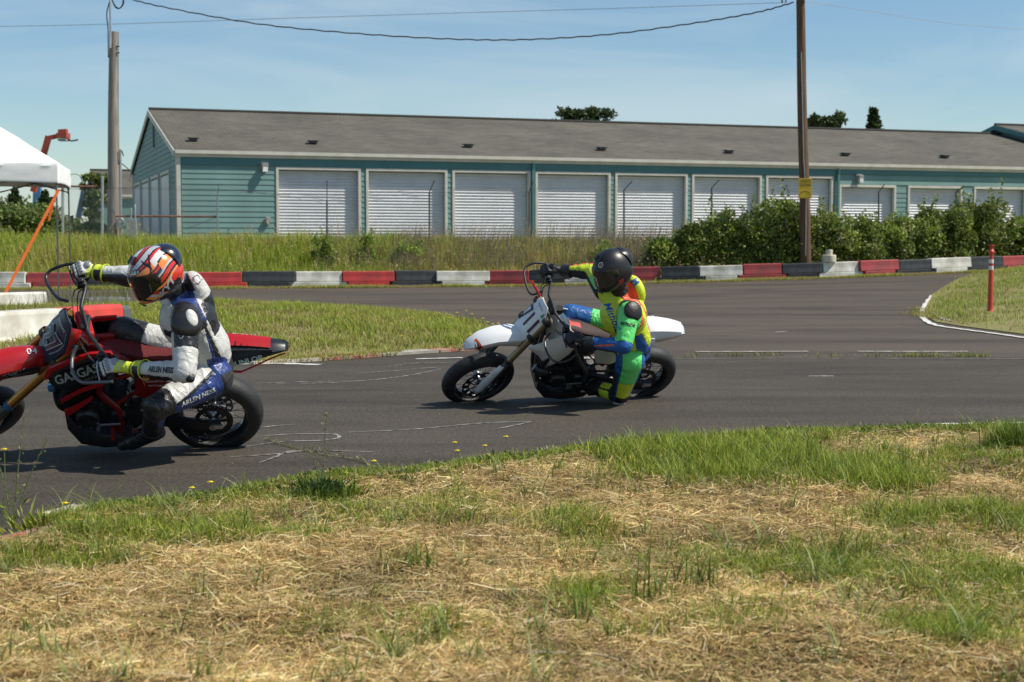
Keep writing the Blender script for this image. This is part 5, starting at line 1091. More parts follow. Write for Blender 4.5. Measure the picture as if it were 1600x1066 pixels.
    for k in range(9): mb.lathe([(.036, -.004), (.044, 0), (.036, .004)], c_+V3(.012+.005*k, 0, .04+.025*k), (.06, 0, .3), 14, closed=True)
    mb.build('shock_absorber', red_anod if not S['dark_arm'] else greylens, root)
    # bodywork
    sv = S['seat_v']; T_ = S['tank']
    mb = MB(); secs = []
    for (u, vt, vb, wd_) in T_:
        n = 14; secs.append([(u, wd_*math.copysign(abs(math.cos(a))**.7, math.cos(a)), (vt+vb)/2+(vt-vb)/2*math.copysign(abs(math.sin(a))**.8, math.sin(a))) for a in [2*math.pi*k/n for k in range(n)]])
    loft(mb, secs); mb.build('fuel_tank', S['tank_m'], root)
    mb = MB(); mb.lathe([(0, .03), (.03, .03), (.034, .02), (.034, -.01)], (T_[1][0]-.02, 0, T_[1][1]), (.1, 0, 1), 18); mb.build('fuel_cap', blackp, root)
    mb = MB(); secs = []
    for (u, vt, vb, wd_) in S['seat']:
        n = 14; secs.append([(u, wd_*math.copysign(abs(math.cos(a))**.6, math.cos(a)), (vt+vb)/2+(vt-vb)/2*math.copysign(abs(math.sin(a))**.6, math.sin(a))) for a in [2*math.pi*k/n for k in range(n)]])
    loft(mb, secs); mb.build('seat', S['seat_m'], root)
    # tail / rear fender: arched loft
    mb = MB(); secs = []
    for (u, vt, dv, wd_) in S['tail']:
        secs.append([(u, -wd_, vt-dv), (u, -wd_*.96, vt-dv*.5), (u, -wd_*.8, vt-.012), (u, -wd_*.4, vt), (u, 0, vt+.004), (u, wd_*.4, vt), (u, wd_*.8, vt-.012), (u, wd_*.96, vt-dv*.5), (u, wd_, vt-dv)])
    loft(mb, secs, close=False, caps=False); tl = mb.build('rear_fender', S['tail_m'], root); sd_ = tl.modifiers.new('solid', 'SOLIDIFY'); sd_.thickness = .004
    for s in (1, -1):
        panel('side_panel', S['side'], s*.115, S['side_m'], root, bulge=.02, side=s)
        o = panel('radiator_shroud', S['shroud'], s*.155, S['shroud_m'], root, bulge=.045, rad=.08, side=s, wf=lambda a, b: 0)
        S.setdefault('_sh', []).append(o)
        if S['dark_arm']:
            for pl in ([(.945, .755), (.91, .83), (.80, .89), (.66, .95), (.54, .96), (.53, .94), (.66, .925), (.79, .865), (.89, .805), (.925, .745)], [(.86, .62), (.74, .70), (.60, .76), (.60, .73), (.74, .67), (.86, .585)], [(.85, .53), (.76, .58), (.67, .65), (.68, .61), (.76, .54), (.84, .475)]): panel('shroud_stripe', pl, s*.2015 if pl[0][1] < .7 else s*.168, redpl, root, th=.006 if pl[0][1] < .7 else .02, bulge=.003, side=s)
    # footpegs and levers
    pg = S['peg']
    for s in (1, -1):
        mb = MB(); mb.box((pg[0], s*.20, pg[1]), (.05, .10, .014)); mb.cyl((pg[0], s*.10, pg[1]), (pg[0], s*.16, pg[1]), .012)
        for k in range(5): mb.box((pg[0]-.022, s*(.165+.018*k), pg[1]+.011), (.006, .006, .01)).box((pg[0]+.022, s*(.165+.018*k), pg[1]+.011), (.006, .006, .01))
        mb.build('footpeg', blackp, root)
    mb = MB(); mb.tube([(pg[0]+.05, .12, pg[1]), (pg[0]+.18, .13, pg[1]-.0)], .008, 8); mb.cyl((pg[0]+.18, .12, pg[1]), (pg[0]+.18, .18, pg[1]), .01); mb.build('shift_lever', alu, root)
    mb = MB(); mb.tube([(pg[0]+.10, .12, pg[1]-.03), (pg[0]+.10, .16, pg[1]-.10)], .014, 8); mb.build('side_slider', redd if S['dark_arm'] else blackp, root)
    # ---- front end ----
    A = V3(ax[0], 0, ax[1]); n_f = norm(np.cross(adir, V3(0, 1, 0)))           # forward-ish normal to the fork
    n_f = n_f if n_f[0] > 0 else -n_f; ft = S['fork_top']
    off = n_f*0
    for s in (1, -1):
        a = A+V3(0, s*.105, 0)-adir*.0; b = a+adir*ft; sm = S['split']
        mb = MB(); sleeve(mb, a, a+adir*sm, ((0, .022), (.12, .026), (.2, .0235), (1, .0235))); o = mb.build('fork_lower', S['flow_m'], root); front.append(o)
        mb = MB(); sleeve(mb, a+adir*sm, b, ((0, .031), (.06, .031), (.07, .0285), (.55, .0285), (.9, .027), (1, .027))); o = mb.build('fork_tube', S['fork_m'], root); front.append(o)
        mb = MB(); q = a+adir*sm; mb.tube([q-adir*.015, q+adir*.02], .0335, 16); o = mb.build('fork_seal', S['seal_m'], root); front.append(o)
        mb = MB(); mb.box(a, (.06, .035, .07)); o = mb.build('axle_clamp', alu, root, .008); front.append(o)
        if S['guard']:
            mb = MB(); g0 = a+n_f*.03-adir*.045; secs = []
            for t, hw in ((0, .018), (.1, .040), (.35, .046), (.75, .040), (1, .025)):
                c_ = g0+adir*(t*.36); secs.append([c_+n_f*(.005+.0*t)+V3(0, s*.034, 0)+n_f*x_*hw+V3(0, s*(-.02*x_*x_), 0) for x_ in (-1, -.5, 0, .5, 1)])
            loft(mb, secs, close=False, caps=False); o = mb.build('fork_guard', whitep, root); sd_ = o.modifiers.new('solid', 'SOLIDIFY'); sd_.thickness = .004; front.append(o)
    mb = MB(); mb.cyl(A-V3(0, .13, 0), A+V3(0, .13, 0), .012); o = mb.build('front_axle', alu, root); front.append(o)
    mb = MB(); mb.box(A+adir*.13-n_f*.06+V3(0, .07, 0), (.06, .05, .13), rot=np.column_stack([n_f, V3(0, 1, 0), adir])); o = mb.build('front_caliper', blackp, root, .01); front.append(o)
    for t, wd_ in ((ft-.035, .30), (ft-.23, .29)):
        mb = MB(); c_ = A+adir*t; mb.box(c_, (.07, wd_-.04, .035), rot=np.column_stack([n_f, V3(0, 1, 0), adir]))
        for s in (1, -1): mb.lathe([(.036, -.02), (.042, -.018), (.042, .018), (.036, .02)], c_+V3(0, s*.105, 0), adir, 18, closed=True)
        o = mb.build('triple_clamp', blackp if S['dark_arm'] else alud, root, .004); front.append(o)
    # front fender
    mb = MB(); secs = []
    for (u, v, wd_, dv) in S['fender']:
        secs.append([(u, -wd_, v-dv), (u, -wd_*.9, v-dv*.35), (u, -wd_*.45, v-.006), (u, 0, v), (u, wd_*.45, v-.006), (u, wd_*.9, v-dv*.35), (u, wd_, v-dv)])
    loft(mb, secs, close=False, caps=False); fd = mb.build('front_fender', S['fender_m'], root); sd_ = fd.modifiers.new('solid', 'SOLIDIFY'); sd_.thickness = .004; front.append(fd)
    # number plate: curved sheet wrapped round the fork
    return root, front, turn, A, adir, n_f, fd, tl
def apply_turn(objs, turn, root):
    """turn the objects' geometry about the steering axis"""
    o0 = turn((0, 0, 0)); M = Matrix([[*(turn(e)-o0)] for e in ((1, 0, 0), (0, 1, 0), (0, 0, 1))]).transposed().to_4x4(); M.translation = Vector(o0)
    for o in objs: o.matrix_local = M @ o.matrix_local

def bars(root, front, turn, clampc, gl_, gr_, S):
    """handlebar from left grip gl_ to right grip gr_ (already where the steering puts them)"""
    c = V3(*clampc); gl_, gr_ = V3(*gl_), V3(*gr_); e = norm(gl_-gr_)
    pts = curve([gl_+e*.05, gl_-e*.04, gl_-e*.12, c+e*.11, c+e*.05, c-e*.05, c-e*.11, gr_+e*.12, gr_+e*.04, gr_-e*.05], 5)
    mb = MB(); mb.tube(pts, .0125, 12); mb.build('handlebar', blackp, root)
    fwd = norm(np.cross(e, V3(0, 0, 1))); fwd = fwd if fwd[0] > 0 else -fwd; up = np.cross(fwd, e); up = up if up[2] > 0 else -up
    for s, g in ((1, gl_), (-1, gr_)):
        d = e*s; mb = MB(); sleeve(mb, g-d*.07, g+d*.065, ((0, .022), (.04, .022), (.05, .0165), (.95, .0165), (.96, .021), (1, .021))); mb.build('grip', blackm, root)
        mb = MB(); q = g-d*.10; mb.box(q+fwd*.02+up*.01, (.05, .045, .04), rot=np.column_stack([fwd, e, up])); mb.cyl(q+fwd*.02+up*.03, q+fwd*.02+up*.055, .018, n=14); mb.build('master_cylinder', blackp, root, .006)
        mb = MB(); mb.tube(curve([q+fwd*.035, q+fwd*.055+d*.04, q+fwd*.06+d*.10-up*.006, q+fwd*.062+d*.165], 5), [.008]*4+[.006]*4+[.0055]*7+[.009], 8); mb.build('lever', alu if s > 0 and S['dark_arm'] else blackp if not S['dark_arm'] else alud, root)
        hg = S['guards'][0 if s > 0 else 1]; mb = MB(); mb.tube(curve([V3(*q_) for q_ in hg], 6), S['hg_r'], 10); mb.build('hand_guard', blackp if s < 0 or not S['dark_arm'] else greylens, root)
        mb = MB(); b0 = g-d*.12-up*.01; mb.tube(curve([b0, b0-up*.05+fwd*.05, c+V3(.05, s*.06, -.12), c+V3(.0, s*.04, -.30)], 6), .0042, 6); mb.tube(curve([b0+up*.01, b0-up*.02+fwd*.07, c+V3(.07, s*.03, -.06), c+V3(.05, s*.07, -.24)], 6), .0035, 6); mb.build('control_cable', blackm, root)
    mb = MB(); mb.box(c+V3(.0, 0, -.03), (.05, .12, .05)); mb.build('bar_clamp', blackp, root, .008)
    return e, fwd, up

def plate(name, root, outline, u0, m, nrm_dir=(1, 0), th=.004, wf=None):
    """number plate: outline = (w, h) in its own plane, rising from point u0 along 'up' direction"""
    pass
def number_plate(root, base, up, fwd, Wd, prof, m):
    """curved plate across the forks. prof: (h, half width). returns fn (x,h)->point"""
    up = norm(up); fwd = norm(fwd-np.array(up)*(np.array(fwd)@up)); base = V3(*base)
    def pt(x, h): return base+up*h+V3(0, 1, 0)*x-fwd*(x*x*2.6)
    hs = [p[0] for p in prof]; ws = [p[1] for p in prof]; mb = MB(); nu, nv = 15, 17
    vs = []; 
    for j in range(nv):
        h = hs[0]+(hs[-1]-hs[0])*j/(nv-1); w_ = np.interp(h, hs, ws)
        for i in range(nu): vs.append(pt(w_*(2*i/(nu-1)-1), h))
    fs = [(j*nu+i, j*nu+i+1, (j+1)*nu+i+1, (j+1)*nu+i) for j in range(nv-1) for i in range(nu-1)]
    mb.add(vs, fs, True); o = mb.build('number_plate', m, root); sd_ = o.modifiers.new('solid', 'SOLIDIFY'); sd_.thickness = .005; sd_.offset = 0
    return o, pt, up, fwd
def wrap_text(name, body, size, parent, fn, m, off, sx=1, bold=0, rot=0, shear=0):
    v, f = text_mesh(body, size, 0, shear, bold, sx); bm = bmesh.new(); vs = [bm.verts.new(q) for q in v]
    for q in f:
        try: bm.faces.new([vs[i] for i in q])
        except ValueError: pass
    bmesh.ops.triangulate(bm, faces=bm.faces[:])
    for _ in range(3):
        L = [e for e in bm.edges if e.calc_length() > size*.3]
        if L: bmesh.ops.subdivide_edges(bm, edges=L, cuts=1); bmesh.ops.triangulate(bm, faces=[q for q in bm.faces if len(q.verts) > 3])
    c, s = math.cos(rot), math.sin(rot)
    for q in bm.verts: q.co = Vector(fn(q.co.x*c-q.co.y*s+off[0], q.co.x*s+q.co.y*c+off[1]))
    me = bpy.data.meshes.new(name); bm.to_mesh(me); bm.free(); me.materials.append(m); return link(name, me, parent)
def side_text(name, body, size, u, v, w, ang, m, root, target=None, **k):
    """lettering on the left side (w>0): reads towards the rear because the side is seen with the front at the left"""
    return text_on(name, body, size, (u, w, v), (-math.cos(ang), 0, math.sin(ang)), (math.sin(ang), 0, math.cos(ang)), m, root, target, **k)

# ===== red motorcycle =====
S1 = dict(axle=(1.44, .29), steer=31, clamp=(.735, 0, 1.03), pivot=(.53, .36), seat_v=.88, dark_arm=True, frame_m=redd, engine=(.67, 0, .40), silencer=(.06, .76),
    skid=[(.86, .42, .06, .16), (.87, .27, .12, .16), (.80, .16, .14, .17), (.66, .125, .14, .13), (.48, .13, .13, .10), (.40, .16, .10, .06)], skid_m=blackp, rad=(.83, .66), shock=(.36, 0, .42),
    tank=[(.74, .86, .78, .05), (.68, .885, .74, .11), (.58, .885, .70, .12), (.48, .87, .70, .11), (.42, .85, .74, .07)], tank_m=redd,
    seat=[(.60, .885, .84, .05), (.46, .875, .82, .085), (.3, .86, .80, .11), (.12, .865, .79, .125), (-.04, .88, .80, .11), (-.10, .885, .83, .06)], seat_m=mat('seat_red', (.13, .008, .009), .7, bump=.2),
    tail=[(.16, .84, .08, .09), (.0, .88, .10, .105), (-.12, .90, .125, .10), (-.25, .892, .088, .085), (-.38, .878, .042, .065), (-.45, .866, .016, .05), (-.475, .852, .006, .035)], tail_m=mat('tail_black', (.010, .013, .02), .35),
    side=[(.42, .83), (.18, .84), (-.02, .84), (-.12, .76), (.02, .70), (.2, .60), (.34, .52), (.44, .56)], side_m=redd,
    shroud=[(.93, .76), (.90, .82), (.80, .88), (.66, .94), (.54, .95), (.50, .90), (.58, .78), (.66, .66), (.74, .55), (.84, .46), (.87, .52), (.86, .62)], shroud_m=blackg,
    fork_top=1.0, split=.30, flow_m=greylens, fork_m=gold, seal_m=blue_an, guard=False, peg=(.50, .33),
    fender=[(1.62, .80, .02, .01), (1.58, .845, .05, .04), (1.45, .885, .075, .06), (1.3, .905, .085, .075), (1.15, .905, .09, .10), (1.05, .89, .085, .13), (.98, .87, .07, .15), (.90, .82, .05, .10)], fender_m=redpl, hg_r=.010,
    guards=[[(.72, .17, 1.02), (.745, .22, .97), (.73, .33, .955), (.67, .42, .965), (.58, .45, .99), (.49, .455, 1.0)], [(.80, -.13, 1.10), (.87, -.18, 1.09), (.96, -.36, 1.06), (.95, -.43, 1.08), (.86, -.455, 1.11), (.76, -.46, 1.12)]])
r1, front, turn, A, adir, n_f, fd, tl = motorcycle(B1, 'red motorcycle number 27 leaning into the corner at the left edge', S1)
# plate
pts_n = []
npo, pt, up_, fw_ = number_plate(r1, V3(.985, 0, .81), V3(-.20, 0, .34), V3(1, 0, .5), .12, [(0, .05), (.03, .085), (.08, .105), (.2, .115), (.27, .10), (.36, .07), (.40, .05)], navy)
front += [npo]
o = wrap_text('number', '27', .19, r1, lambda x, y: pt(x, .165+y)+fw_*.010, mat('number_outline', (.42, .52, .58), .4), (0, -.0), bold=.011, sx=.78, rot=0); front.append(o)
o = wrap_text('number', '27', .19, r1, lambda x, y: pt(x, .165+y)+fw_*.0125, navy, (0, -.0), bold=.004, sx=.78); front.append(o)
o = wrap_text('lettering', 'GASGAS', .028, r1, lambda x, y: pt(x, .32+y)+fw_*.008, decal_w, (0, 0)); front.append(o)
mb = MB()
vs = [pt(x, h)+fw_*.0065 for x, h in ((-.06, .09), (.06, .09), (.088, .17), (.095, .24), (.066, .325), (-.066, .325), (-.095, .24), (-.088, .17))]; mb.add(vs, [(0, 1, 2, 7), (7, 2, 3, 6), (6, 3, 4, 5)]); front.append(mb.build('graphic', steelb, r1))
# red side wings of the plate
for s in (1, -1):
    mb = MB(); vs = []
    for h, w_ in ((.0, .05), (.1, .105), (.2, .116), (.28, .10), (.38, .065)): a = pt(s*w_, h); b = a-fw_*.06+V3(0, s*.02, 0); vs += [a, b]
    mb.add(vs, [(2*i, 2*i+1, 2*i+3, 2*i+2) for i in range(4)], True); o = mb.build('plate_wing', redpl, r1); sd_ = o.modifiers.new('solid', 'SOLIDIFY'); sd_.thickness = .004; front.append(o)
# fender graphics
bpy.context.view_layer.update()
bv = bvh_of(fd)
front.append(side_text('lettering', 'GASGAS', .035, 1.16, .85, .085, R(-4), decal_w, r1, bv, off=.004, shear=.3, maxlen=.012))
o = panel('graphic', [(1.24, .855), (1.02, .855), (1.0, .80), (1.05, .765), (1.16, .80)], .088, decal_k, r1, th=.002); front.append(o)
front.append(side_text('lettering', 'GASGAS', .03, 1.12, .825, .092, R(-4), mat('decal_grey', (.25, .25, .26), .5), r1, shear=.3))
front.append(text_on('lettering', '04', .06, (1.02, .0, .895), (-1, .1, 0), (0, -1, 0), decal_w, r1, bv, off=.005, maxlen=.02))
front.append(text_on('lettering', 'GASGAS', .05, (1.28, .0, .91), (-1, 0, 0), (0, -1, 0), decal_k, r1, bv, off=.005, maxlen=.02))
apply_turn(front, turn, r1)
e1, f1, u1 = bars(r1, front, turn, (.69, 0, 1.065), (.52, .37, 1.0), (.75, -.37, 1.12), S1)
# red bar pad
cpad = V3(.70, -.01, 1.005); mb = MB(); mb.box(cpad, (.085, .21, .085), rot=np.column_stack([f1, e1, u1])); mb.build('bar_pad', redpl, r1, .025, 4)
side_text('lettering', 'GASGAS', .026, .69, 1.0, .100, R(-60), decal_w, r1)
sh = S1['_sh'][0]; bv = bvh_of(sh)
mb = MB()
panel('graphic', [(.91, .765), (.80, .84), (.62, .92), (.565, .925), (.62, .83), (.76, .74), (.86, .70)], .204, decal_k, r1, th=.002, bulge=.001)
side_text('lettering', 'GASGAS', .095, .745, .825, .207, R(22), mat('decal_reflect', (.42, .48, .47), .35, metal=.2), r1, shear=.25, bold=.002, sx=.8)
side_text('lettering', 'MAXXIS', .03, .655, .80, .207, R(26), mat('decal_grey', (.25, .25, .26), .5), r1, shear=.3)
for k in range(0): panel('graphic', [(.80-.02*k, .70-.07*k), (.60-.01*k, .79-.07*k), (.60-.01*k, .775-.07*k), (.80-.02*k, .68-.07*k)], .204, decal_k if k % 2 else mat('red_dark', (.2, .01, .01), .4), r1, th=.002)
mb = MB(); mb.box((.92, .10, .63), (.05, .06, .05)); mb.build('hose_joint', blue_an, r1, .015)
# tail graphics
bv = bvh_of(tl)
panel('graphic', [(-.0, .775), (-.12, .755), (-.19, .735), (-.46, .83), (-.455, .84), (-.2, .752), (-.0, .79)], .119, redpl, r1, th=.003, wf=lambda a, b: -.07*SS(-a, .12, .47))
text_on('lettering', 'DUNLOP', .050, (-.225, .126, .846), (-.96, -.13, .20), (.20, 0, .96), decal_b, r1, None, off=.004, bold=.0012)
mb = MB(); mb.grid(lambda a, b: (-.10-.27*a, (b-.5)*.11*(1-.15*a), float(np.interp(-.10-.27*a, [-.38, -.25, -.12, 0], [.875, .895, .905, .895]))+.010-.03*(abs(b-.5)*1.4)**2*.5), 12, 8); mb.build('graphic', redpl, r1)
mb = MB()
for k in range(6): mb.box((-.13-.035*k, .035, .914-.005*k), (.008, .04, .003))
o = mb.build('slot', decal_k, r1); o['kind'] = 'stuff'
text_on('lettering', 'DUNLOP', .04, (-.22, -.055, .905), (-1, 0, .0), (0, -1, .0), decal_w, r1, bv, off=.005, maxlen=.015)
side_text('lettering', 'AKRAPOVIC', .025, .30, .70, .138, R(0), decal_w, r1); side_text('lettering', 'MOTOREX', .022, .30, .665, .138, R(0), decal_w, r1)
side_text('lettering', 'SWAPMOTO', .03, .02, .79, .122, R(10), decal_w, r1)
panel('rear_hugger', [(-.02, .72), (.10, .74), (.24, .62), (.34, .50), (.40, .46), (.36, .44), (.24, .52), (.12, .60), (.02, .66)], .085, blackp, r1, bulge=.01)

# ===== white motorcycle =====
S2 = dict(axle=(1.385, .292), steer=8, clamp=(1.02, 0, 1.07), pivot=(.52, .37), seat_v=.90, dark_arm=False, frame_m=mat('frame_grey', (.12, .12, .125), .4, metal=.6), engine=(.70, 0, .40), silencer=(.12, .78),
    skid=[(.93, .40, .06, .14), (.92, .26, .12, .14), (.84, .17, .14, .14), (.68, .14, .14, .10), (.50, .15, .13, .08), (.42, .19, .10, .05)], skid_m=blackp, rad=(.93, .70), shock=(.36, 0, .42),
    tank=[(.96, 1.04, .84, .05), (.91, 1.085, .78, .11), (.84, 1.03, .74, .12), (.76, .93, .74, .10), (.68, .89, .76, .07)], tank_m=mat('tank_pearl', (.50, .53, .52), .3, coat=.3),
    seat=[(.80, .95, .88, .05), (.64, .90, .84, .08), (.46, .875, .80, .10), (.28, .87, .79, .11), (.14, .885, .81, .10), (.09, .885, .83, .06)], seat_m=mat('seat_shadowed', (.035, .010, .010), .7, bump=.2),  # red seat coloured near black: the shadow behind its nose is painted in
    tail=[(.24, .88, .10, .10), (.10, .925, .12, .105), (.0, .92, .12, .098), (-.1, .905, .085, .088), (-.18, .885, .045, .075), (-.215, .865, .015, .06)], tail_m=whitep,
    side=[(.56, .82), (.30, .86), (.06, .86), (.04, .79), (.2, .68), (.36, .56), (.5, .58)], side_m=whitep,
    shroud=[(1.12, .83), (1.06, .86), (.94, .92), (.84, .96), (.74, .93), (.72, .86), (.76, .74), (.84, .64), (.90, .60), (.95, .64), (1.0, .72)], shroud_m=whitep,
    fork_top=.90, split=.36, flow_m=greylens, fork_m=goldd, seal_m=blackp, guard=True, peg=(.50, .34),
    fender=[(1.60, .735, .02, .01), (1.57, .79, .05, .03), (1.48, .845, .08, .05), (1.36, .88, .09, .06), (1.24, .885, .095, .08), (1.15, .875, .09, .11), (1.08, .85, .07, .10)], fender_m=whitep, hg_r=.0085,
    guards=[[(.98, .17, 1.02), (1.02, .20, .97), (1.03, .32, .96), (.99, .42, .97), (.92, .46, 1.02), (.86, .465, 1.10)], [(1.0, -.16, 1.13), (1.08, -.17, 1.09), (1.10, -.30, 1.10), (1.08, -.42, 1.12), (1.0, -.455, 1.14), (.91, -.46, 1.13)]])
r2, front, turn, A, adir, n_f, fd, tl = motorcycle(B2, 'white motorcycle number 711 leaned far over in the middle of the track', S2)
npo, pt, up_, fw_ = number_plate(r2, V3(1.19, 0, .835), V3(-.16, 0, .34), V3(1, 0, .42), .12, [(-.06, .06), (0, .085), (.08, .11), (.2, .125), (.28, .11), (.36, .07), (.385, .055)], whitep)
front += [npo]; plum = mat('number_plum', (.055, .015, .04), .5)
front.append(wrap_text('number', '711', .205, r2, lambda x, y: pt(x, .175+y)+fw_*.006, plum, (0, 0), bold=.005, sx=.72))
mb = MB(); mb.add([pt(x, h)+fw_*.006 for x, h in ((.055, .29), (.085, .29), (.07, .335))], [(0, 1, 2)]); front.append(mb.build('graphic', mat('decal_green', (.03, .3, .12), .5), r2))
front.append(wrap_text('lettering', 'MOTO', .028, r2, lambda x, y: pt(x, .33+y)+fw_*.006, decal_k, (0, 0)))
bv = bvh_of(fd)
o = panel('graphic', [(1.505+.028*math.cos(a), .80+.03*math.sin(a)) for a in [2*math.pi*k/14 for k in range(14)]], .0, orangep, r2, th=.002)
vz = np.array([v.co[:] for v in o.data.vertices])
for v in o.data.vertices:
    h = bv.ray_cast(Vector((v.co.x, .3, v.co.z)), Vector((0, -1, 0)), .6)
    if h[0] is not None: v.co.y = h[0].y+.006
front.append(o)
front.append(side_text('lettering', 'R', .04, 1.505, .80, .09, R(5), decal_k, r2, bv, off=.009, bold=.003, maxlen=.01))
front.append(side_text('lettering', 'TM', .03, 1.36, .835, .09, R(0), greylens, r2, bv, off=.005, maxlen=.01))
apply_turn(front, turn, r2)
e2, f2, u2 = bars(r2, front, turn, (.955, 0, 1.15), (.885, .36, 1.145), (.915, -.37, 1.125), S2)
mb = MB(); c_ = V3(1.03, -.12, 1.13); mb.tube(curve([c_, c_+V3(.03, .03, -.10), c_+V3(.02, .08, -.25)], 5), .012, 8); mb.tube(curve([c_+V3(.04, -.12, .02), c_+V3(.03, -.06, .03), c_], 5), .01, 8); mb.build('brake_line', red_anod, r2)
mb = MB(); secs = []
for (u, vt, vb, wd_) in [(.79, .955, .86, .055), (.73, .93, .84, .073), (.67, .912, .83, .084)]:
    secs.append([(u, wd_*math.cos(a), (vt+vb)/2+(vt-vb)/2*math.sin(a)) for a in [2*math.pi*k/14 for k in range(14)]])
loft(mb, secs); mb.build('seat_nose', mat('seat_red', (.50, .035, .03), .6), r2)
mb = MB(); mb.tube([(1.0, .03, 1.02), (1.0, .045, .98)], .018, 10); mb.build('damper_knob', gold, r2)
mb = MB(); mb.tube(curve([(1.02, .16, .60), (.98, .18, .58), (.92, .18, .56)], 4), .035, 12); mb.build('side_protector', blackp, r2)
side_text('lettering', '711', .10, .24, .76, .139, R(18), plum, r2, bold=.003)
# ---------------- riders ----------------
def remesh(mb, vox, smooth=6):
    """merge overlapping volumes into one continuous skin"""
    me = bpy.data.meshes.new('tmp'); me.from_pydata(mb.v, [], mb.f); me.update(); bm = bmesh.new(); bm.from_mesh(me); bmesh.ops.recalc_face_normals(bm, faces=bm.faces); bm.to_mesh(me); bm.free()
    o = bpy.data.objects.new('tmp', me); C.objects.link(o); m = o.modifiers.new('r', 'REMESH'); m.mode = 'VOXEL'; m.voxel_size = vox
    dg = bpy.context.evaluated_depsgraph_get(); e = bpy.data.meshes.new_from_object(o.evaluated_get(dg)); bpy.data.objects.remove(o)
    n = len(e.vertices); v = np.empty(n*3, np.float32); e.vertices.foreach_get('co', v); v = v.reshape(-1, 3).astype(float)
    f = np.array([tuple(p.vertices) for p in e.polygons if len(p.vertices) == 4]); ed = np.empty(len(e.edges)*2, np.int32); e.edges.foreach_get('vertices', ed); ed = ed.reshape(-1, 2)
    deg = np.bincount(ed.ravel(), minlength=n)[:, None]
    for _ in range(smooth):
        s = np.zeros_like(v); np.add.at(s, ed[:, 0], v[ed[:, 1]]); np.add.at(s, ed[:, 1], v[ed[:, 0]]); v = v*.4+.6*s/np.maximum(deg, 1)
    return v, f, ed, deg
def vnormals(v, f):
    a = v[f[:, 2]]-v[f[:, 0]]; b = v[f[:, 3]]-v[f[:, 1]]; n = np.cross(a, b); o = np.zeros_like(v)
    for k in range(4): np.add.at(o, f[:, k], n)
    return norm(o)
def capsule(mb, a, b, r0, r1, flat=None, n=16):
    """rounded tapered limb piece; flat = (axis vector, factor) squashes the section"""
    a = np.array(a, float); b = np.array(b, float); d = norm(b-a); L = np.linalg.norm(b-a); x, y, _ = basis(d); vs = []; fs = []; rows = []
    for k in range(1, 6): t = math.pi/2*k/6; rows.append((-r0*math.cos(t), r0*math.sin(t)))
    for k in range(0, 5): rows.append((L*k/4, r0+(r1-r0)*k/4))
    for k in range(1, 6): t = math.pi/2*k/6; rows.append((L+r1*math.sin(t), r1*math.cos(t)))
    for h, r in rows:
        for k in range(n):
            an = 2*math.pi*k/n; q = (x*math.cos(an)+y*math.sin(an))*r
            if flat is not None: ax_ = norm(flat[0]); q = q+ax_*(q@ax_)*(flat[1]-1)
            vs.append(a+d*h+q)
    m = len(rows)
    for i in range(m-1):
        for k in range(n): fs.append((i*n+k, i*n+(k+1) % n, (i+1)*n+(k+1) % n, (i+1)*n+k))
    fs.append(tuple(range(n))[::-1]); fs.append(tuple(range((m-1)*n, m*n))); mb.add(vs, fs, True)
def seg(p, a, b):
    """distance to segment, parameter, and radial direction"""
    a = np.array(a, float); b = np.array(b, float); e = b-a; t = ((p-a)@e)/(e@e); tc = np.clip(t, 0, 1); q = a+tc[:, None]*e; return np.linalg.norm(p-q, axis=1), t, norm(p-q)
def wrinkle(v, nrm_, a, b, w, amp, freq, seed):
    """leather folds running round a limb near a point of it"""
    d, t, r = seg(v, a, b); L = np.linalg.norm(np.array(b)-a); x, y, _ = basis(np.array(b)-a); an = np.arctan2(r@y, r@x)
    m = np.exp(-((t-w[0])/w[1])**2)*(d < w[2]); s = t*L*freq+1.1*np.sin(an*2+seed)+.8*np.sin(an*3+seed*2+t*9); f = .62-np.abs(np.sin(s*.5))**.45
    return v+nrm_*(amp*m*f*(.6+.4*np.sin(an+seed*1.7)))[:, None]
def facemats(name, v, f, mi, mats, parent):
    return link(name, npmesh(name, v, [f], smooth=True, mats=mats, mi=mi), parent)
def leather(name, col, rough=.42, var=.08, bs=14):
    m = mat(name, col, rough, var=var, scale=9, bump=.0, coat=0); n = m.node_tree; p = n.nodes['Principled BSDF']; t = n.nodes['Texture Coordinate']
    a = n.nodes.new('ShaderNodeTexNoise'); a.inputs['Scale'].default_value = bs; a.inputs['Detail'].default_value = 3; a.inputs['Distortion'].default_value = 1.6; n.links.new(t.outputs['Object'], a.inputs['Vector'])
    b = n.nodes.new('ShaderNodeTexNoise'); b.inputs['Scale'].default_value = 220; n.links.new(t.outputs['Object'], b.inputs['Vector'])
    b1 = n.nodes.new('ShaderNodeBump'); b1.inputs['Strength'].default_value = .42; b1.inputs['Distance'].default_value = .03; n.links.new(a.outputs['Fac'], b1.inputs['Height'])
    b2 = n.nodes.new('ShaderNodeBump'); b2.inputs['Strength'].default_value = .15; b2.inputs['Distance'].default_value = .003; n.links.new(b.outputs['Fac'], b2.inputs['Height']); n.links.new(b1.outputs[0], b2.inputs['Normal']); n.links.new(b2.outputs[0], p.inputs['Normal']); return m
L_w = leather('leather_white', (.58, .575, .55)); L_k = leather('leather_black', (.018, .018, .02), .36); L_b = leather('leather_blue', (.025, .052, .20), .35); L_kk = leather('knit_black', (.022, .022, .024), .8)
L_g = leather('leather_green', (.13, .70, .17), .42); L_y = leather('leather_lime', (.62, .74, .035), .42); L_bl = leather('leather_cobalt', (.012, .10, .34), .42); L_o = leather('leather_orange_red', (.75, .12, .05), .42)
flu = leather('leather_fluo', (.62, .72, .05), .45); gry = leather('leather_grey', (.30, .30, .29), .5); hardp = mat('hard_armour', (.30, .30, .31), .3, metal=.3)

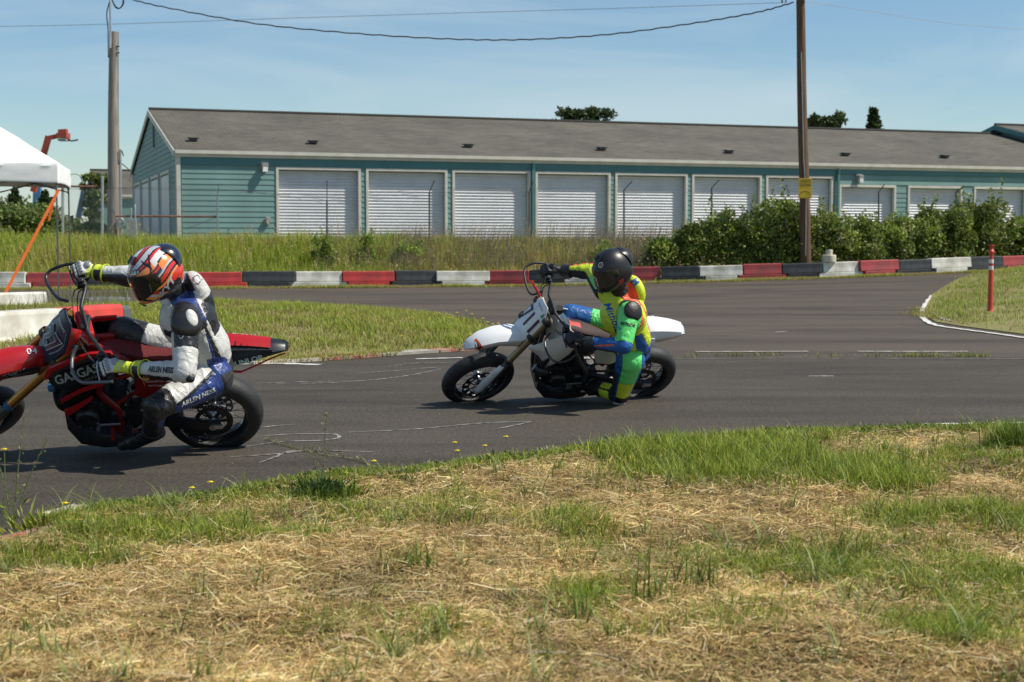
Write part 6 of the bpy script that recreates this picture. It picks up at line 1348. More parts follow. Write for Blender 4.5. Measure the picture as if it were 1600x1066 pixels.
def body(parent, J, RAD, colfn, mats, org, vox=.0055, folds=(), extra=None):
    mb = MB(); bones = []
    def cap(a, b, r0, r1, flat=None): capsule(mb, J[a], J[b], r0, r1, flat)
    k = RAD
    pel, wst, chs, nck = J['pelvis'], J['waist'], J['chest'], J['neck']; sax = norm(J['shn']-J['shf']); hax = norm(J['hpn']-J['hpf'])
    spine = norm(nck-pel); fw = np.cross(sax, spine)
    mb.ell(J['pelvis'], (hax*k['hipw'], norm(np.cross(hax, spine))*k['hipd'], spine*.14), 20, 14)
    capsule(mb, pel+spine*.02, wst, k['waist']*.98, k['waist'], (sax, 1.22)); capsule(mb, wst, chs, k['waist'], k['chest'], (sax, 1.18))
    mb.ell(chs, (sax*k['chw'], fw*k['chd'], spine*.17), 20, 14)
    for s in ('n', 'f'):
        sh, el, wr, hp, kn, an = (J[x+s] for x in ('sh', 'el', 'wr', 'hp', 'kn', 'an'))
        capsule(mb, chs+spine*.06, sh, k['chest']*.62, .083); ar = k.get('arm', 1.0) if s == 'n' else 1.0; capsule(mb, sh, el, .090*ar, .070*ar); capsule(mb, el, wr, .068*ar, .042); mid = (el*.65+wr*.35); capsule(mb, el, mid, .068*ar, .064*ar)
        th = k.get('thigh', 1.0); capsule(mb, J['pelvis']*.5+hp*.5, hp, .118*th, .116*th); capsule(mb, hp, hp*.55+kn*.45, .116*th, .100*th); capsule(mb, hp*.55+kn*.45, kn, .100*th, .074 if s == 'n' else .088)
        calf = kn*.68+an*.32; capsule(mb, kn, calf, .068, .066); capsule(mb, calf, an, .066, .045)
    capsule(mb, chs+spine*.08, nck, .10, .068); capsule(mb, nck, J['head']*.55+nck*.45, .066, .062)
    if extra: extra(mb)
    v, f, ed, deg = remesh(mb, vox, 8)
    nr = vnormals(v, f)
    for a, b, w, amp, fr_, sd in folds: v = wrinkle(v, nr, J[a], J[b], w, amp, fr_, sd)
    nr = vnormals(v, f)
    v = v+nr*(.0008*hashn(v, 24))[:, None]+nr*(.003*hashn(v, 9))[:, None]
    fc = v[f].mean(1); nf = norm(np.cross(v[f[:, 2]]-v[f[:, 0]], v[f[:, 3]]-v[f[:, 1]])); mi = colfn(fc, nf)
    # seams: recess vertices lying on a border between two panels
    seam = len(mats)-1; mx = np.full(len(v), -1)
    mn = np.full(len(v), 99)
    for c in range(4): np.maximum.at(mx, f[:, c], mi); np.minimum.at(mn, f[:, c], mi)
    bd_ = (mx != mn); v = v-nr*(.0015*bd_)[:, None]; fb = bd_[f].sum(1) >= 3; mi = np.where(fb & ~np.isin(mi, k['dark']), k['seam'], mi)
    o = facemats('body', v-org, f, mi, mats, parent); return o, v
def limbs(fc, J):
    """nearest limb segment for painting"""
    S = {'ual': ('shn', 'eln', .075), 'fal': ('eln', 'wrn', .055), 'uaf': ('shf', 'elf', .075), 'faf': ('elf', 'wrf', .055), 'thn': ('hpn', 'knn', .10), 'thf': ('hpf', 'knf', .10), 'snn': ('knn', 'ann', .07), 'snf': ('knf', 'anf', .07), 'tor': ('pelvis', 'neck', .165)}
    ks = list(S); D = []; T = []; Rr = []
    for k in ks:
        a, b, r = S[k]; d, t, rr = seg(fc, J[a], J[b]); D.append(d-r); T.append(t); Rr.append(rr)
    D = np.array(D); i = D.argmin(0); return ks, i, np.array(T), np.array(Rr), D

def glove(parent, org, grip_c, grip_ax, wrist, back, mats, side=1, knk=None):
    """hand closed round a bar: palm, four unequal curled fingers and a thumb. back = direction of the knuckles from the bar"""
    g = np.array(grip_c, float); e = norm(grip_ax); wrist = np.array(wrist, float); b = norm(np.array(back)-e*(np.array(back)@e)); w = norm((wrist-g)-e*((wrist-g)@e)); dn = norm(np.cross(e, b)); 
    if dn@norm(wrist-g) > 0: dn = -dn                                 # finger side, away from the wrist... round the front
    mb = MB(); kn = []
    for k, (o_, ln, r) in enumerate(((-.036, .95, .0135), (-.012, 1.05, .0142), (.012, 1.0, .0140), (.035, .84, .0125))):
        c = g+e*o_; p0 = c+b*.040-dn*.010; p1 = c+b*.036*ln+dn*.024; p2 = c-b*.004+dn*.040*ln; p3 = c-b*.034*ln+dn*.020
        kn.append(p0); capsule(mb, p0, p1, r*1.08, r, n=10); capsule(mb, p1, p2, r, r*.95, n=10); capsule(mb, p2, p3, r*.95, r*.85, n=10)
    pc = g+b*.034-dn*.03
    for o_ in (-.032, -.01, .012, .03): capsule(mb, g+e*o_+b*.038-dn*.008, wrist*.35+(g-dn*.045+b*.02)*.65+e*o_*.6, .019, .021, n=10)
    pm = g-dn*.045+b*.022; capsule(mb, pm-e*.02, pm+e*.02, .026, .026, n=12); capsule(mb, pm, wrist, .034, .036, n=14)
    t0 = g-e*.045*side-dn*.03+b*.0; capsule(mb, pm-e*.02*side, t0, .020, .016, n=10); capsule(mb, t0, g-e*.05*side-b*.028-dn*.008, .016, .0145, n=10); capsule(mb, g-e*.05*side-b*.028-dn*.008, g-e*.042*side-b*.03+dn*.018, .0145, .0125, n=10)
    v, f, ed, deg = remesh(mb, .0032, 2); fc = v[f].mean(1); d, t, r = seg(fc, pm, wrist); hb = (fc-pm)@b
    mi = np.zeros(len(f), int); kk = (fc-g)@dn
    if len(mats) > 1:
        mi[(hb > -.006) & (kk < .034)] = 1; mi[(t > .16) & (t < .34)] = 2; mi[(t > .40)] = 0; mi[(t > .40) & (t < .8) & (np.abs((fc-pm)@e) > .026)] = 2; mi[(kk > .010) & (kk < .018)] = 0; mi[hb < -.018] = 0
    o = facemats('glove', v-org, f, mi, mats, parent)
    if knk is not None:
        for p in kn: m2 = MB(); m2.ell(p+b*.014-org, (e*.0115, dn*.014, b*.008), 12, 8); m2.build('knuckle_guard', knk, o)
        m2 = MB(); m2.ell(pm+b*.03-dn*.01-org, (e*.026, dn*.022, b*.010), 14, 8); m2.build('knuckle_guard', knk, o)
    # gauntlet cuff
    return o, pm
def cuff(parent, org, a, b, r0, r1, mats, fn=None):
    a = np.array(a, float); b = np.array(b, float); x, y, d = basis(b-a); L = np.linalg.norm(b-a); mb = MB(); nu, nv = 28, 10
    vs = []; fs = []; mi = []
    for i in range(nv):
        t = i/(nv-1); r = r0+(r1-r0)*t+.003*math.sin(t*8)
        for k in range(nu): an = 2*math.pi*k/nu; vs.append(a+d*L*t+(x*math.cos(an)+y*math.sin(an))*r-org)
    for i in range(nv-1):
        for k in range(nu):
            fs.append((i*nu+k, i*nu+(k+1) % nu, (i+1)*nu+(k+1) % nu, (i+1)*nu+k)); mi.append(fn(i/(nv-1), 2*math.pi*k/nu) if fn else 0)
    mb.add(vs, fs, True); mb.mi = mi; o = mb.build('glove_cuff', mats, parent); s = o.modifiers.new('solid', 'SOLIDIFY'); s.thickness = .004; return o
def boot(parent, org, kn, an, toe, mats, up=None, r=.055):
    kn, an, toe = (np.array(q, float) for q in (kn, an, toe)); mb = MB(); d = norm(toe-an); s = norm(kn-an); heel = an-d*.055-s*.045; ball = an+(toe-an)*.62-s*.055; tip = toe-s*.055
    top = an+s*.20; capsule(mb, an, top, r, r*1.22); capsule(mb, an, an-s*.03, r*.98, r*.9); capsule(mb, heel, ball, .038, .044, (np.cross(d, s), 1.15)); capsule(mb, an-s*.01+d*.02, ball, .050, .038); capsule(mb, ball, tip-d*.03, .044, .034, (s, .8))
    v, f, ed, deg = remesh(mb, .005, 4); nr = vnormals(v, f); v = wrinkle(v, nr, an, top, (.1, .35, .12), .005, 150, 1.0)
    fc = v[f].mean(1); hs = (fc-an)@s; mi = np.zeros(len(f), int); mi[hs < -.082] = 1; lat = (fc-an)@norm(np.cross(d, s)); q = (fc-ball)@d
    if len(mats) > 2: mi[(np.abs(q+.0) < .022) & (hs > -.085)] = 2; mi[(hs > -.088) & (hs < -.072) & (q > -.02)] = 2
    o = facemats('boot', v-org, f, mi, mats, parent)
    m2 = MB(); a0 = an+s*.09; m2.lathe([(r*1.13, -.012), (r*1.2, -.01), (r*1.2, .01), (r*1.13, .012)], a0-org, s, 24, closed=True); m2.build('boot_strap', L_k, o)
    return o
def helmet(parent, org, c, fwd, up, size, paint, mats, visor_m, spoiler=None, vis=None):
    """full-face helmet: shell with chin bar, recessed visor, vents. size = (length, width, height) radii"""
    c = np.array(c, float)-org; f_ = norm(fwd); u_ = norm(np.array(up)-f_*(np.array(up)@f_)); l_ = np.cross(u_, f_); A, B_, Hh = size
    def surf(d):                                     # d = unit directions in (f,l,u)
        x, y, z = d[:, 0], d[:, 1], d[:, 2]; r = 1/np.sqrt((x/A)**2+(y/B_)**2+(z/Hh)**2)
        chin = np.exp(-(((x-.80)/.35)**2+((z+.62)/.33)**2)); r = r*(1+.19*chin); r = r*(1-.09*np.exp(-((z+1)/.35)**2)); back = np.exp(-(((x+.85)/.4)**2+((z+.1)/.5)**2)); r = r*(1+.03*back)
        brow = np.exp(-(((x-.86)/.3)**2+((z-.42)/.16)**2)); r = r*(1+.018*brow)
        return r
    nu, nv = 220, 150; a = np.linspace(0, 2*np.pi, nu, endpoint=False); t = np.linspace(0, np.pi*.89, nv); Tt, Aa = np.meshgrid(t, a, indexing='ij'); d = np.stack([np.sin(Tt)*np.cos(Aa), np.sin(Tt)*np.sin(Aa), np.cos(Tt)], -1).reshape(-1, 3)
    r = surf(d); az = np.arctan2(d[:, 1], d[:, 0]); el = np.arcsin(np.clip(d[:, 2], -1, 1))
    def invis(az, el, m=0):                          # visor opening
        top = .42-.10*(az/1.25)**2+m; bot = -.42+.26*(np.abs(az)/1.25)**2.2-m; return (np.abs(az) < 1.28+m) & (el < top) & (el > bot)
    fld = np.minimum(np.minimum(.42-.10*(az/1.25)**2-el, el-(-.42+.26*(np.abs(az)/1.25)**2.2)), (1.28-np.abs(az)))
    r = r-.010*SS(fld, -.012, .02); pts = d*r[:, None]; Wm = np.stack([f_, l_, u_]); v = pts@Wm+c
    i = np.arange(nv*nu).reshape(nv, nu); q = np.stack([i[:-1], i[1:], np.roll(i[1:], -1, 1), np.roll(i[:-1], -1, 1)], -1).reshape(-1, 4)
    dc = norm(d[q].mean(1)); azc = np.arctan2(dc[:, 1], dc[:, 0]); elc = np.arcsin(dc[:, 2]); mi = paint(dc, azc, elc); mi[invis(azc, elc, -.01)] = 0
    o = facemats('helmet', v, q, mi, mats, parent); s = o.modifiers.new('solid', 'SOLIDIFY'); s.thickness = .006
    # visor shield, slightly proud
    na, nb = 60, 30; vs = []
    for j in range(nb):
        for k in range(na):
            az_ = -1.34+2.68*k/(na-1); top = .46-.10*(az_/1.25)**2; bot = -.46+.26*(abs(az_)/1.25)**2.2; el_ = bot+(top-bot)*j/(nb-1); vs.append((math.cos(el_)*math.cos(az_), math.cos(el_)*math.sin(az_), math.sin(el_)))
    vs = np.array(vs); rr = surf(vs)+.0035; vp = (vs*rr[:, None])@Wm+c; i = np.arange(na*nb).reshape(nb, na); q2 = np.stack([i[:-1, :-1], i[:-1, 1:], i[1:, 1:], i[1:, :-1]], -1).reshape(-1, 4)
    vo = link('visor', npmesh('visor', vp, [q2], smooth=True, mats=[visor_m]), o); s = vo.modifiers.new('solid', 'SOLIDIFY'); s.thickness = .003
    def at(az_, el_, off=.006):
        q_ = np.array([[math.cos(el_)*math.cos(az_), math.cos(el_)*math.sin(az_), math.sin(el_)]]); return (q_*(surf(q_)+off)[:, None])@Wm+c
    for sd_ in (1, -1):
        p = at(sd_*1.25, .05)[0]; nrm_ = norm(p-c); m2 = MB(); m2.lathe([(0, .006), (.014, .006), (.019, .003), (.02, -.003)], p, nrm_, 20); m2.build('visor_pivot', blackg, o)
    m2 = MB()
    for az_, el_ in ((-.28, 1.0), (.28, 1.0)):
        p = at(az_, el_)[0]; nn = norm(p-c); x = norm(np.cross(nn, l_)); m2.box(p, (.05, .022, .010), rot=np.column_stack([norm(np.cross(l_, nn)), l_, nn]))
    m2.build('air_vent', blackp, o, .004); m2 = MB(); p = at(0, -.66)[0]; nn = norm(p-c); m2.box(p, (.018, .07, .010), rot=np.column_stack([norm(np.cross(l_, nn)), l_, nn])); m2.build('chin_vent', blackp, o, .004)
    if spoiler is not None:
        m2 = MB()
        def sf(a_, b_):
            az_ = math.pi+(a_-.5)*1.5; el_ = .95-b_*.95; q_ = at(az_ % (2*math.pi), el_, .004+.026*math.sin(math.pi*min(1, b_*1.02))**.8*(1-(2*abs(a_-.5))**3*.7))[0]; return q_
        m2.grid(sf, 24, 14); m2.build('spoiler', spoiler, o)
    # neck roll / padding
    m2 = MB(); m2.ell(c-u_*Hh*.62, (f_*A*.72, l_*B_*.78, u_*Hh*.28), 24, 12); m2.build('padding', L_kk, o)
    # head inside
    m2 = MB(); m2.ell(c-u_*.01, (f_*A*.7, l_*B_*.68, u_*Hh*.8), 20, 14); m2.ell(c+f_*A*.70-u_*.012, (f_*.02, l_*.014, u_*.022), 10, 8); m2.build('face', mat('skin', (.42, .24, .17), .5), o)
    return o, at, (f_, l_, u_), c, v
def wl(fr, u, w, v): return fr.w(u, w, v)

# ===== rider of the red motorcycle =====
org1 = V3(-1.75, 8.6, 0.0)
p1 = empty('person', org1, 0, 'rider in white black and blue leathers with an orange striped helmet on the red motorcycle', 'person')
gn, gf = wl(B1, .52, .37, 1.0), wl(B1, .75, -.37, 1.12)
print('grip1', gn, gf)
J = dict(pelvis=P(328, 572, 8.68), waist=P(322, 540, 8.55), chest=P(294, 500, 8.46), neck=P(279, 462, 8.42), head=P(246, 428, 8.25), shn=P(290, 497, 8.22), shf=P(262, 448, 8.62), eln=P(289, 581, 8.10), wrn=P(213, 577, 8.28),
    elf=P(216, 434, 8.72), wrf=P(150, 426, 8.80), hpn=P(334, 590, 8.52), hpf=P(306, 552, 8.82), knn=P(243, 636, 8.24), knf=P(192, 517, 8.80), ann=P(238, 676, 8.70), anf=wl(B1, .44, -.20, .40))
for a, b in (('shn', 'eln'), ('eln', 'wrn'), ('shf', 'elf'), ('elf', 'wrf'), ('hpn', 'knn'), ('hpf', 'knf'), ('knn', 'ann'), ('knf', 'anf'), ('pelvis', 'neck'), ('shn', 'shf')): print('r1', a, b, round(float(np.linalg.norm(J[a]-J[b])), 2))
spine = norm(J['neck']-J['pelvis']); sax = norm(J['shn']-J['shf']); bk = norm(np.cross(spine, sax)); bk = bk if bk[0] > 0 else -bk
def hump1(mb): q = J['chest']+spine*.10+bk*.115-sax*.02; mb.ell(q, (sax*.085, bk*.07, spine*.17), 18, 12); mb.ell(q+spine*.08+bk*.0, (sax*.08, bk*.06, spine*.09), 14, 10)
def paint1(fc, nf):
    ks, i, T, Rr, D = limbs(fc, J); mi = np.zeros(len(fc), int); K = {k: n for n, k in enumerate(ks)}
    W_, K_, B_, KK, Gy = 0, 1, 2, 3, 4
    on = lambda k: i == K[k]; t = lambda k: T[K[k]]
    # torso
    m = on('tor'); s = t('tor'); side = (fc-J['chest'])@sax; back = (fc-J['chest'])@bk
    mi[m] = W_; mi[m & (s < .10)] = KK; mi[m & (s < .20) & (back < -.02)] = KK
    q_ = .055+.035*(s-.5); mi[m & (s > .20) & (s < .80) & (back > q_-.022*(.85-s)/.6) & (back < q_) & (side > .03)] = B_; mi[m & (s > .20) & (s < .80) & (back > q_) & (back < q_+.03*(.85-s)/.6) & (side > .03)] = K_
    mi[m & (s > .78) & (back < .10) & (back > -.05)] = B_; mi[m & (s > .80) & (back > .085)] = W_; mi[m & (s > .55) & (s <= .93) & (back > .095)] = K_; mi[m & (s > .93) & (back > .09)] = W_
    mi[m & (s > .72) & (s < .80) & (side > .06) & (back < .08)] = K_; mi[m & (s > 1.07) & (back < .10)] = K_; mi[m & (back < -.09) & (side > -.06) & (side < -.02)] = K_
    # near upper arm: black cap, shield, white lower
    m = on('ual'); s = t('ual'); mi[m] = W_; mi[m & (s < .60)] = K_; mi[m & (s > .3) & (s < .62) & (Rr[K['ual']]@np.array([-1., 0, 0]) > .72)] = W_
    m = on('uaf'); mi[m] = W_; r = Rr[K['uaf']]; mi[m & (r[:, 2] < .15)] = K_
    m = on('fal'); s = t('fal'); r = Rr[K['fal']]; mi[m] = W_; mi[m & (r[:, 2] < -.55)] = K_; mi[m & (s < .1) & (r[:, 0] > .55)] = K_
    m = on('faf'); s = t('faf'); r = Rr[K['faf']]; mi[m] = W_; mi[m & (r[:, 2] < .10-.3*(s-.5))] = K_
    # thighs
    m = on('thn'); s = t('thn'); r = Rr[K['thn']]; up_ = r@norm(V3(.35, -.1, .9)); dn_ = r@norm(V3(.5, -.3, -.85))
    e = norm(J['knn']-J['hpn']); xx = norm(V3(0, -1, 0)-e*(-e[1])); zz = np.cross(e, xx); zz = zz if zz[2] > 0 else -zz; an = np.arctan2(r@zz, r@xx)   # 0 = facing the camera side, + up
    mi[m] = W_; bl_ = .45-1.35*s; mi[m & (an < bl_)] = B_; mi[m & (np.abs(an-bl_) < .09)] = K_; mi[m & (s > .80)] = K_; mi[m & (s < .04)] = KK; mi[m & (s < .10) & (an > -.1)] = B_
    mi[m & (np.abs(an) > 2.2)] = KK
    m = on('thf'); s = t('thf'); r = Rr[K['thf']]; mi[m] = W_; mi[m & (s > .70)] = K_; mi[m & (r[:, 2] < -.25)] = K_; mi[m & (s < .12)] = KK
    for k in ('snn', 'snf'):
        m = on(k); s = t(k); mi[m] = K_; mi[m & (s > .12) & (s < .5) & (Rr[K[k]]@norm(V3(.8, -.6, -.1)) > .5)] = B_ if k == 'snn' else K_
    return mi
folds = (('shn', 'eln', (.78, .22, .12), .011, 95, 1.), ('eln', 'wrn', (.28, .30, .10), .011, 100, 2.), ('eln', 'wrn', (.8, .3, .10), .005, 100, 0.), ('elf', 'wrf', (.4, .5, .1), .006, 90, 3.), ('hpn', 'knn', (.25, .3, .17), .010, 70, 4.), ('hpn', 'knn', (.8, .25, .17), .007, 80, 4.), ('hpf', 'knf', (.3, .5, .17), .007, 70, 5.),
    ('pelvis', 'neck', (.12, .14, .3), .011, 75, 6.), ('pelvis', 'neck', (.5, .3, .3), .004, 60, 6.), ('shn', 'eln', (.25, .3, .12), .004, 80, 1.))
RD = dict(hipw=.165, hipd=.135, waist=.138, chest=.148, chw=.19, chd=.165, arm=.93, thigh=.98, dark=[1, 3], seam=1)
bd1, bv1 = body(p1, J, RD, paint1, [L_w, L_k, L_b, L_kk, gry], org1, folds=folds, extra=hump1); bt1 = bvh_of(bd1)
J1 = J
# gloves
gm = [L_k, L_w, flu]
e_, f_, u_ = e1, f1, u1
ew = norm(gn-gf); bf = norm(B1.F*.75+B1.U*.5)
def hand_dir(g, wrist, e):                              # the knuckles sit over the bar, on the side away from the rider's wrist
    a = norm((g-wrist)-e*((g-wrist)@e)); return a
def put_hand(parent, org, g, wr, e, mats, side, knk, upv):
    a = hand_dir(g, wr, e); upn = norm(upv-e*(upv@e)); bdir = norm(upn*1.0+a*.15); return glove(parent, org, g, e, wr, bdir, mats, side, knk)
put_hand(p1, org1, gn+ew*(-.01), J['wrn'], ew, gm, 1, hardp, V3(-.2, -.35, 1)); put_hand(p1, org1, gf, J['wrf'], ew, gm, -1, hardp, V3(-.1, -.5, 1))
def cf1(t, a): return 1 if .15 < t < .85 and math.sin(a*2+.9) > -.15 else 0
for a, b in ((J['wrn'], J['eln']), (J['wrf'], J['elf'])):
    d = norm(b-a); cuff(p1, org1, a-d*.005, a+d*.070, .046, .057, [flu, L_k], cf1)
text_on('lettering', 'ARLEN NESS', .044, P(252, 578, 8.12)-org1, J['eln']-J['wrn'], V3(0, 0, 1), L_k, bd1, bt1, off=.0025, bold=.002, maxlen=.012, sx=.8, reach=.2)
text_on('lettering', 'ARLEN NESS', .042, P(310, 621, 8.34)-org1, J['hpn']-J['knn'], np.cross(norm(J['hpn']-J['knn']), V3(.05, -.95, -.3))*-1, L_w, bd1, bt1, off=.0025, bold=.0015, maxlen=.012, sx=.95, reach=.2)
# shoulder, elbow, knee armour
def pad(name, c, ax1, ax2, n_, s, m, org, parent, h=.5):
    mb = MB(); a1 = norm(ax1); n_ = norm(n_-a1*(n_@a1)); a2 = np.cross(n_, a1); mb.ell(c-org, (a1*s[0], a2*s[1], n_*s[2]), 28, 16); return mb.build(name, m, parent)
vcam = lambda p: norm(V3(0, 0, CZ)-p)
ua = norm(J['eln']-J['shn']); out1 = norm(sax+V3(0, -.5, .3))
pad('shoulder_guard', J['shn']+out1*.064+ua*.02, ua, None, out1, (.092, .088, .046), mat('guard_black', (.02, .02, .022), .25), org1, p1)
for k, (dx, sc) in enumerate(((.014, 1.0),)):
    x_ = norm(np.cross(out1, ua)); x_ = x_ if x_[0] > 0 else -x_
    pad('shoulder_panel', J['shn']+out1*.103-ua*.012+x_*dx*1.9, ua+x_*(.35 if k == 0 else -.3), None, out1+x_*(.35 if k == 0 else -.45), ((.052, .032, .013) if k == 0 else (.030, .014, .009)), L_w if k == 0 else gry, org1, p1)
pad('elbow_guard', J['eln']+norm(J['eln']-(J['wrn']+J['shn'])/2)*.038, norm(J['wrn']-J['eln'])+ua*-1, None, norm(J['eln']-(J['wrn']+J['shn'])/2), (.05, .03, .03), L_k, org1, p1)
kd = norm(norm(J['knn']-J['hpn'])+norm(J['knn']-J['ann'])*.6+V3(0, -.8, 0)); ko = pad('knee_slider', J['knn']+kd*.045, J['ann']-J['knn'], None, kd, (.085, .066, .042), L_k, org1, p1)
pad('slider_puck', J['knn']+kd*.078+V3(.02, 0, -.01), J['ann']-J['knn'], None, kd, (.035, .028, .014), mat('puck_grey', (.13, .13, .125), .5), org1, ko)
pad('knee_slider', J['knf']+norm(J['knf']-J['hpf'])*.05, V3(0, 0, 1), None, norm(J['knf']-J['hpf'])+V3(0, 0, .5), (.06, .055, .035), L_k, org1, p1)
q = J['elf']*.35+J['wrf']*.65+V3(0, 0, .06)
boot(p1, org1, J['knn'], J['ann'], P(186, 694, 8.80), [L_k, blackp, gry]); boot(p1, org1, J['knf'], J['anf'], wl(B1, .62, -.21, .31), [L_k, blackp, gry])
# emblem on the sleeve and hump
def ringlogo(o_, xd, yd, s, m, par, tgt):
    xd = norm(xd); n = norm(np.cross(xd, yd)); yd = np.cross(n, xd); mb = MB(); K = [(0, 1), (.8, .55), (.7, -.3), (0, -1), (-.7, -.3), (-.8, .55)]
    K2 = [(a+(c-a)*t, b+(d-b)*t) for (a, b), (c, d) in zip(K, K[1:]+K[:1]) for t in (0, .5)]
    vs = []
    for a, b in K2:
        for r in (1, .82):
            p = o_+xd*a*s*r+yd*b*s*r; h = tgt.ray_cast(Vector(p+n*.15), Vector(-n), .4); p = np.array(h[0]) if h[0] is not None else p; vs.append(p+n*.003)
    n_ = len(K2); mb.add(vs, [(2*i, 2*i+1, (2*i+3) % (2*n_), (2*i+2) % (2*n_)) for i in range(n_)]); mb.build('emblem', m, par)
ringlogo(P(289, 521, 8.2)-org1, V3(1, 0, 0), V3(0, 0, 1), .026, gry, bd1, bt1); text_on('emblem', 'A', .032, P(289, 521, 8.2)-org1, V3(1, 0, 0), V3(0, 0, 1), gry, bd1, bt1, off=.003)
ringlogo(P(306, 437, 8.3)-org1, V3(1, 0, .2), V3(0, 0, 1), .03, L_k, bd1, bt1)
# helmet
hred = mat('helmet_red', (.62, .035, .02), .2, coat=.5, var=.04); hor = mat('helmet_orange', (.90, .26, .06), .2, coat=.5, var=.03); hk = mat('helmet_black', (.012, .014, .02), .2, coat=.5); hsil = mat('helmet_silver', (.55, .57, .60), .25, coat=.5, metal=.2); hnv = mat('helmet_navy', (.02, .05, .11), .25, coat=.5); hwh = mat('helmet_white', (.75, .75, .75), .2, coat=.5)
def hp1(d, az, el):
    x, y, z = d.T; mi = np.ones(len(d), int)*1
    # stripes swept along the side: coordinate across the stripes, with a dip at the middle
    s = np.arctan2(z, np.abs(y)+.08)/1.57*1.02+.10*np.sin(2.6*x+.5)+.06*x; sgn = np.where(y > 0, 1, -1)
    bands = [(-2, -.34, 2), (-.34, -.30, 0), (-.30, -.10, 1), (-.10, -.04, 2), (-.04, .02, 0), (.02, .13, 1), (.13, .17, 0), (.17, .22, 3), (.22, .27, 4), (.27, .31, 0), (.31, .37, 1), (.37, .41, 0), (.41, .58, 2), (.58, .62, 0), (.62, .68, 1), (.68, .72, 0), (.72, .86, 3), (.86, .90, 0), (.90, .97, 1), (.97, 1.0, 0), (1.0, 1.10, 5), (1.10, 3, 1)]
    for a, b, m in bands: mi[(s >= a) & (s < b)] = m
    mi[(x < .15) & (s > .43) & (s < .62) & (x > -.6)] = 5; mi[(x < -.05) & (s > .22) & (s < .43)] = 2; mi[(x < -.05) & (np.abs(s-.43) < .025)] = 0
    st = (np.abs(x-.33) < .10-.5*np.abs(s-.6)*.4) & (s > .34) & (s < .95); mi[st & (np.abs((x-.33)*1.6-(s-.6)*.8) < .09)] = 0; mi[(np.abs((x-.30)*1.2+(s-.5)*1.2) < .05) & (s > .3) & (s < .75)] = 0
    low = el < -.35; t2 = x*.6-z*.9; mi[low & (t2 < .62)] = 0; mi[low & (t2 > .72) & (t2 < .80)] = 3; mi[low & (t2 >= .80)] = 2; mi[(el < -.3) & (x > .1) & (np.abs(t2-.90) < .03)] = 0
    mi[(z < -.78)] = 0; mi[(x < -.60) & (z < .0)] = 1
    return mi
visd = mat('visor_dark', (.006, .006, .008), .06, coat=.6, var=.0); hc = P(243.5, 428, 8.22)
hf = norm(V3(-.76, -.46, -.50)); hu = norm(V3(-.30, -.36, .90))
ho, at1, (a_, b_, c_), hcc, hv = helmet(p1, org1, hc, hf, hu, (.153, .133, .160), hp1, [hk, hred, hor, hsil, hnv, hwh], visd, spoiler=mat('helmet_spoiler', (.010, .016, .032), .25, coat=.4))
hb = bvh_of(ho)
def htext(name, body, sz, az, el, at, ctr, fr, m, rot=0, par=None, tgt=None, **k):
    p = at(az, el, .0)[0]; n = norm(p-ctr); x = norm(np.cross(fr[2], n)); y = np.cross(n, x); xx = x*math.cos(rot)+y*math.sin(rot); yy = -x*math.sin(rot)+y*math.cos(rot); return text_on(name, body, sz, p, xx, yy, m, par, tgt, off=.0035, reach=.05, maxlen=.01, **k)
p = at1(.35, .60, 0)[0]; n = norm(p-hcc); x = norm(np.cross(c_, n)); y = np.cross(n, x); mb = MB(); K = 28; vs = []
for k in range(K):
    for rr in (1.0, .86, 0.0): a = 2*math.pi*k/K; q = p+(x*.042*math.cos(a)+y*.019*math.sin(a))*rr; h = hb.ray_cast(Vector(q+n*.05), Vector(-n), .1); q = np.array(h[0]) if h[0] is not None else q; vs.append(q+n*.0022)
mb.add(vs, [(3*k, 3*k+1, (3*k+4) % (3*K), (3*k+3) % (3*K)) for k in range(K)]); mb.m = 1; mb.add(vs, [(3*k+1, 3*k+2, (3*k+5) % (3*K), (3*k+4) % (3*K)) for k in range(K)]); mb.build('badge', [hk, hsil], ho)
htext('lettering', 'KYT', .030, .35, .60, at1, hcc, (a_, b_, c_), hk, par=ho, tgt=hb, bold=.0012, sx=1.2)
htext('lettering', 'KYT', .055, 1.45, -.48, at1, hcc, (a_, b_, c_), hsil, rot=.5, par=ho, tgt=hb, bold=.002, sx=1.2, shear=.3)
mb = MB(); mb.tube([P(225, 588, 8.14)-org1, P(221, 592, 8.13)-org1, P(224, 596, 8.13)-org1, P(226, 603, 8.13)-org1], .002, 5); mb.tube([P(228, 586, 8.14)-org1, P(231, 591, 8.13)-org1, P(226, 592, 8.13)-org1], .002, 5); mb.build('zip_cord', redpl, p1)

# ===== rider of the white motorcycle =====
org2 = V3(.9, 11.4, 0.0)
p2 = empty('person', org2, 0, 'rider in lime, green and blue leathers and black helmet, one knee on the asphalt', 'person')
gn, gf = wl(B2, .885, .36, 1.145), wl(B2, .915, -.37, 1.125)
J = dict(pelvis=P(988, 545, 11.52), waist=P(986, 522, 11.36), chest=P(974, 491, 11.20), neck=P(970, 458, 11.12), head=P(957, 424, 11.0), shn=P(983, 487, 10.98), shf=P(945, 453, 11.22), eln=P(975, 541, 10.88), wrn=P(918, 536, 11.02),
    elf=P(926, 425, 11.46), wrf=P(881, 423, 11.56), hpn=P(985, 563, 11.36), hpf=P(970, 512, 11.68), knn=P(969, 617, 11.66), knf=P(891, 492, 11.66), ann=P(912, 600, 11.95), anf=wl(B2, .42, -.20, .42))
for a, b in (('shn', 'eln'), ('eln', 'wrn'), ('shf', 'elf'), ('elf', 'wrf'), ('hpn', 'knn'), ('hpf', 'knf'), ('knn', 'ann'), ('knf', 'anf'), ('pelvis', 'neck'), ('shn', 'shf')): print('r2', a, b, round(float(np.linalg.norm(J[a]-J[b])), 2))
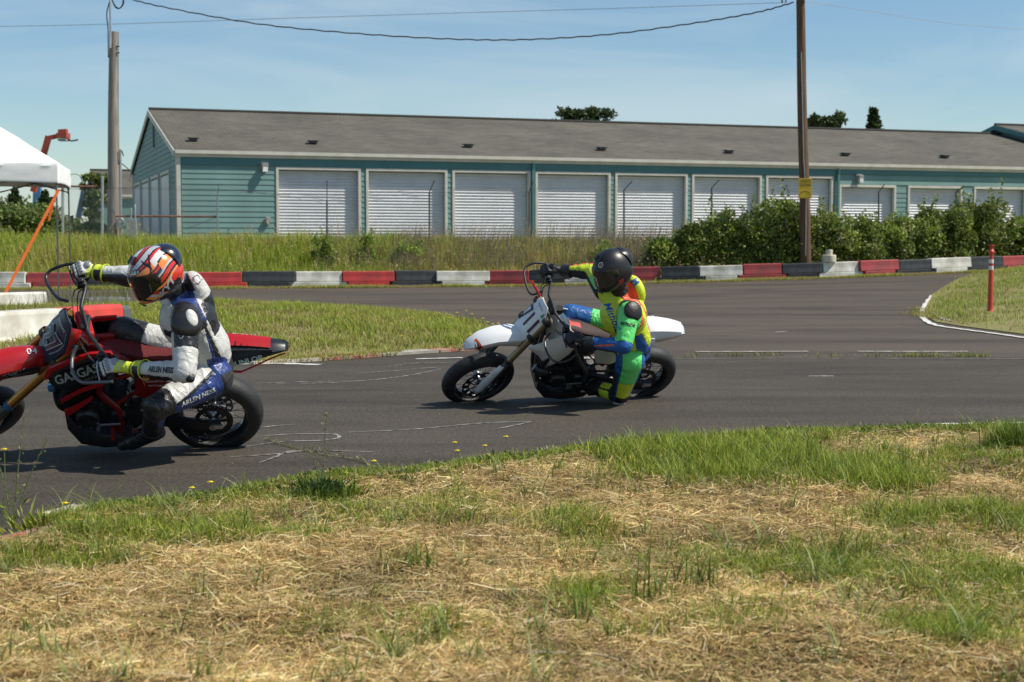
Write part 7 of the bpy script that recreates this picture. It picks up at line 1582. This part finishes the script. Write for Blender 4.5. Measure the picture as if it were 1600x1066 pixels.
spine2 = norm(J['neck']-J['pelvis']); sax2 = norm(J['shn']-J['shf']); bk2 = norm(np.cross(spine2, sax2)); bk2 = bk2 if bk2[0] > 0 else -bk2
def hump2(mb): q = J['chest']+spine2*.12+bk2*.15-sax2*.04; mb.ell(q, (sax2*.10, bk2*.075, spine2*.15), 18, 12)
def paint2(fc, nf):
    ks, i, T, Rr, D = limbs(fc, J); mi = np.zeros(len(fc), int); K = {k: n for n, k in enumerate(ks)}; Y_, G_, B_, O_, K_, KK = 0, 1, 2, 3, 4, 5
    on = lambda k: i == K[k]; t = lambda k: T[K[k]]
    m = on('tor'); s = t('tor'); side = (fc-J['chest'])@sax2; back = (fc-J['chest'])@bk2
    mi[m] = Y_; q = back-.35*(.5-s)
    mi[m & (back > .135) & (s > .30)] = B_; mi[m & (back > -.03) & (back < .02+.16*(.6-s)) & (s < .55)] = B_; mi[m & (back > .02+.16*(.6-s)) & (back <= .135) & (s < .8)] = Y_; mi[m & (np.abs(back-.138) < .007) & (s > .3) & (s < .8)] = O_; mi[m & (s < .2) & (back > .06)] = B_
    mi[m & (s > .70) & (back > .0) & (back < .13)] = O_; mi[m & (s > .70) & (s < .88) & (back > .07) & (back < .13)] = Y_; mi[m & (s > 1.04) & (back < .08)] = KK; mi[m & (back > .125) & (s > .75)] = Y_; mi[m & (back > .11) & (back <= .125) & (s > .7)] = O_
    mi[m & (s < .06)] = B_; mi[m & (np.abs(s-.10) < .03)] = KK; mi[m & (s > .55) & (s < .75) & (side > .1) & (back < -.02)] = K_
    mi[m & (back < -.02) & (side < -.16) & (s < .6)] = KK
    m = on('ual'); s = t('ual'); mi[m] = G_; mi[m & (s > .93)] = B_
    m = on('fal'); s = t('fal'); r = Rr[K['fal']]; mi[m] = B_; mi[m & (np.abs(r[:, 2]-.15+.9*np.abs(s-.2)) < .15) & (s < .75)] = O_; mi[m & (r[:, 2] < -.7)] = KK
    for k in ('uaf', 'faf'):
        m = on(k); s = t(k); r = Rr[K[k]]; mi[m] = Y_; mi[m & (r[:, 2] > .88)] = O_; mi[m & (r[:, 2] < .12)] = KK
    mi[on('uaf') & (t('uaf') < .55) & (Rr[K['uaf']][:, 2] > .1)] = G_
    m = on('thn'); s = t('thn'); r = Rr[K['thn']]; mi[m] = G_; mi[m & (s > .44)] = Y_; mi[m & (s > .90)] = K_; mi[m & (r[:, 0] < -.62)] = B_; mi[m & (r[:, 0] < -.75) & (s > .25)] = KK; mi[m & (r[:, 0] > .75)] = B_; mi[m & (s > .88) & (r[:, 0] > .5)] = KK
    m = on('thf'); s = t('thf'); r = Rr[K['thf']]; mi[m] = G_; mi[m & (s > .62)] = B_; mi[m & (r[:, 2] < -.30) & (s <= .62)] = Y_; mi[m & (r[:, 2] < -.72)] = KK; mi[m & (s < .08)] = Y_
    m = on('snn'); s = t('snn'); r = Rr[K['snn']]; mi[m] = Y_; mi[m & (s < .15)] = K_; mi[m & (np.abs(r[:, 2]-.35) < .09)] = KK; mi[m & (s > .62)] = K_
    mi[on('snf')] = B_
    return mi
folds = (('shn', 'eln', (.85, .22, .12), .009, 95, 1.), ('eln', 'wrn', (.2, .3, .10), .008, 100, 2.), ('elf', 'wrf', (.4, .5, .1), .006, 90, 3.), ('hpn', 'knn', (.15, .25, .17), .009, 70, 4.), ('hpn', 'knn', (.85, .2, .17), .005, 120, 4.), ('hpf', 'knf', (.3, .5, .17), .006, 70, 5.), ('pelvis', 'neck', (.15, .2, .3), .009, 75, 6.), ('pelvis', 'neck', (.6, .3, .3), .005, 60, 6.))
RD2 = dict(hipw=.165, hipd=.14, waist=.145, chest=.155, chw=.205, chd=.175, arm=.92, thigh=.98, dark=[4, 5], seam=5)
bd2, bv2 = body(p2, J, RD2, paint2, [L_y, L_g, L_bl, L_o, L_k, L_kk], org2, folds=folds, extra=hump2); bt2 = bvh_of(bd2)
ew = norm(gn-gf)
put_hand(p2, org2, gn, J['wrn'], ew, [L_k], 1, blackg, V3(-.2, -.35, 1)); put_hand(p2, org2, gf, J['wrf'], ew, [L_k], -1, blackg, V3(-.1, -.5, 1))
for a, b in ((J['wrn'], J['eln']), (J['wrf'], J['elf'])): d = norm(b-a); cuff(p2, org2, a-d*.02, a+d*.065, .045, .056, [L_k])
ua = norm(J['eln']-J['shn']); out2 = norm(sax2+V3(0, -.5, .35))
pad('shoulder_guard', J['shn']+out2*.062+ua*-.012, ua, None, out2, (.078, .078, .036), mat('guard_carbon', (.020, .014, .016), .45, bump=.6, bscale=40), org2, p2)
kd = norm(norm(J['knn']-J['hpn'])*1.0+V3(0, -.25, -.3)); ko = pad('knee_slider', J['knn']+kd*.022, J['ann']-J['knn'], None, kd, (.075, .065, .05), L_k, org2, p2)
kq = J['knn']+kd*.06; kq[2] = .014; mb = MB(); mb.lathe([(0, .0), (.045, .0), (.05, .012), (.04, .026), (0, .03)], kq-org2-V3(0, 0, .012), (0, 0, 1), 20); mb.build('slider_puck', L_w, ko)
boot(p2, org2, J['knn'], J['ann'], wl(B2, .66, .17, .30), [L_k, blackp]); boot(p2, org2, J['knf'], J['anf'], wl(B2, .60, -.21, .32), [L_k, blackp])
text_on('lettering', 'MITHOS', .030, P(979, 506, 11.0)-org2, V3(1, 0, -.2), V3(.1, 0, 1), L_k, bd2, bt2, off=.0025, bold=.0015, maxlen=.012)
text_on('lettering', 'KTHAR', .034, P(976, 505, 11.0)-org2, V3(1, 0, -.22), V3(.1, 0, 1), decal_w, bd2, bt2, off=.0035, bold=.001, maxlen=.012) if False else None
text_on('lettering', 'Mithos', .075, P(957, 494, 11.0)-org2, V3(.4, 0, -.95), V3(.95, 0, .3), L_bl, bd2, bt2, off=.0025, bold=.001, maxlen=.012, shear=.2)
text_on('emblem', 'M', .06, P(994, 441, 11.0)-org2, V3(.6, 0, -.8), V3(.8, 0, .5), L_bl, bd2, bt2, off=.003, bold=.004, maxlen=.012)
hmat = mat('helmet_matte_black', (.014, .014, .016), .38, var=.1); hm2 = mat('helmet_chin_red', (.42, .05, .02), .4); hm3 = mat('helmet_rear_blue', (.02, .05, .10), .4)
def hp2(d, az, el):
    x, y, z = d.T; mi = np.zeros(len(d), int); mi[(z < -.30) & (z > -.55) & (np.abs(x-.15) < .16) & (y > 0)] = 1; mi[(x < -.72) & (z > -.1) & (z < .5)] = 2; return mi
visc = mat('visor_smoke', (.030, .022, .018), .08, coat=.6, var=.3)
hc = P(957, 422, 11.0); hf = norm(V3(-.83, -.40, -.42)); hu = norm(V3(-.28, -.36, .90))
ho2, at2, fr2, hcc, _ = helmet(p2, org2, hc, hf, hu, (.157, .132, .166), hp2, [hmat, hm2, hm3], visc, spoiler=hmat)
hb = bvh_of(ho2)
# round red-white-green badge on the forehead
p = at2(.42, .72, 0)[0]; n = norm(p-hcc); x = norm(np.cross(fr2[2], n)); y = np.cross(n, x)
def bcirc(name, r, m, ang=(0, 2*math.pi), off=.003, fill=True):
    vs = [p+n*off]; K = 24
    for k in range(K+1): a = ang[0]+(ang[1]-ang[0])*k/K; vs.append(p+(x*math.cos(a)+y*math.sin(a))*r+n*off)
    mb = MB(); mb.add(vs, [(0, k, k+1) for k in range(1, K+1)]); mb.build(name, m, ho2)
bcirc('badge', .022, decal_w, off=.0035); bcirc('badge', .017, mat('badge_red', (.5, .03, .03), .4), (-math.pi/2, math.pi/2), .0045); bcirc('badge', .017, mat('badge_green', (.02, .25, .08), .4), (math.pi/2, 1.5*math.pi), .0045)
